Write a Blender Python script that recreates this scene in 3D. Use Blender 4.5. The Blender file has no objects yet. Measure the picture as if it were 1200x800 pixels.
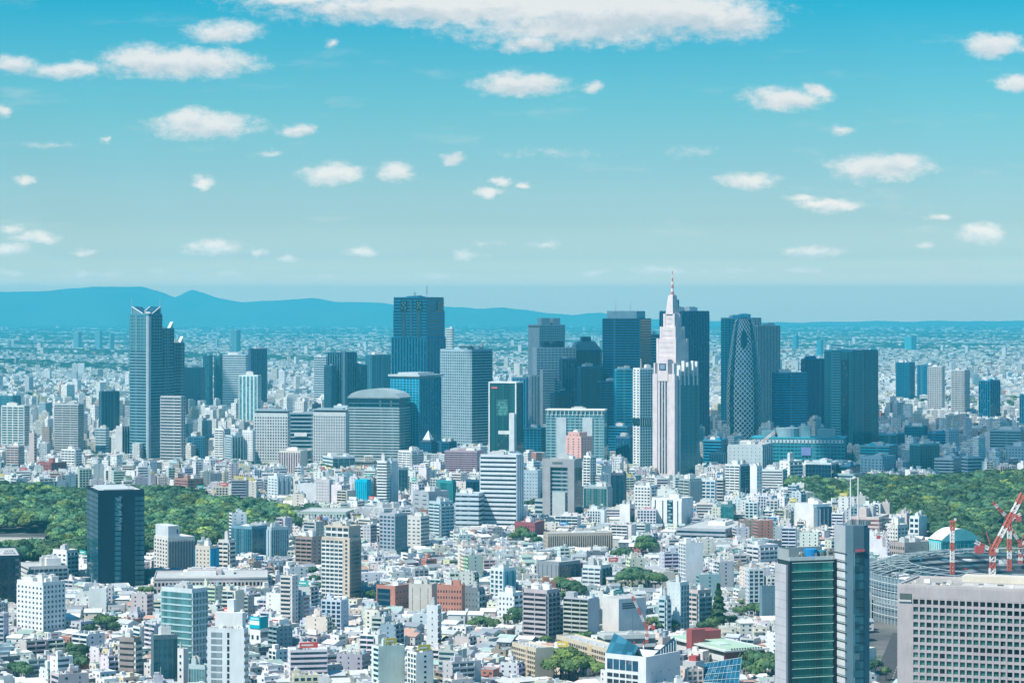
import bpy, math, random, re
import numpy as np
from math import radians as R_, sin, cos, tan, atan2, pi

random.seed(7); rng = np.random.default_rng(7)
SC = bpy.context.scene
COL = SC.collection
# ------------------------------------------------------------------ camera, world, sun, exposure
F = 2970.0; HC = 230.0; PX0 = 600.0; PY0 = 366.0          # focal length in pixels of a 1200 px frame, eye height, horizon row
cam = bpy.data.cameras.new('camera'); camo = bpy.data.objects.new('camera', cam); COL.objects.link(camo)
camo.location = (0, 0, HC); camo.rotation_euler = (R_(90), 0, 0)
cam.sensor_width = 36; cam.lens = F / 1200 * 36; cam.shift_y = -34 / 1200
cam.clip_start = 1; cam.clip_end = 200000
SC.camera = camo
SUN_EL = 54; SUN_DIR = (-0.80, -0.60)                       # from behind the viewer's left shoulder
sun = bpy.data.lights.new('sun', 'SUN'); suno = bpy.data.objects.new('sun', sun); COL.objects.link(suno)
sun.energy = 5.0; sun.angle = R_(0.53); sun.color = (1.0, 0.935, 0.83)
az = atan2(SUN_DIR[0], SUN_DIR[1])
suno.rotation_euler = (R_(90 - SUN_EL), 0, pi - az)
world = bpy.data.worlds.new("World"); SC.world = world; world.use_nodes = True
SC.view_settings.view_transform = 'Standard'; SC.view_settings.look = 'None'
SC.view_settings.gamma = 1; SC.view_settings.exposure = 0.32; SC.view_settings.use_curve_mapping = False
cy = SC.cycles
cy.max_bounces = 5; cy.diffuse_bounces = 2; cy.glossy_bounces = 3; cy.transmission_bounces = 2; cy.volume_bounces = 2
cy.transparent_max_bounces = 4
cy.use_denoising = True
try: cy.denoiser = 'OPENIMAGEDENOISE'
except Exception: pass
cy.caustics_reflective = False; cy.caustics_refractive = False
cy.sample_clamp_indirect = 4
HAZE_DENSITY = 5.0e-5; HAZE_COLOR = (0.095, 0.655, 0.835)

# clouds: column, row, half width, half height (1200 px frame), strength
CLOUDS = [(590,8,330,27,1.25),(780,14,150,34,1.2),(680,30,190,30,1.0),(860,22,60,30,1.0),(620,52,40,14,.9),(440,10,150,16,.9),(350,2,80,10,.9),
 (262,38,52,17,1),(215,75,110,22,1.15),(165,70,55,20,1),(80,82,55,13,1),(15,76,38,14,1),(240,148,78,20,1.1),(222,138,34,14,1),(345,154,26,10,1),
 (612,100,68,17,1.1),(598,94,34,14,1),(697,103,14,8,.9),(388,205,42,17,1.1),(463,203,26,15,1),(530,187,18,10,.95),(586,213,14,8,.9),(573,227,20,8,.95),(612,217,12,5,.8),
 (918,116,56,18,1.1),(955,106,22,10,.9),(875,212,40,12,1),(1032,196,72,19,1.15),(1055,188,34,12,1),(970,240,48,11,1),(1165,52,46,18,1.1),(1190,97,30,12,1.1),
 (1150,272,34,14,1),(1098,255,18,5,.6),(940,232,28,6,.7),(955,296,42,9,.75),(1080,287,14,5,.7),(985,152,14,8,.7),
 (237,214,20,9,.95),(28,211,18,7,.95),(125,166,9,5,.7),(40,279,38,9,.85),(10,292,26,11,.8),(14,268,22,6,.7),(98,296,20,7,.65),(250,290,46,11,.9),(305,297,12,6,.8),(334,302,18,6,.8),
 (422,295,24,7,.85),(545,297,16,6,.7),(512,325,26,6,.6),(638,286,22,6,.55),(700,320,26,6,.7),(780,318,55,7,.75),(940,318,34,6,.55),(272,325,26,6,.5),(370,326,26,5,.4),(110,322,50,6,.5),(8,318,22,5,.7),
 (320,180,18,5,.6),(385,52,10,9,.6),(5,130,12,10,.8),(860,318,30,6,.6),(1110,322,30,5,.4),(30,330,45,5,.5),(570,283,18,5,.4),(185,318,24,5,.4),
 (60,170,32,6,.35),(650,180,60,7,.25),(810,180,40,6,.25),(545,300,30,5,.4)]

def N(nt, t, **kw):
    n = nt.nodes.new(t)
    for k, v in kw.items():
        if k.startswith('i_'):
            n.inputs[int(k[2:])].default_value = v
        else: setattr(n, k, v)
    return n
def math_(nt, op, a=None, b=None, c=None, clamp=False):
    n = nt.nodes.new('ShaderNodeMath'); n.operation = op; n.use_clamp = clamp
    for i, v in enumerate((a, b, c)):
        if v is None: continue
        if isinstance(v, (int, float)): n.inputs[i].default_value = v
        else: nt.links.new(v, n.inputs[i])
    return n.outputs[0]
def vmath(nt, op, a=None, b=None, out=0):
    n = nt.nodes.new('ShaderNodeVectorMath'); n.operation = op
    for i, v in enumerate((a, b)):
        if v is None: continue
        if isinstance(v, (tuple, list)): n.inputs[i].default_value = v
        else: nt.links.new(v, n.inputs[i])
    return n.outputs[out]
def mix(nt, fac, a, b, blend='MIX'):
    n = nt.nodes.new('ShaderNodeMix'); n.data_type = 'RGBA'; n.blend_type = blend
    for idx, v in ((0, fac), (6, a), (7, b)):
        if isinstance(v, (int, float)): n.inputs[idx].default_value = v
        elif isinstance(v, tuple): n.inputs[idx].default_value = (*v, 1) if len(v) == 3 else v
        else: nt.links.new(v, n.inputs[idx])
    return n.outputs[2]
def noise(nt, vec, scale, detail=4, rough=.55, out=0, dist=0):
    n = nt.nodes.new('ShaderNodeTexNoise'); n.inputs['Scale'].default_value = scale
    n.inputs['Detail'].default_value = detail; n.inputs['Roughness'].default_value = rough; n.inputs['Distortion'].default_value = dist
    if vec is not None: nt.links.new(vec, n.inputs['Vector'])
    return n.outputs[out]
def ramp(nt, fac, stops, interp='LINEAR'):
    n = nt.nodes.new('ShaderNodeValToRGB'); cr = n.color_ramp; cr.interpolation = interp
    while len(cr.elements) < len(stops): cr.elements.new(0.5)
    for e, (p, c) in zip(cr.elements, stops):
        e.position = p; e.color = (*c, 1) if len(c) == 3 else c
    nt.links.new(fac, n.inputs[0]); return n.outputs[0]

# the sky: a daylight sky, its hue as on that clear cyan day, and fair-weather cumulus given by direction
def build_world():
    nt = world.node_tree; nt.nodes.clear()
    out = N(nt, 'ShaderNodeOutputWorld'); bg = N(nt, 'ShaderNodeBackground'); nt.links.new(bg.outputs[0], out.inputs[0])
    sky = N(nt, 'ShaderNodeTexSky', sky_type='NISHITA', sun_disc=False)
    sky.sun_elevation = R_(SUN_EL); sky.sun_rotation = az % (2 * pi); sky.air_density = 1.0; sky.dust_density = 0.6; sky.ozone_density = 2.0
    bg.inputs[1].default_value = 0.1
    tc = N(nt, 'ShaderNodeTexCoord'); d = tc.outputs['Generated']
    sep = N(nt, 'ShaderNodeSeparateXYZ'); nt.links.new(d, sep.inputs[0])
    z = sep.outputs[2]
    # elevation tint of the sky (sin of elevation 0 .. 0.13 is what the view covers)
    tint = ramp(nt, math_(nt, 'DIVIDE', z, 0.40, clamp=True), SKY_STOPS)
    back = ramp(nt, math_(nt, 'MAXIMUM', z, 0.0), [(0.0, (0.25, 0.80, 1.0)), (0.3, (0.09, 0.76, 1.02)), (1.0, (0.09, 0.75, 1.14))])
    # the pale bank lies over the far side, away from the sun
    fy = N(nt, 'ShaderNodeMapRange', interpolation_type='SMOOTHSTEP'); nt.links.new(sep.outputs[1], fy.inputs[0]); fy.inputs[1].default_value = 0.35; fy.inputs[2].default_value = 0.85
    tint = mix(nt, fy.outputs[0], back, tint)
    skyc = mix(nt, 1.0, sky.outputs[0], tint, 'MULTIPLY')
    # direction coordinates on the far side (y>0) for the clouds
    yy = math_(nt, 'MAXIMUM', sep.outputs[1], 0.05)
    u = math_(nt, 'DIVIDE', sep.outputs[0], yy); v = math_(nt, 'DIVIDE', z, yy)
    cmb = N(nt, 'ShaderNodeCombineXYZ'); nt.links.new(u, cmb.inputs[0]); nt.links.new(v, cmb.inputs[1])
    p = cmb.outputs[0]
    st = vmath(nt, 'MULTIPLY', p, (1.0, 1.7, 1.0))
    wob = vmath(nt, 'SUBTRACT', noise(nt, st, 60, 5, .6, out=1), (0.5, 0.5, 0.5))
    wob2 = vmath(nt, 'MULTIPLY', wob, (0.014, 0.0065, 0))
    pw = vmath(nt, 'ADD', p, wob2)
    acc = None; lit = None
    for (cx, cy_, a, b, s) in CLOUDS:
        k = 1.04
        su, sv = F / (a * k), F / (b * k)
        c0 = ((cx - PX0) / F * su, (PY0 - cy_) / F * sv, 0)
        q = N(nt, 'ShaderNodeVectorMath', operation='MULTIPLY_ADD'); nt.links.new(pw, q.inputs[0])
        q.inputs[1].default_value = (su, sv, 0); q.inputs[2].default_value = (-c0[0], -c0[1], 0)
        L = vmath(nt, 'LENGTH', q.outputs[0], out=1)
        w = math_(nt, 'MULTIPLY_ADD', L, -s, s)            # s*(1-L)
        acc = w if acc is None else math_(nt, 'SMOOTH_MAX', acc, w, 0.12)
        if a >= 24:      # height within the cloud: sunlit tops, greyer flat bases
            sp_ = N(nt, 'ShaderNodeVectorMath', operation='DOT_PRODUCT'); nt.links.new(q.outputs[0], sp_.inputs[0]); sp_.inputs[1].default_value = (0, 1, 0)
            hgt = math_(nt, 'MULTIPLY', sp_.outputs[1], math_(nt, 'MAXIMUM', w, 0.0)); lit = hgt if lit is None else math_(nt, 'ADD', lit, hgt)
    # fine edge breakup
    fine = noise(nt, st, 150, 7, .66)
    dens = math_(nt, 'ADD', acc, math_(nt, 'MULTIPLY_ADD', fine, 1.15, -0.6))
    al = N(nt, 'ShaderNodeMapRange', interpolation_type='SMOOTHSTEP'); nt.links.new(dens, al.inputs[0])
    al.inputs[1].default_value = -0.06; al.inputs[2].default_value = 0.72
    dim = noise(nt, st, 70, 6, .62)
    cc = ramp(nt, math_(nt, 'ADD', math_(nt, 'ADD', math_(nt, 'MULTIPLY', dim, .55), math_(nt, 'MULTIPLY', fine, .45)), math_(nt, 'MULTIPLY', lit, .55)), [(0.30, CLOUD_LO), (0.56, CLOUD_HI)])
    ccs = mix(nt, 1.0, mix(nt, 1.0, cc, ramp(nt, z, [(0.0, (3.4, 2.4, 1.6)), (0.02, (1.9, 1.55, 1.25)), (0.06, (1.12, 1.08, 1.03)), (0.1, (1, 1, 1))]), 'MULTIPLY'), (10.0, 10.0, 10.0), 'MULTIPLY')
    # thin wisps
    wsp = noise(nt, vmath(nt, 'MULTIPLY', p, (1.0, 4.5, 1.0)), 22, 6, .6)
    wa = N(nt, 'ShaderNodeMapRange', interpolation_type='SMOOTHSTEP'); nt.links.new(wsp, wa.inputs[0]); wa.inputs[1].default_value = .55; wa.inputs[2].default_value = .78; wa.inputs[4].default_value = .22
    skyc = mix(nt, wa.outputs[0], skyc, ccs)
    fin = mix(nt, math_(nt, 'MULTIPLY', al.outputs[0], 0.93), skyc, ccs)
    nt.links.new(fin, bg.inputs[0])
    world.cycles.sampling_method = 'MANUAL'; world.cycles.sample_map_resolution = 256
SKY_STOPS = [(0.0, (5.1, 3.2, 1.9)), (0.026, (4.5, 2.95, 1.8)), (0.039, (2.5, 1.95, 1.5)), (0.055, (1.50, 1.36, 1.26)), (0.09, (0.95, 1.01, 1.03)), (0.14, (0.64, 0.89, 0.96)), (0.20, (0.40, 0.86, 0.90)), (0.223, (0.33, 0.84, 0.90)), (0.30, (0.07, 0.74, 0.87)), (0.6, (0.07, 0.72, 1.0)), (1.0, (0.09, 0.75, 1.14))]
CLOUD_LO = (0.56, 0.58, 0.60); CLOUD_HI = (0.80, 0.75, 0.715)
build_world()

# ------------------------------------------------------------------ materials
def mat(name):
    m = bpy.data.materials.new(name); m.use_nodes = True; nt = m.node_tree
    b = nt.nodes['Principled BSDF']; return m, nt, b
def colattr(nt):
    n = N(nt, 'ShaderNodeVertexColor'); n.layer_name = 'Col'; return n.outputs[0]
def uvmap(nt):
    n = N(nt, 'ShaderNodeUVMap'); n.uv_map = 'UVMap'; return n.outputs[0]
def m_paint():
    m, nt, b = mat('painted_wall'); c = colattr(nt)
    geo = N(nt, 'ShaderNodeNewGeometry')
    n1 = noise(nt, geo.outputs['Position'], 0.09, 4); 
    sc = vmath(nt, 'MULTIPLY', geo.outputs['Position'], (1.0, 1.0, 0.12))
    n2 = noise(nt, sc, 0.8, 3)
    f = math_(nt, 'ADD', math_(nt, 'MULTIPLY_ADD', n1, 0.5, 0.62), math_(nt, 'MULTIPLY', n2, 0.28))
    cb = N(nt, 'ShaderNodeCombineColor'); [nt.links.new(f, cb.inputs[i]) for i in range(3)]
    nt.links.new(mix(nt, 1.0, c, cb.outputs[0], 'MULTIPLY'), b.inputs['Base Color'])
    b.inputs['Roughness'].default_value = 0.7; b.inputs['Specular IOR Level'].default_value = 0.25
    return m
def m_glass():
    m, nt, b = mat('window_glass'); c = colattr(nt); uv = uvmap(nt)
    s = vmath(nt, 'DIVIDE', uv, (3.0, 3.6, 1)); fl = vmath(nt, 'FLOOR', s)
    wn = N(nt, 'ShaderNodeTexWhiteNoise', noise_dimensions='3D'); nt.links.new(fl, wn.inputs[0])
    r = wn.outputs[0]
    f = math_(nt, 'MULTIPLY_ADD', r, 0.9, 0.55)
    cb = N(nt, 'ShaderNodeCombineColor'); [nt.links.new(f, cb.inputs[i]) for i in range(3)]
    base = mix(nt, 1.0, c, cb.outputs[0], 'MULTIPLY')
    blind = math_(nt, 'GREATER_THAN', r, 0.93)
    nt.links.new(mix(nt, math_(nt, 'MULTIPLY', blind, 0.35), base, (0.35, 0.37, 0.36)), b.inputs['Base Color'])
    nt.links.new(math_(nt, 'MULTIPLY_ADD', r, 0.16, 0.06), b.inputs['Roughness'])
    b.inputs['IOR'].default_value = 1.7; b.inputs['Metallic'].default_value = 0.25
    return m
def m_facade():
    m, nt, b = mat('windowed_wall'); c = colattr(nt); uv = uvmap(nt)
    s = vmath(nt, 'DIVIDE', uv, (2.7, 3.1, 1)); fl = vmath(nt, 'FLOOR', s); fr = vmath(nt, 'FRACTION', s)
    sp = N(nt, 'ShaderNodeSeparateXYZ'); nt.links.new(fr, sp.inputs[0])
    wn = N(nt, 'ShaderNodeTexWhiteNoise', noise_dimensions='3D'); nt.links.new(fl, wn.inputs[0]); r = wn.outputs[0]
    a1 = math_(nt, 'GREATER_THAN', sp.outputs[0], 0.2); a2 = math_(nt, 'LESS_THAN', sp.outputs[0], math_(nt, 'MULTIPLY_ADD', r, 0.35, 0.55))
    b1 = math_(nt, 'GREATER_THAN', sp.outputs[1], 0.30); b2 = math_(nt, 'LESS_THAN', sp.outputs[1], 0.72)
    w = math_(nt, 'MULTIPLY', math_(nt, 'MULTIPLY', a1, a2), math_(nt, 'MULTIPLY', b1, b2))
    w = math_(nt, 'MULTIPLY', w, math_(nt, 'GREATER_THAN', r, 0.12))
    dark = mix(nt, r, (0.03, 0.07, 0.09), (0.10, 0.16, 0.19))
    nt.links.new(mix(nt, w, c, dark), b.inputs['Base Color'])
    nt.links.new(math_(nt, 'MULTIPLY_ADD', w, -0.5, 0.75), b.inputs['Roughness'])
    return m
def m_foliage():
    m, nt, b = mat('foliage'); c = colattr(nt)
    geo = N(nt, 'ShaderNodeNewGeometry')
    n1 = noise(nt, geo.outputs['Position'], 0.035, 3)
    tint = ramp(nt, n1, [(0.32, (0.62, 0.86, 0.95)), (0.50, (1.1, 1.1, 1)), (0.66, (1.7, 1.45, 0.95))])
    oi = N(nt, 'ShaderNodeObjectInfo')
    v = math_(nt, 'MULTIPLY_ADD', oi.outputs['Random'], 0.5, 0.75)
    cb = N(nt, 'ShaderNodeCombineColor'); [nt.links.new(v, cb.inputs[i]) for i in range(3)]
    nt.links.new(mix(nt, 1.0, mix(nt, 1.0, c, tint, 'MULTIPLY'), cb.outputs[0], 'MULTIPLY'), b.inputs['Base Color'])
    b.inputs['Roughness'].default_value = 0.65; b.inputs['Specular IOR Level'].default_value = 0.2
    b.inputs['Subsurface Weight'].default_value = 0.0
    return m
def m_ground():
    m, nt, b = mat('city_ground')
    geo = N(nt, 'ShaderNodeNewGeometry'); P = geo.outputs['Position']
    n1 = noise(nt, P, 0.012, 6, .6); n2 = noise(nt, P, 0.0018, 6, .65)
    near = ramp(nt, n1, [(0.35, (0.05, 0.055, 0.06)), (0.5, (0.12, 0.12, 0.12)), (0.62, (0.20, 0.19, 0.17)), (0.7, (0.05, 0.09, 0.04))])
    far = ramp(nt, n2, [(0.38, (0.03, 0.06, 0.035)), (0.5, (0.06, 0.09, 0.06)), (0.56, (0.22, 0.22, 0.21)), (0.66, (0.05, 0.08, 0.045))])
    sp = N(nt, 'ShaderNodeSeparateXYZ'); nt.links.new(P, sp.inputs[0])
    k = N(nt, 'ShaderNodeMapRange'); nt.links.new(sp.outputs[1], k.inputs[0]); k.inputs[1].default_value = 4500; k.inputs[2].default_value = 9000
    nt.links.new(mix(nt, k.outputs[0], near, far), b.inputs['Base Color']); b.inputs['Roughness'].default_value = 0.9
    return m
def m_hill():
    m, nt, b = mat('wooded_hillside')
    geo = N(nt, 'ShaderNodeNewGeometry'); n1 = noise(nt, geo.outputs['Position'], 0.001, 5)
    nt.links.new(ramp(nt, n1, [(0.3, (0.02, 0.05, 0.025)), (0.7, (0.07, 0.11, 0.05))]), b.inputs['Base Color']); b.inputs['Roughness'].default_value = 0.95
    return m
def m_bark():
    m, nt, b = mat('bark'); b.inputs['Base Color'].default_value = (0.09, 0.065, 0.045, 1); b.inputs['Roughness'].default_value = .9; return m
MP, MG, MF, ML, MGR, MH, MB_ = m_paint(), m_glass(), m_facade(), m_foliage(), m_ground(), m_hill(), m_bark()
MATS = [MP, MG, MF, ML, MB_]
PAINT, GLASS, FACADE, LEAF, BARK = range(5)

# ------------------------------------------------------------------ mesh accumulator
class Mesh:
    def __init__(s): s.b = []; s.p = []
    def box(s, x0, x1, y0, y1, z0, z1, c, m=PAINT, rot=0.0, top=None, ox=0., oy=0.):
        """axis box in local coordinates, turned by rot about (ox, oy)"""
        cx, cy_ = (x0 + x1) / 2, (y0 + y1) / 2
        if rot or ox or oy:
            ca, sa = cos(rot), sin(rot); cx, cy_ = ox + ca * cx - sa * cy_, oy + sa * cx + ca * cy_
        tm = m if top is None else top
        s.b.append((cx, cy_, z0, z1, abs(x1 - x0) / 2, abs(y1 - y0) / 2, rot, c[0], c[1], c[2], m, tm))
    def poly(s, pts, c, m=PAINT, uv=None): s.p.append((pts, c, m, uv))
    def prism(s, ring, z0, z1, c, m=PAINT, topc=None, cap=True, bottom=True, topring=None):
        n = len(ring); tr = topring or ring; acc = 0
        for i in range(n):
            a, b = ring[i], ring[(i + 1) % n]; ta, tb = tr[i], tr[(i + 1) % n]; L = math.dist(a, b)
            s.poly([(a[0], a[1], z0), (b[0], b[1], z0), (tb[0], tb[1], z1), (ta[0], ta[1], z1)], c, m, [(acc, z0), (acc + L, z0), (acc + L, z1), (acc, z1)]); acc += L
        if cap: s.poly([(a[0], a[1], z1) for a in tr], topc or c, PAINT)
        if bottom: s.poly([(a[0], a[1], z0) for a in ring[::-1]], c, PAINT)
    def tube(s, a, b, r, c, n=6, r2=None, m=PAINT):
        a, b = np.array(a, float), np.array(b, float); d = b - a; L = np.linalg.norm(d); d /= max(L, 1e-9)
        t = np.array((0, 0, 1.)) if abs(d[2]) < .9 else np.array((1., 0, 0)); e1 = np.cross(t, d); e1 /= np.linalg.norm(e1); e2 = np.cross(d, e1)
        r2 = r if r2 is None else r2
        A = [a + r * (cos(2 * pi * i / n) * e1 + sin(2 * pi * i / n) * e2) for i in range(n)]
        B = [b + r2 * (cos(2 * pi * i / n) * e1 + sin(2 * pi * i / n) * e2) for i in range(n)]
        for i in range(n):
            j = (i + 1) % n; s.poly([A[i], A[j], B[j], B[i]], c, m)
        s.poly(A[::-1], c, m); s.poly(B, c, m)
    def data(s, name, floor=True):
        V = []; LI = []; TOT = []; MI = []; C = []; UV = []; base = 0
        if s.b:
            b = np.array(s.b, float); n = len(b)
            ca, sa = np.cos(b[:, 6]), np.sin(b[:, 6])
            sx = np.array([-1, 1, 1, -1, -1, 1, 1, -1]); sy = np.array([-1, -1, 1, 1, -1, -1, 1, 1]); sz = np.array([0, 0, 0, 0, 1, 1, 1, 1])
            lx = b[:, 4:5] * sx; ly = b[:, 5:6] * sy
            X = b[:, 0:1] + ca[:, None] * lx - sa[:, None] * ly; Y = b[:, 1:2] + sa[:, None] * lx + ca[:, None] * ly
            Z = np.where(sz == 0, b[:, 2:3], b[:, 3:4])
            V.append(np.stack([X, Y, Z], -1).reshape(-1, 3))
            fc = np.array([[0, 1, 5, 4], [1, 2, 6, 5], [2, 3, 7, 6], [3, 0, 4, 7], [4, 5, 6, 7]] + ([[3, 2, 1, 0]] if floor else []))
            k = len(fc)
            LI.append((fc[None] + 8 * np.arange(n)[:, None, None]).reshape(-1)); TOT.append(np.full(n * k, 4))
            mi = np.repeat(b[:, 10:11], k, 1); mi[:, 4] = b[:, 11]; MI.append(mi.reshape(-1))
            C.append(np.repeat(b[:, 7:10], 4 * k, 0))
            hx, hy, z0, z1 = b[:, 4], b[:, 5], b[:, 2], b[:, 3]
            off = np.floor((b[:, 0] * 7.3 + b[:, 1] * 3.1))
            uv = np.zeros((n, k, 4, 2))
            zz0 = np.zeros_like(z0); hh = z1 - z0
            for fi, w in ((0, 2 * hx), (1, 2 * hy), (2, 2 * hx), (3, 2 * hy)):
                o = off * 2.7 + fi * 27
                uv[:, fi, 0] = np.stack([o, zz0], -1); uv[:, fi, 1] = np.stack([o + w, zz0], -1)
                uv[:, fi, 2] = np.stack([o + w, hh], -1); uv[:, fi, 3] = np.stack([o, hh], -1)
            uv[:, 4, :, 0] = X[:, 4:8]; uv[:, 4, :, 1] = Y[:, 4:8]
            UV.append(uv.reshape(-1, 2)); base = 8 * n
        if s.p:
            v = []; li = []; tot = []; mi = []; c = []; uv = []
            for pts, col, m, u in s.p:
                q = len(pts); li.extend(range(base + len(v), base + len(v) + q)); v.extend([tuple(map(float, a)) for a in pts])
                tot.append(q); mi.append(m); c.extend([col[:3]] * q); uv.extend(u if u else [(a[0], a[1]) for a in pts])
            V.append(np.array(v)); LI.append(np.array(li)); TOT.append(np.array(tot)); MI.append(np.array(mi)); C.append(np.array(c, float)); UV.append(np.array(uv, float))
        return make_mesh(name, np.concatenate(V), np.concatenate(LI), np.concatenate(TOT), np.concatenate(MI), np.concatenate(C), np.concatenate(UV))
    def obj(s, name, parent=None, loc=(0, 0, 0), floor=True):
        return link(bpy.data.objects.new(name, s.data(name, floor)), parent, loc)
def make_mesh(name, V, LI, TOT, MI, C, UV=None, smooth=False, mats=None):
    me = bpy.data.meshes.new(name)
    me.vertices.add(len(V)); me.vertices.foreach_set('co', V.astype(np.float32).ravel())
    me.loops.add(len(LI)); me.loops.foreach_set('vertex_index', LI.astype(np.int32))
    st = np.concatenate([[0], np.cumsum(TOT)[:-1]]); me.polygons.add(len(TOT)); me.polygons.foreach_set('loop_start', st.astype(np.int32))
    try: me.polygons.foreach_set('loop_total', TOT.astype(np.int32))
    except Exception: pass
    MI = np.asarray(MI).astype(np.int32)
    if mats is None:
        used = np.unique(MI); lut = np.zeros(8, np.int32)
        for i, u in enumerate(used): me.materials.append(MATS[u]); lut[u] = i
        MI = lut[MI]
    else:
        for m in mats: me.materials.append(m)
    me.polygons.foreach_set('material_index', MI)
    me.polygons.foreach_set('use_smooth', np.full(len(TOT), bool(smooth)))
    if C is not None:
        ca = me.color_attributes.new('Col', 'FLOAT_COLOR', 'CORNER')
        ca.data.foreach_set('color', np.concatenate([C, np.ones((len(C), 1))], 1).astype(np.float32).ravel())
    if UV is not None:
        ul = me.uv_layers.new(name='UVMap'); ul.data.foreach_set('uv', UV.astype(np.float32).ravel())
    me.update(calc_edges=True); return me
def link(o, parent=None, loc=(0, 0, 0)):
    COL.objects.link(o); o.location = loc
    if parent is not None: o.parent = parent
    return o
def tag(o, label=None, cat=None, group=None, kind=None):
    if label: o['label'] = label
    if cat: o['category'] = cat
    if group: o['group'] = group
    if kind: o['kind'] = kind
    return o

# ------------------------------------------------------------------ placing by bearing: a point at pixel column px and distance Y
def wx(px, Y): return (px - PX0) / F * Y
def wz(py, Y): return HC - (py - PY0) / F * Y
def ydist(py, z=0.0): return (HC - z) * F / (py - PY0)
def solve(C, d, px):
    k = (px - PX0) / F; return (k * C[1] - C[0]) / (d[0] - k * d[1])

# colours
WHITE = (.80, .795, .77); OFF = (.70, .69, .66); LGREY = (.50, .51, .51); GREY = (.33, .345, .35); DGREY = (.13, .145, .155)
BEIGE = (.60, .53, .44); CREAM = (.68, .63, .54); TAN = (.47, .38, .30); BROWN = (.24, .17, .14); BRICK = (.40, .15, .11); PINK = (.74, .43, .38)
LPINK = (.56, .47, .45); PGREY = (.46, .41, .41); RED = (.5, .07, .06); BGREY = (.30, .40, .44); LBLUE = (.50, .60, .64); TEAL = (.10, .27, .31); NAVYW = (.02, .05, .09)
G_D = (.004, .06, .10); G_N = (.001, .036, .075); G_T = (.02, .13, .16); G_L = (.12, .33, .37); G_G = (.01, .13, .11); G_K = (.02, .035, .045); G_C = (.06, .22, .27)

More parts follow.
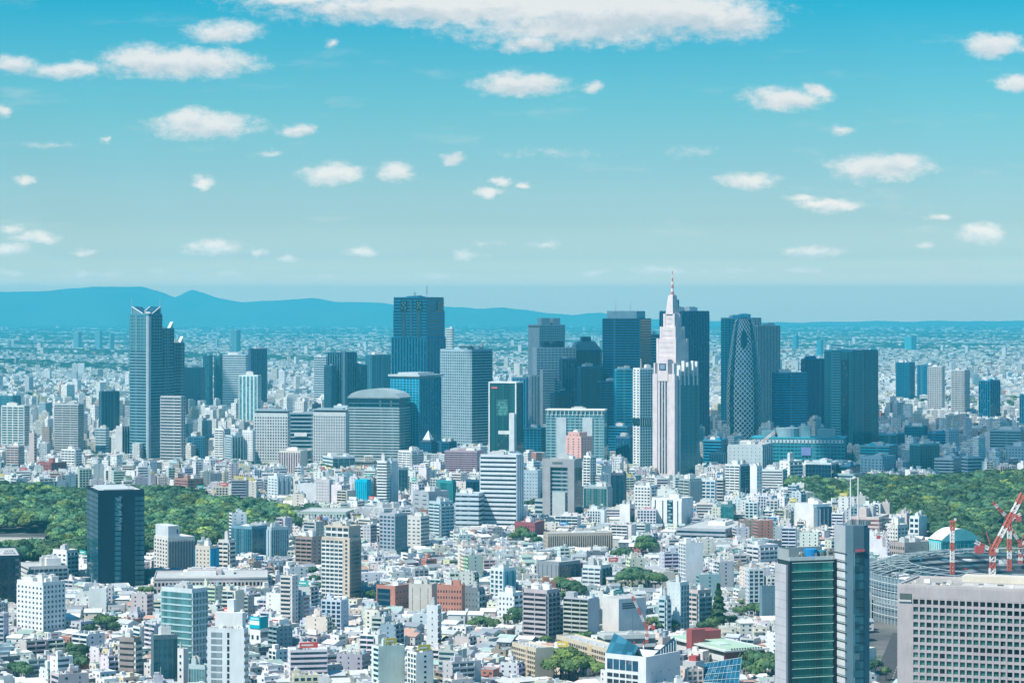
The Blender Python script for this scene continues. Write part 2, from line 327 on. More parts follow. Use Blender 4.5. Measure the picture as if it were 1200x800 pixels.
HERO = []      # (root, short, xl, xr, ytop, vis, Y, footprint centre, radius)
class Bld:
    def __init__(s, name, cat, label, short, xl, xc, xr, yt, Y=None, b=None, th=None, depth=None, wall=WHITE, glass=G_D, group=None, reg=True, drop=8):
        if Y is None: Y = 683100.0 / (b + drop - PY0)
        s.vis = b if b is not None else 366 + 683100 / Y - 6
        mono = xr - xc < 1.0
        phi = math.degrees(math.atan((xc - PX0) / F))
        if mono: th = 90.0 - (phi if th is None else th)
        elif th is None:
            th = math.degrees(math.atan2(xc - xl, xr - xc)); th = min(max(th, 22), 68)
        if Y > 3620 and max(wall) < .5: wall = (wall[0] * .6, wall[1] * .95, wall[2] * 1.06) if xl < 450 else (wall[0] * .14, min(.6, wall[1] * 1.12), min(.62, wall[2] * 1.45))      # distant dark walls tinted teal: the blue of their shade put into colour
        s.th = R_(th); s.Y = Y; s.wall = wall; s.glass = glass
        x, y, W, D = s.foot(xl, xc, xr, Y, depth)
        ca, sa = cos(s.th), sin(s.th)
        s.o = (x + ca * W / 2 - sa * D / 2, y + sa * W / 2 + ca * D / 2)       # base centre
        s.root = bpy.data.objects.new(name, None); link(s.root, None, (s.o[0], s.o[1], 0)); s.root.rotation_euler = (0, 0, s.th)
        s.root.empty_display_size = 5
        tag(s.root, label, cat, group)
        s.W, s.D = W, D; s.mb = Mesh(); s.main = s.seg(xl, xc, xr, yt, None, Y, W=W, D=D)
        s.ztop = s.main[5]; s.px = (xl, xr, yt)
        if reg: HERO.append(dict(root=s.root, short=short, xl=xl, xr=xr, yt=yt, vis=s.vis, Y=Y, c=s.o, r=math.hypot(W, D) / 2, W=W, D=D, th=s.th))
    def foot(s, xl, xc, xr, Y, depth=None):
        x, y = wx(xc, Y), Y
        dl = (-sin(s.th), cos(s.th)); dr = (cos(s.th), sin(s.th))
        D = solve((x, y), dl, xl)
        W = depth if (depth or xr - xc < 1.0) else solve((x, y), dr, xr)
        if not W: W = min(max(D * .7, 14), 30)
        return x, y, W, D
    def loc(s, x, y):
        dx, dy = x - s.o[0], y - s.o[1]; ca, sa = cos(s.th), sin(s.th); return (ca * dx + sa * dy, -sa * dx + ca * dy)
    def seg(s, xl, xc, xr, yt, yb=None, Y=None, W=None, D=None, depth=None):
        """a box volume by its seen edges -> (x0,x1,y0,y1,z0,z1) in the building's own frame"""
        Y = Y or s.Y
        if W is None: x, y, W, D = s.foot(xl, xc, xr, Y, depth)
        else: x, y = wx(xc, Y), Y
        lx, ly = s.loc(x, y)
        return (lx, lx + W, ly, ly + D, 0.0 if yb is None else wz(yb, Y), wz(yt, Y))
    def bx(s, sg, c=None, m=PAINT, mb=None, top=None, g=0.0):
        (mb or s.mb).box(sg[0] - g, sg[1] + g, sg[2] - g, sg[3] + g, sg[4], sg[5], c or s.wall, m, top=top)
    def fb(s, mb, sg, face, u0, u1, z0, z1, t0, t1, c, m=PAINT):
        x0, x1, y0, y1 = sg[:4]
        if face == 'L': mb.box(x0 - t1, x0 - t0, y1 - u1, y1 - u0, z0, z1, c, m)
        elif face == 'R': mb.box(x0 + u0, x0 + u1, y0 - t1, y0 - t0, z0, z1, c, m)
        elif face == 'l': mb.box(x1 + t0, x1 + t1, y0 + u0, y0 + u1, z0, z1, c, m)
        else: mb.box(x1 - u1, x1 - u0, y1 + t0, y1 + t1, z0, z1, c, m)
    def fw(s, sg, face): return (sg[3] - sg[2]) if face in 'Ll' else (sg[1] - sg[0])
    def part(s, mb, name, loc=(0, 0, 0)): return mb.obj(name, s.root, loc)
    def facade(s, sg, styles, pitch=4.0, z0=None, z1=None, wall=None, glass=None, rows=True, topb=None, wname='window_glazing'):
        """styles: {'L':(...), 'R':(...)}: band/grid/balc/punch make one row of windows per floor, each row a part of its own"""
        wall = wall or s.wall; glass = glass or s.glass
        z0 = (sg[4] + (4 if sg[4] < 1 else 0)) if z0 is None else z0; z1 = sg[5] - (1.6 if topb is None else topb) if z1 is None else z1
        n = max(1, int((z1 - z0) / pitch)); p = (z1 - z0) / n
        row = Mesh(); any_row = False
        for face, st in styles.items():
            for fc in (face, face.lower()):
                w = s.fw(sg, face); k = st[0]
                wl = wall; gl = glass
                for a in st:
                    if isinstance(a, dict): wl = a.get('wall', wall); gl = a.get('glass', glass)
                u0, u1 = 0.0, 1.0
                for a in st:
                    if isinstance(a, dict) and 'u' in a: u0, u1 = a['u']
                U0, U1 = u0 * w, u1 * w
                if k in ('band', 'grid', 'balc'):
                    fr = st[1]
                    s.fb(row, sg, fc, U0 + .15, U1 - .15, fr * p, p, .02, .12, gl, GLASS); any_row = True
                    t = .45 if k != 'balc' else 1.3
                    for i in range(n):
                        zz = z0 + i * p
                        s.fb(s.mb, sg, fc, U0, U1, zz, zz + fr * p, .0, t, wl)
                    if k == 'grid':
                        m = st[2]
                        for j in range(m + 1):
                            uc = U0 + (U1 - U0) * j / m; hw = (U1 - U0) / m * .5 * st[3]
                            s.fb(s.mb, sg, fc, max(U0, uc - hw), min(U1, uc + hw), z0, z1, .0, .55, wl)
                    if k == 'balc':
                        m = st[2]
                        for j in range(m + 1):
                            uc = U0 + (U1 - U0) * j / m
                            s.fb(s.mb, sg, fc, max(U0, uc - .25), min(U1, uc + .25), z0, z1, .0, 1.28, wl)
                elif k == 'punch':
                    m, ww, hh = st[1], st[2], st[3]
                    for j in range(m):
                        uc = U0 + (U1 - U0) * (j + .5) / m; hw = (U1 - U0) / m * ww / 2
                        s.fb(row, sg, fc, uc - hw, uc + hw, p * (.5 - hh / 2), p * (.5 + hh / 2), .0, .08, gl, GLASS); any_row = True
                elif k == 'fins':
                    m, ww = st[1], st[2]
                    s.fb(s.mb, sg, fc, U0, U1, z0, z1, .0, .1, gl, GLASS)
                    for j in range(m + 1):
                        uc = U0 + (U1 - U0) * j / m; hw = (U1 - U0) / m * ww / 2
                        s.fb(s.mb, sg, fc, max(U0, uc - hw), min(U1, uc + hw), z0, z1, .0, .8, wl)
                elif k == 'glass':
                    s.fb(row, sg, fc, U0 + .1, U1 - .1, .25, p, .02, .15, gl, GLASS); any_row = True
                    m = st[1]
                    for j in range(m + 1):
                        uc = U0 + (U1 - U0) * j / m
                        s.fb(s.mb, sg, fc, max(U0, uc - .12), min(U1, uc + .12), z0, z1, .0, .3, wl)
        if any_row and rows:
            me = row.data(wname)
            for i in range(n):
                o = bpy.data.objects.new(wname, me); link(o, s.root, (0, 0, z0 + i * p))
    def roof(s, sg, par=1.2, boxes=2, c=None, hbox=5.0, mast=0, seed=None, name='roof_box', helipad=False):
        """parapet in the wall mesh; each machine room, tank and mast a part"""
        x0, x1, y0, y1, _, z = sg; c = c or s.wall; r = random.Random(seed if seed is not None else int(x0 * 31 + z * 17))
        w, d = x1 - x0, y1 - y0
        t = .5
        for (a, b, e, f_) in ((x0, x1, y0, y0 + t), (x0, x1, y1 - t, y1), (x0, x0 + t, y0 + t, y1 - t), (x1 - t, x1, y0 + t, y1 - t)):
            s.mb.box(a, b, e, f_, z + .01, z + par, c)
        rf = Mesh(); rf.box(x0 + t, x1 - t, y0 + t, y1 - t, z + .02, z + .25, tuple(min(1, q * .8 + .08) for q in (.50, .51, .50))); s.part(rf, 'roof')
        for i in range(boxes):
            bw, bd = w * r.uniform(.2, .42), d * r.uniform(.2, .42); bx_, by_ = r.uniform(x0 + .1 * w, x1 - .1 * w - bw), r.uniform(y0 + .1 * d, y1 - .1 * d - bd)
            m = Mesh(); cc = r.choice([c, LGREY, OFF, WHITE]); h = hbox * r.uniform(.6, 1.1)
            m.box(bx_, bx_ + bw, by_, by_ + bd, z + .26, z + h, cc)
            rb = s.part(m, name)
            for k in range(2):
                u = Mesh(); u.box(bx_ + bw * (.12 + .42 * k), bx_ + bw * (.40 + .42 * k), by_ + bd * .2, by_ + bd * .8, z + h + .01, z + h + r.uniform(.7, 1.6), LGREY); u.obj('vent_unit', rb)
        if helipad:
            m = Mesh(); R = min(w, d) * .3; cx, cyy = (x0 + x1) / 2, (y0 + y1) / 2
            ring = [(cx + R * cos(a * pi / 8), cyy + R * sin(a * pi / 8)) for a in range(16)]
            m.prism(ring, z + hbox + 2, z + hbox + 2.7, LGREY)
            for a in range(0, 16, 4): m.tube((ring[a][0] * .8 + cx * .2, ring[a][1] * .8 + cyy * .2, z), (ring[a][0] * .8 + cx * .2, ring[a][1] * .8 + cyy * .2, z + hbox + 2), .4, GREY)
            s.part(m, 'helipad')
        for i in range(mast):
            m = Mesh(); mx, my = r.uniform(x0 + w * .25, x1 - w * .25), r.uniform(y0 + d * .25, y1 - d * .25); h = r.uniform(8, 14)
            m.tube((mx, my, z), (mx, my, z + h), .35, LGREY, r2=.15); m.box(mx - 1, mx + 1, my - .1, my + .1, z + h * .6, z + h * .6 + .3, LGREY); s.part(m, 'antenna')
    def done(s, name='wall'): return s.part(s.mb, name)
# ------------------------------------------------------------------ the setting
def sheet(name, pts, z, m, label=None):
    V = np.array([(x, y, z) for x, y in pts], float); me = make_mesh(name, V, np.arange(len(pts)), np.array([len(pts)]), np.zeros(1), None, mats=[m])
    o = link(bpy.data.objects.new(name, me)); tag(o, kind='structure', label=label); return o
sheet('ground', [(-14500, -400), (14500, -400), (14500, 47300), (-14500, 47300)], 0, MGR)

def ridge(name, Y, depth, prof, seed, base_px):
    """a range of hills: a height field whose crest follows the bearings of the real one"""
    r = np.random.default_rng(seed)
    n, m = 260, 26
    pxs = np.linspace(base_px[0], base_px[1], n)
    top = np.interp(pxs, [p[0] for p in prof], [p[1] for p in prof])
    k = r.normal(size=n); k = np.convolve(k, np.ones(4) / 4, 'same') * 1.3
    H = HC - (top + k * .7 - PY0) / F * Y
    V = np.zeros((m, n, 3))
    ph = r.uniform(0, 6, 8)
    for j in range(m):
        t = j / (m - 1); yy = Y - depth / 2 + depth * t
        w = 1 - abs(2 * t - 1) ** 1.5
        fold = sum(np.sin(pxs / (9 + 7 * q) + ph[q] + t * (2 + q)) for q in range(5)) / 5
        V[j, :, 0] = (pxs - PX0) / F * Y; V[j, :, 1] = yy + fold * depth * .04
        V[j, :, 2] = np.maximum(-1, H * w * (1 + .16 * fold * (1 - w)) - 2)
    idx = np.arange(m * n).reshape(m, n); q = np.stack([idx[:-1, :-1], idx[:-1, 1:], idx[1:, 1:], idx[1:, :-1]], -1).reshape(-1)
    me = make_mesh(name, V.reshape(-1, 3), q, np.full((m - 1) * (n - 1), 4), np.zeros((m - 1) * (n - 1)), None, smooth=True, mats=[MH])
    o = link(bpy.data.objects.new(name, me)); tag(o, kind='structure'); return o
ridge('hills', 43000, 7000, [(-300, 342), (0, 342), (40, 341), (80, 338), (120, 336), (165, 336), (190, 343), (205, 349), (213, 345), (225, 339), (238, 343), (255, 349), (280, 353), (330, 352), (365, 349), (395, 353), (440, 354),
      (480, 357), (520, 359), (560, 361), (590, 359), (610, 362), (640, 366), (670, 369), (690, 366), (705, 367), (760, 374), (900, 377), (1080, 376), (1500, 377)], 3, (-260, 1460))

# haze: one closed box of even, thin air over the whole plain
def haze_box():
    m = bpy.data.materials.new('haze_air'); m.use_nodes = True; nt = m.node_tree; nt.nodes.clear()
    out = N(nt, 'ShaderNodeOutputMaterial'); pv = N(nt, 'ShaderNodeVolumePrincipled')
    pv.inputs['Color'].default_value = (*HAZE_COLOR, 1); pv.inputs['Density'].default_value = HAZE_DENSITY; pv.inputs['Anisotropy'].default_value = 0.0
    nt.links.new(pv.outputs[0], out.inputs['Volume'])
    mb = Mesh(); mb.box(-15000, 15000, -600, 47500, -3, 700, (1, 1, 1)); me = mb.data('haze'); me.materials.clear(); me.materials.append(m)
    o = link(bpy.data.objects.new('haze', me)); tag(o, kind='stuff'); return o
haze_box()
# the fair-weather cloud overhead whose shade lies on the towers (above and outside the frame, like the big one at the top of the view)
def cloud(label, outline, z, thick, seed):
    '''outline: where its shade falls on the ground, as (column, distance) points'''
    sh = z / tan(R_(SUN_EL)); pts = [(wx(px, Y) + SUN_DIR[0] * sh, Y + SUN_DIR[1] * sh) for px, Y in outline]
    r = np.random.default_rng(seed); n = len(pts); xs = np.array(pts); x0, y0 = xs.min(0); x1, y1 = xs.max(0)
    def inside(x, y):
        c = False; j = n - 1
        for i in range(n):
            if (pts[i][1] > y) != (pts[j][1] > y) and x < (pts[j][0] - pts[i][0]) * (y - pts[i][1]) / (pts[j][1] - pts[i][1]) + pts[i][0]: c = not c
            j = i
        return c
    g = 22; nx, ny = int((x1 - x0) / g) + 3, int((y1 - y0) / g) + 3
    X, Yg = np.meshgrid(x0 - g + g * np.arange(nx), y0 - g + g * np.arange(ny), indexing='ij')
    M = np.array([[inside(X[i, j], Yg[i, j]) for j in range(ny)] for i in range(nx)])
    dist = np.zeros_like(X); cur = M.copy()
    for k in range(9):
        dist += cur; nb = cur.copy(); nb[1:] &= cur[:-1]; nb[:-1] &= cur[1:]; nb[:, 1:] &= cur[:, :-1]; nb[:, :-1] &= cur[:, 1:]; cur = nb
    top = z + thick * (1 - np.exp(-dist / 3.5)) * (.75 + .35 * np.abs(np.sin(X / 83 + np.sin(Yg / 61))) * np.abs(np.cos(Yg / 97 + 1)) + .25 * np.abs(np.sin(X / 31) * np.sin(Yg / 37)))
    bot = z - 12 * (1 - np.exp(-dist / 2)) + r.normal(size=X.shape) * 1.5
    V = np.concatenate([np.stack([X, Yg, top], -1).reshape(-1, 3), np.stack([X, Yg, bot], -1).reshape(-1, 3)]); off = nx * ny; idx = np.arange(off).reshape(nx, ny)
    cell = M[:-1, :-1] & M[1:, :-1] & M[1:, 1:] & M[:-1, 1:]; F_ = []
    I, J = np.where(cell)
    for i, j in zip(I, J):
        a, b, c, d = idx[i, j], idx[i + 1, j], idx[i + 1, j + 1], idx[i, j + 1]; F_ += [(a, b, c, d), (d + off, c + off, b + off, a + off)]
        for (di, dj, p, q) in ((0, -1, a, b), (1, 0, b, c), (0, 1, c, d), (-1, 0, d, a)):
            ii, jj = i + di, j + dj
            if not (0 <= ii < nx - 1 and 0 <= jj < ny - 1 and cell[ii, jj]): F_.append((p + off, q + off, q, p))
    F_ = np.array(F_); m, nt, b = mat('cloud_vapour'); b.inputs['Base Color'].default_value = (.85, .85, .85, 1); b.inputs['Roughness'].default_value = 1; b.inputs['Specular IOR Level'].default_value = 0
    tr = N(nt, 'ShaderNodeBsdfTransparent'); mx = N(nt, 'ShaderNodeMixShader'); mx.inputs[0].default_value = .48; nt.links.new(b.outputs[0], mx.inputs[1]); nt.links.new(tr.outputs[0], mx.inputs[2]); nt.links.new(mx.outputs[0], nt.nodes['Material Output'].inputs['Surface'])
    me = make_mesh('cloud', V, F_.reshape(-1), np.full(len(F_), 4), np.zeros(len(F_)), None, smooth=True, mats=[m]); tag(link(bpy.data.objects.new('cloud', me)), label, 'cloud')
cloud('white flat-bottomed cloud overhead whose shade lies on the towers', [(372, 4480), (450, 4440), (560, 4400), (605, 4300), (612, 3960), (640, 3800), (652, 3860), (700, 3840), (735, 3780), (760, 3900), (835, 3900), (852, 3780), (900, 3790), (956, 3800), (966, 3560), (975, 3390), (1060, 3370), (1130, 3400), (1240, 3480), (1260, 4600), (1110, 4700), (1050, 4900), (930, 5000), (800, 4950), (640, 5100), (520, 5000), (430, 5200), (370, 5000)], 1500, 190, 4)
cloud('smaller white cloud overhead whose shade lies right of the crowned tower', [(214, 4350), (246, 4450), (250, 5100), (300, 5700), (320, 6300), (240, 6200), (205, 5300)], 1450, 120, 5)

# ------------------------------------------------------------------ towers and the buildings one can tell apart
def T(name, cat, label, short, xl, xc, xr, yt, L=None, R=None, Y=None, b=None, th=None, depth=None, wall=WHITE, glass=G_D, pitch=4.0, core=None, coreM=PAINT, par=1.2, boxes=2, hbox=5., mast=0, heli=False, roofc=None, done=True, topb=None, group=None, reg=True, rooff=True, drop=8):
    B = Bld(name, cat, label, short, xl, xc, xr, yt, Y, b, th, depth, wall, glass, group, reg, drop)
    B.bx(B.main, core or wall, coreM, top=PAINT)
    st = {}
    if L: st['L'] = L
    if R: st['R'] = R
    if st: B.facade(B.main, st, pitch, topb=topb)
    if rooff: B.roof(B.main, par, boxes, roofc, hbox, mast, helipad=heli)
    if done: B.done()
    return B

# --- far towers on the plain
FT = 'far towers standing on the plain'
for (nm, a, b_, c, yt, Y, col, lab, sh) in [
    ('tower_block', 86, 92, 96, 389, 15500, BGREY, 'small pale tower far off on the plain left of the crowned tower', 'pale far tower'),
    ('tower_block', 111, 117, 120, 388, 15500, BGREY, 'slim grey tower on the far plain below the hills', 'slim far tower'),
    ('tower_block', 128, 130, 134, 391, 15000, TEAL, 'thin teal tower on the far plain just left of the crowned tower', 'thin teal far tower'),
    ('tower_block', 271, 277, 282, 387, 14000, DGREY, 'dark slim tower standing alone on the far plain above the navy block', 'lone far tower'),
    ('tower_block', 522, 530, 532, 385, 6500, WHITE, 'white gridded tower peeping from behind the twin-topped tower', 'white peeping tower'),
    ('tower_block', 957, 962, 965, 399, 13000, TEAL, 'small dark tower on the plain behind the teal tower on the right', 'small dark plain tower'),
    ('tower_block', 930, 933, 936, 393, 15000, TEAL, 'small bluish tower on the plain right of the vertical-striped tower', 'bluish plain tower'),
    ('tower_block', 1060, 1068, 1074, 394, 15000, LGREY, 'wide pale block on the plain above the dark woods', 'wide plain block')]:
    T(nm, 'tower', lab, sh, a, b_, c, yt, L=('band', .5), R=('band', .5), Y=Y, wall=tuple(.15 + q * .6 for q in col), glass=G_C, pitch=6, boxes=1)

# --- left group
T('office_tower', 'tower', 'glass tower with bright white right edge at the left border of the picture', 'white-edged glass tower', 2, 28, 34, 476, L=('grid', .35, 4, .15), R=('balc', .6, 1), Y=4100, b=525, th=70, wall=OFF, glass=G_T, pitch=4)
T('apartment_tower', 'tower', 'pale curved-looking tower with white balcony bands left of the crowned tower', 'white-banded tower', 64, 92, 98, 474, L=('balc', .5, 3), R=('band', .5), Y=4100, b=531, th=68, wall=LGREY, pitch=3.6, boxes=2)
T('office_tower', 'tower', 'dark slim tower behind the banded pair, left of the crowned tower', 'dark slim tower', 116, 119, 140, 459, L=('band', .5), R=('grid', .25, 6, .2), Y=4700, b=505, th=35, wall=(.05, .12, .17), glass=G_N, pitch=4)
T('office_tower', 'tower', 'narrow grey tower with a blank side at the foot of the crowned tower', 'narrow grey tower', 136, 143, 152, 500, L=None, R=('fins', 3, .3), Y=4050, b=532, wall=LGREY, glass=G_N, boxes=1)
T('office_building', 'building', 'stepped pale block below the slim dark tower with rooftop machinery', 'stepped pale block', 112, 124, 128, 502, L=('band', .5), R=('band', .5), Y=4150, b=532, wall=LBLUE, glass=G_C, boxes=2)
T('office_tower', 'tower', 'low teal apartment pair behind the left border towers', 'teal pair', 0, 15, 24, 464, L=('balc', .5, 4), R=('balc', .5, 3), Y=5000, b=480, wall=TEAL, boxes=1)
T('brick_hall', 'building', 'dark red brick hall with stepped roofs beside the park', 'dark red hall', 44, 60, 78, 543, L=('punch', 5, .4, .4), R=('punch', 5, .5, .4), Y=3420, b=552, wall=(.30, .10, .10), pitch=4, boxes=2, hbox=7)
T('apartment_block', 'building', 'pinkish apartment block at the left border above the park', 'pinkish border block', 8, 22, 28, 523, L=('balc', .5, 3), R=('band', .5), Y=3600, b=548, wall=LPINK, pitch=3.2)
T('apartment_block', 'building', 'white rounded block on a low podium between the park and the crowned tower', 'white rounded block', 72, 88, 95, 527, L=('balc', .5, 4), R=('balc', .5, 2), Y=3600, b=545, wall=WHITE, pitch=3.4)
T('apartment_block', 'building', 'slim pinkish white slab at the left above the park', 'slim pinkish slab', 34, 40, 43, 508, L=None, R=('band', .5), Y=3700, b=545, wall=LPINK)

# --- the crowned, stepped tower
def crowned_tower():
    Y = 4000; th = 50
    B = Bld('stepped_tower', 'tower', 'tall grey stepped tower with twin spiked crowns and a pale central strip', 'crowned tower', 152, 174, 190, 368, Y, 540, th, None, (.22, .29, .32), G_N)
    segs = [B.main]
    for (a, b_, c, yt, dy) in ((174, 190, 204, 385, 30), (186, 203, 216, 402, 62)):
        segs.append(B.seg(a, b_, c, yt, None, Y + dy))
    tops = (G_C, G_D, G_D)
    for i, sg in enumerate(segs):
        B.bx(sg, (.05, .24, .32))
        zt = sg[5]; zm = zt - 58 if i < 2 else zt - 48
        B.facade(sg, {'L': ('band', .55), 'R': ('band', .55)}, 4.7, z0=4, z1=zm)
        B.facade(sg, {'L': ('grid', .25, 5, .12, {'glass': G_C}), 'R': ('grid', .3, 5, .2)}, 4.7, z0=zm, z1=zt - 2)
        B.roof(sg, 1.0, 1, None, 4)
    x0, x1, y0, y1, _, zt = B.main
    # pale corner strip, full height
    m = Mesh(); m.box(x0 - 1.4, x0 + 4.0, y0 - 1.4, y0 + 4.0, 0, zt - 3, (.42, .50, .54)); m.box(x0 - 1.5, x0 - 1.4, y0 + 1, y0 + 1.6, 0, zt - 3, G_N, GLASS)
    B.part(m, 'corner_strip')
    # crowns: two raking glass wedges with a spike each, and small gables on the lower blocks
    def wedge(mb, xa, xb, ya, yb, z, hA, hB, c, mm=PAINT):
        mb.poly([(xa, ya, z), (xb, ya, z), (xb, ya, z + hB), (xa, ya, z + hA)], c, mm)
        mb.poly([(xb, yb, z), (xa, yb, z), (xa, yb, z + hA), (xb, yb, z + hB)], c, mm)
        mb.poly([(xa, yb, z), (xa, ya, z), (xa, ya, z + hA), (xa, yb, z + hA)], c, mm)
        mb.poly([(xb, ya, z), (xb, yb, z), (xb, yb, z + hB), (xb, ya, z + hB)], c, mm)
        mb.poly([(xa, ya, z + hA), (xb, ya, z + hB), (xb, yb, z + hB), (xa, yb, z + hA)], (.7, .75, .77), PAINT)
    w = x1 - x0; d = y1 - y0
    for (ya, yb, hA, hB) in ((y0 + .55 * d, y1 - .06 * d, 0, 0),):
        m = Mesh()   # far-left crown: rises to the outside (y1)
        xa, xb = x0 + .1 * w, x1 - .2 * w
        m.poly([(xa, y1 - 2, zt), (xa, y0 + .35 * d, zt), (xa, y1 - 2, zt + 12)], (.12, .24, .30)); m.tube((xa - .3, y0 + .35 * d, zt + .3), (xa - .3, y1 - 2, zt + 12), .9, (.66, .7, .72), 4); m.poly([(xb, y0 + .35 * d, zt), (xb, y1 - 2, zt), (xb, y1 - 2, zt + 12)], (.6, .66, .7))
        m.poly([(xa, y0 + .35 * d, zt), (xb, y0 + .35 * d, zt), (xb, y1 - 2, zt + 12), (xa, y1 - 2, zt + 12)], (.03, .12, .17), GLASS)
        m.poly([(xb, y1 - 2, zt), (xa, y1 - 2, zt), (xa, y1 - 2, zt + 12), (xb, y1 - 2, zt + 12)], (.5, .55, .6))
        B.part(m, 'crown')
        m = Mesh()
        ya_, yb_ = y0 + .05 * d, y0 + .6 * d
        m.poly([(x1 - 2, ya_, zt), (x1 - 2, ya_, zt + 12), (x0 + .3 * w, ya_, zt)], (.10, .2, .25)); m.poly([(x1 - 2, yb_, zt), (x0 + .3 * w, yb_, zt), (x1 - 2, yb_, zt + 12)], (.5, .55, .6))
        m.poly([(x0 + .3 * w, ya_, zt), (x1 - 2, ya_, zt + 12), (x1 - 2, yb_, zt + 12), (x0 + .3 * w, yb_, zt)], (.03, .12, .17), GLASS)
        m.tube((x0 + .3 * w, ya_ - .3, zt + .3), (x1 - 2, ya_ - .3, zt + 12), .9, (.66, .7, .72), 4); m.tube((x0 + .3 * w, yb_, zt + .3), (x1 - 2, yb_, zt + 12), .8, (.66, .7, .72), 4)
        m.poly([(x1 - 2, ya_, zt), (x1 - 2, yb_, zt), (x1 - 2, yb_, zt + 12), (x1 - 2, ya_, zt + 12)], (.5, .55, .6))
        B.part(m, 'crown')
    for (ax, ay) in ((x0 + 2, y1 - 2.5), (x1 - 2.5, y0 + 2)):
        m = Mesh(); m.tube((ax, ay, zt), (ax, ay, zt + 27), .8, (.4, .5, .55), r2=.25); m.tube((ax + 3, ay + 1, zt), (ax, ay, zt + 20), .4, (.5, .58, .62)); B.part(m, 'spike')
    for sg in segs[1:]:
        m = Mesh(); a0, a1, b0, b1, _, z = sg; xm = a1 - 8
        m.poly([(xm, b0 + 1, z), (a1 - 1, b0 + 1, z), (a1 - 1, b0 + 1, z + 11)], (.5, .58, .62)); m.poly([(xm, b0 + 8, z), (a1 - 1, b0 + 8, z + 11), (a1 - 1, b0 + 8, z)], (.6, .65, .68))
        m.poly([(xm, b0 + 1, z), (a1 - 1, b0 + 1, z + 11), (a1 - 1, b0 + 8, z + 11), (xm, b0 + 8, z)], (.6, .66, .7)); m.poly([(a1 - 1, b0 + 1, z), (a1 - 1, b0 + 8, z), (a1 - 1, b0 + 8, z + 11), (a1 - 1, b0 + 1, z + 11)], (.6, .65, .68))
        B.part(m, 'gable')
    B.done()
crowned_tower()
T('hotel_tower', 'tower', 'squat white-banded tower with narrower top in front of the crowned tower', 'squat banded tower', 188, 212, 217, 465, L=('band', .5), R=('grid', .4, 2, .4), Y=3850, b=541, th=66, wall=LGREY, glass=G_N, pitch=4.4, boxes=0, done=False).done()
T('office_tower', 'tower', 'light turquoise glass tower with tall white vertical stripes', 'turquoise tower', 280, 302, 306, 440, L=('fins', 5, .35), R=('band', .3), Y=4900, b=494, th=66, wall=(.68, .76, .76), glass=G_L, boxes=1, hbox=11)
T('office_tower', 'tower', 'navy blue box tower standing behind the turquoise tower', 'navy far tower', 291, 294, 313, 409, L=None, R=('grid', .3, 3, .1), Y=6000, b=450, th=30, wall=(.03, .07, .15), glass=(.005, .02, .06), pitch=5)
T('apartment_tower', 'tower', 'left one of two teal slab towers right of the crowned tower', 'left teal slab', 238, 245, 249, 417, L=('fins', 3, .3), R=('fins', 2, .3), Y=5600, b=455, wall=TEAL, glass=G_C, boxes=1)
T('apartment_tower', 'tower', 'right one of two teal slab towers, next to the pale banded block', 'right teal slab', 251, 257, 261, 417, L=('fins', 3, .3), R=('fins', 2, .3), Y=5620, b=455, wall=TEAL, glass=G_C, boxes=1)
T('office_building', 'building', 'wide pale banded office block behind the turquoise tower', 'wide banded block', 261, 288, 291, 416, L=('band', .55), R=('band', .5), Y=5600, b=450, th=75, wall=LBLUE, glass=G_D, pitch=5)
T('office_building', 'building', 'dark blue wide building behind and right of the crowned tower', 'dark blue wide building', 216, 236, 240, 431, L=('grid', .3, 5, .1), R=('band', .4), Y=5400, b=455, wall=(.05, .15, .22), glass=G_N, pitch=4)
T('office_building', 'building', 'low dark blue building with small windows right of the squat banded tower', 'low dark blue building', 220, 240, 244, 512, L=('grid', .3, 8, .3), R=('band', .4), Y=3950, b=538, wall=(.06, .17, .25), glass=G_N, pitch=3.5)
T('apartment_block', 'building', 'white stepped apartment tower left of the white gridded block', 'white stepped tower', 252, 262, 267, 503, L=('balc', .5, 2), R=('balc', .5, 1), Y=3800, b=538, wall=WHITE, glass=G_D, pitch=3.3, boxes=2)
T('office_building', 'building', 'teal-sided office slab between the stepped tower and the gridded block', 'teal-sided slab', 264, 272, 285, 511, L=('balc', .5, 1), R=('fins', 4, .1), Y=3750, b=540, wall=LBLUE, glass=G_T, pitch=3.3)
T('hotel_block', 'building', 'white hotel-like block with small windows touching the gridded block', 'white small-windowed block', 284, 296, 299, 505, L=('punch', 6, .4, .4), R=('punch', 2, .4, .4), Y=3760, b=540, wall=WHITE, pitch=3.3)

# --- the gridded twin blocks and the barrel-roofed one
def eave_block(label, short, xl, xc, xr, yt, b, Y):
    B = T('office_block', 'building', label, short, xl, xc, xr, yt, L=('grid', .42, 13, .45), R=('grid', .5, 2, .5), Y=Y, b=b, th=76, wall=(.62, .64, .63), glass=G_N, pitch=4.3, done=False, topb=6, rooff=False)
    x0, x1, y0, y1, _, z = B.main
    m = Mesh(); m.box(x0 + 1, x1 - 1, y0 + 1, y1 - 1, z - .01, z + 3, G_N, GLASS); m.box(x0 - 1.5, x1 + 1, y0 - 1.5, y1 + 1.5, z + 3, z + 4.2, (.32, .42, .46))
    m.box(x0 + 3, x1 - 3, y0 + 5, y1 - 5, z + 4.2, z + 6.2, (.30, .38, .42)); B.part(m, 'roof'); B.done(); return B
eave_block('left white gridded office block under a dark overhanging roof', 'left gridded block', 298, 337, 340, 484, 545, 3850)
eave_block('right white gridded office block joined by the glass link', 'right gridded block', 367, 405, 409, 483, 543, 3830)
B = T('glass_link', 'building', 'dark glass link building with white bars between the twin gridded blocks', 'glass link', 338, 367, 369, 484, L=('band', .35), R=None, Y=3960, b=528, th=84, depth=25, wall=(.35, .45, .5), glass=G_N, pitch=6, done=False, boxes=1)
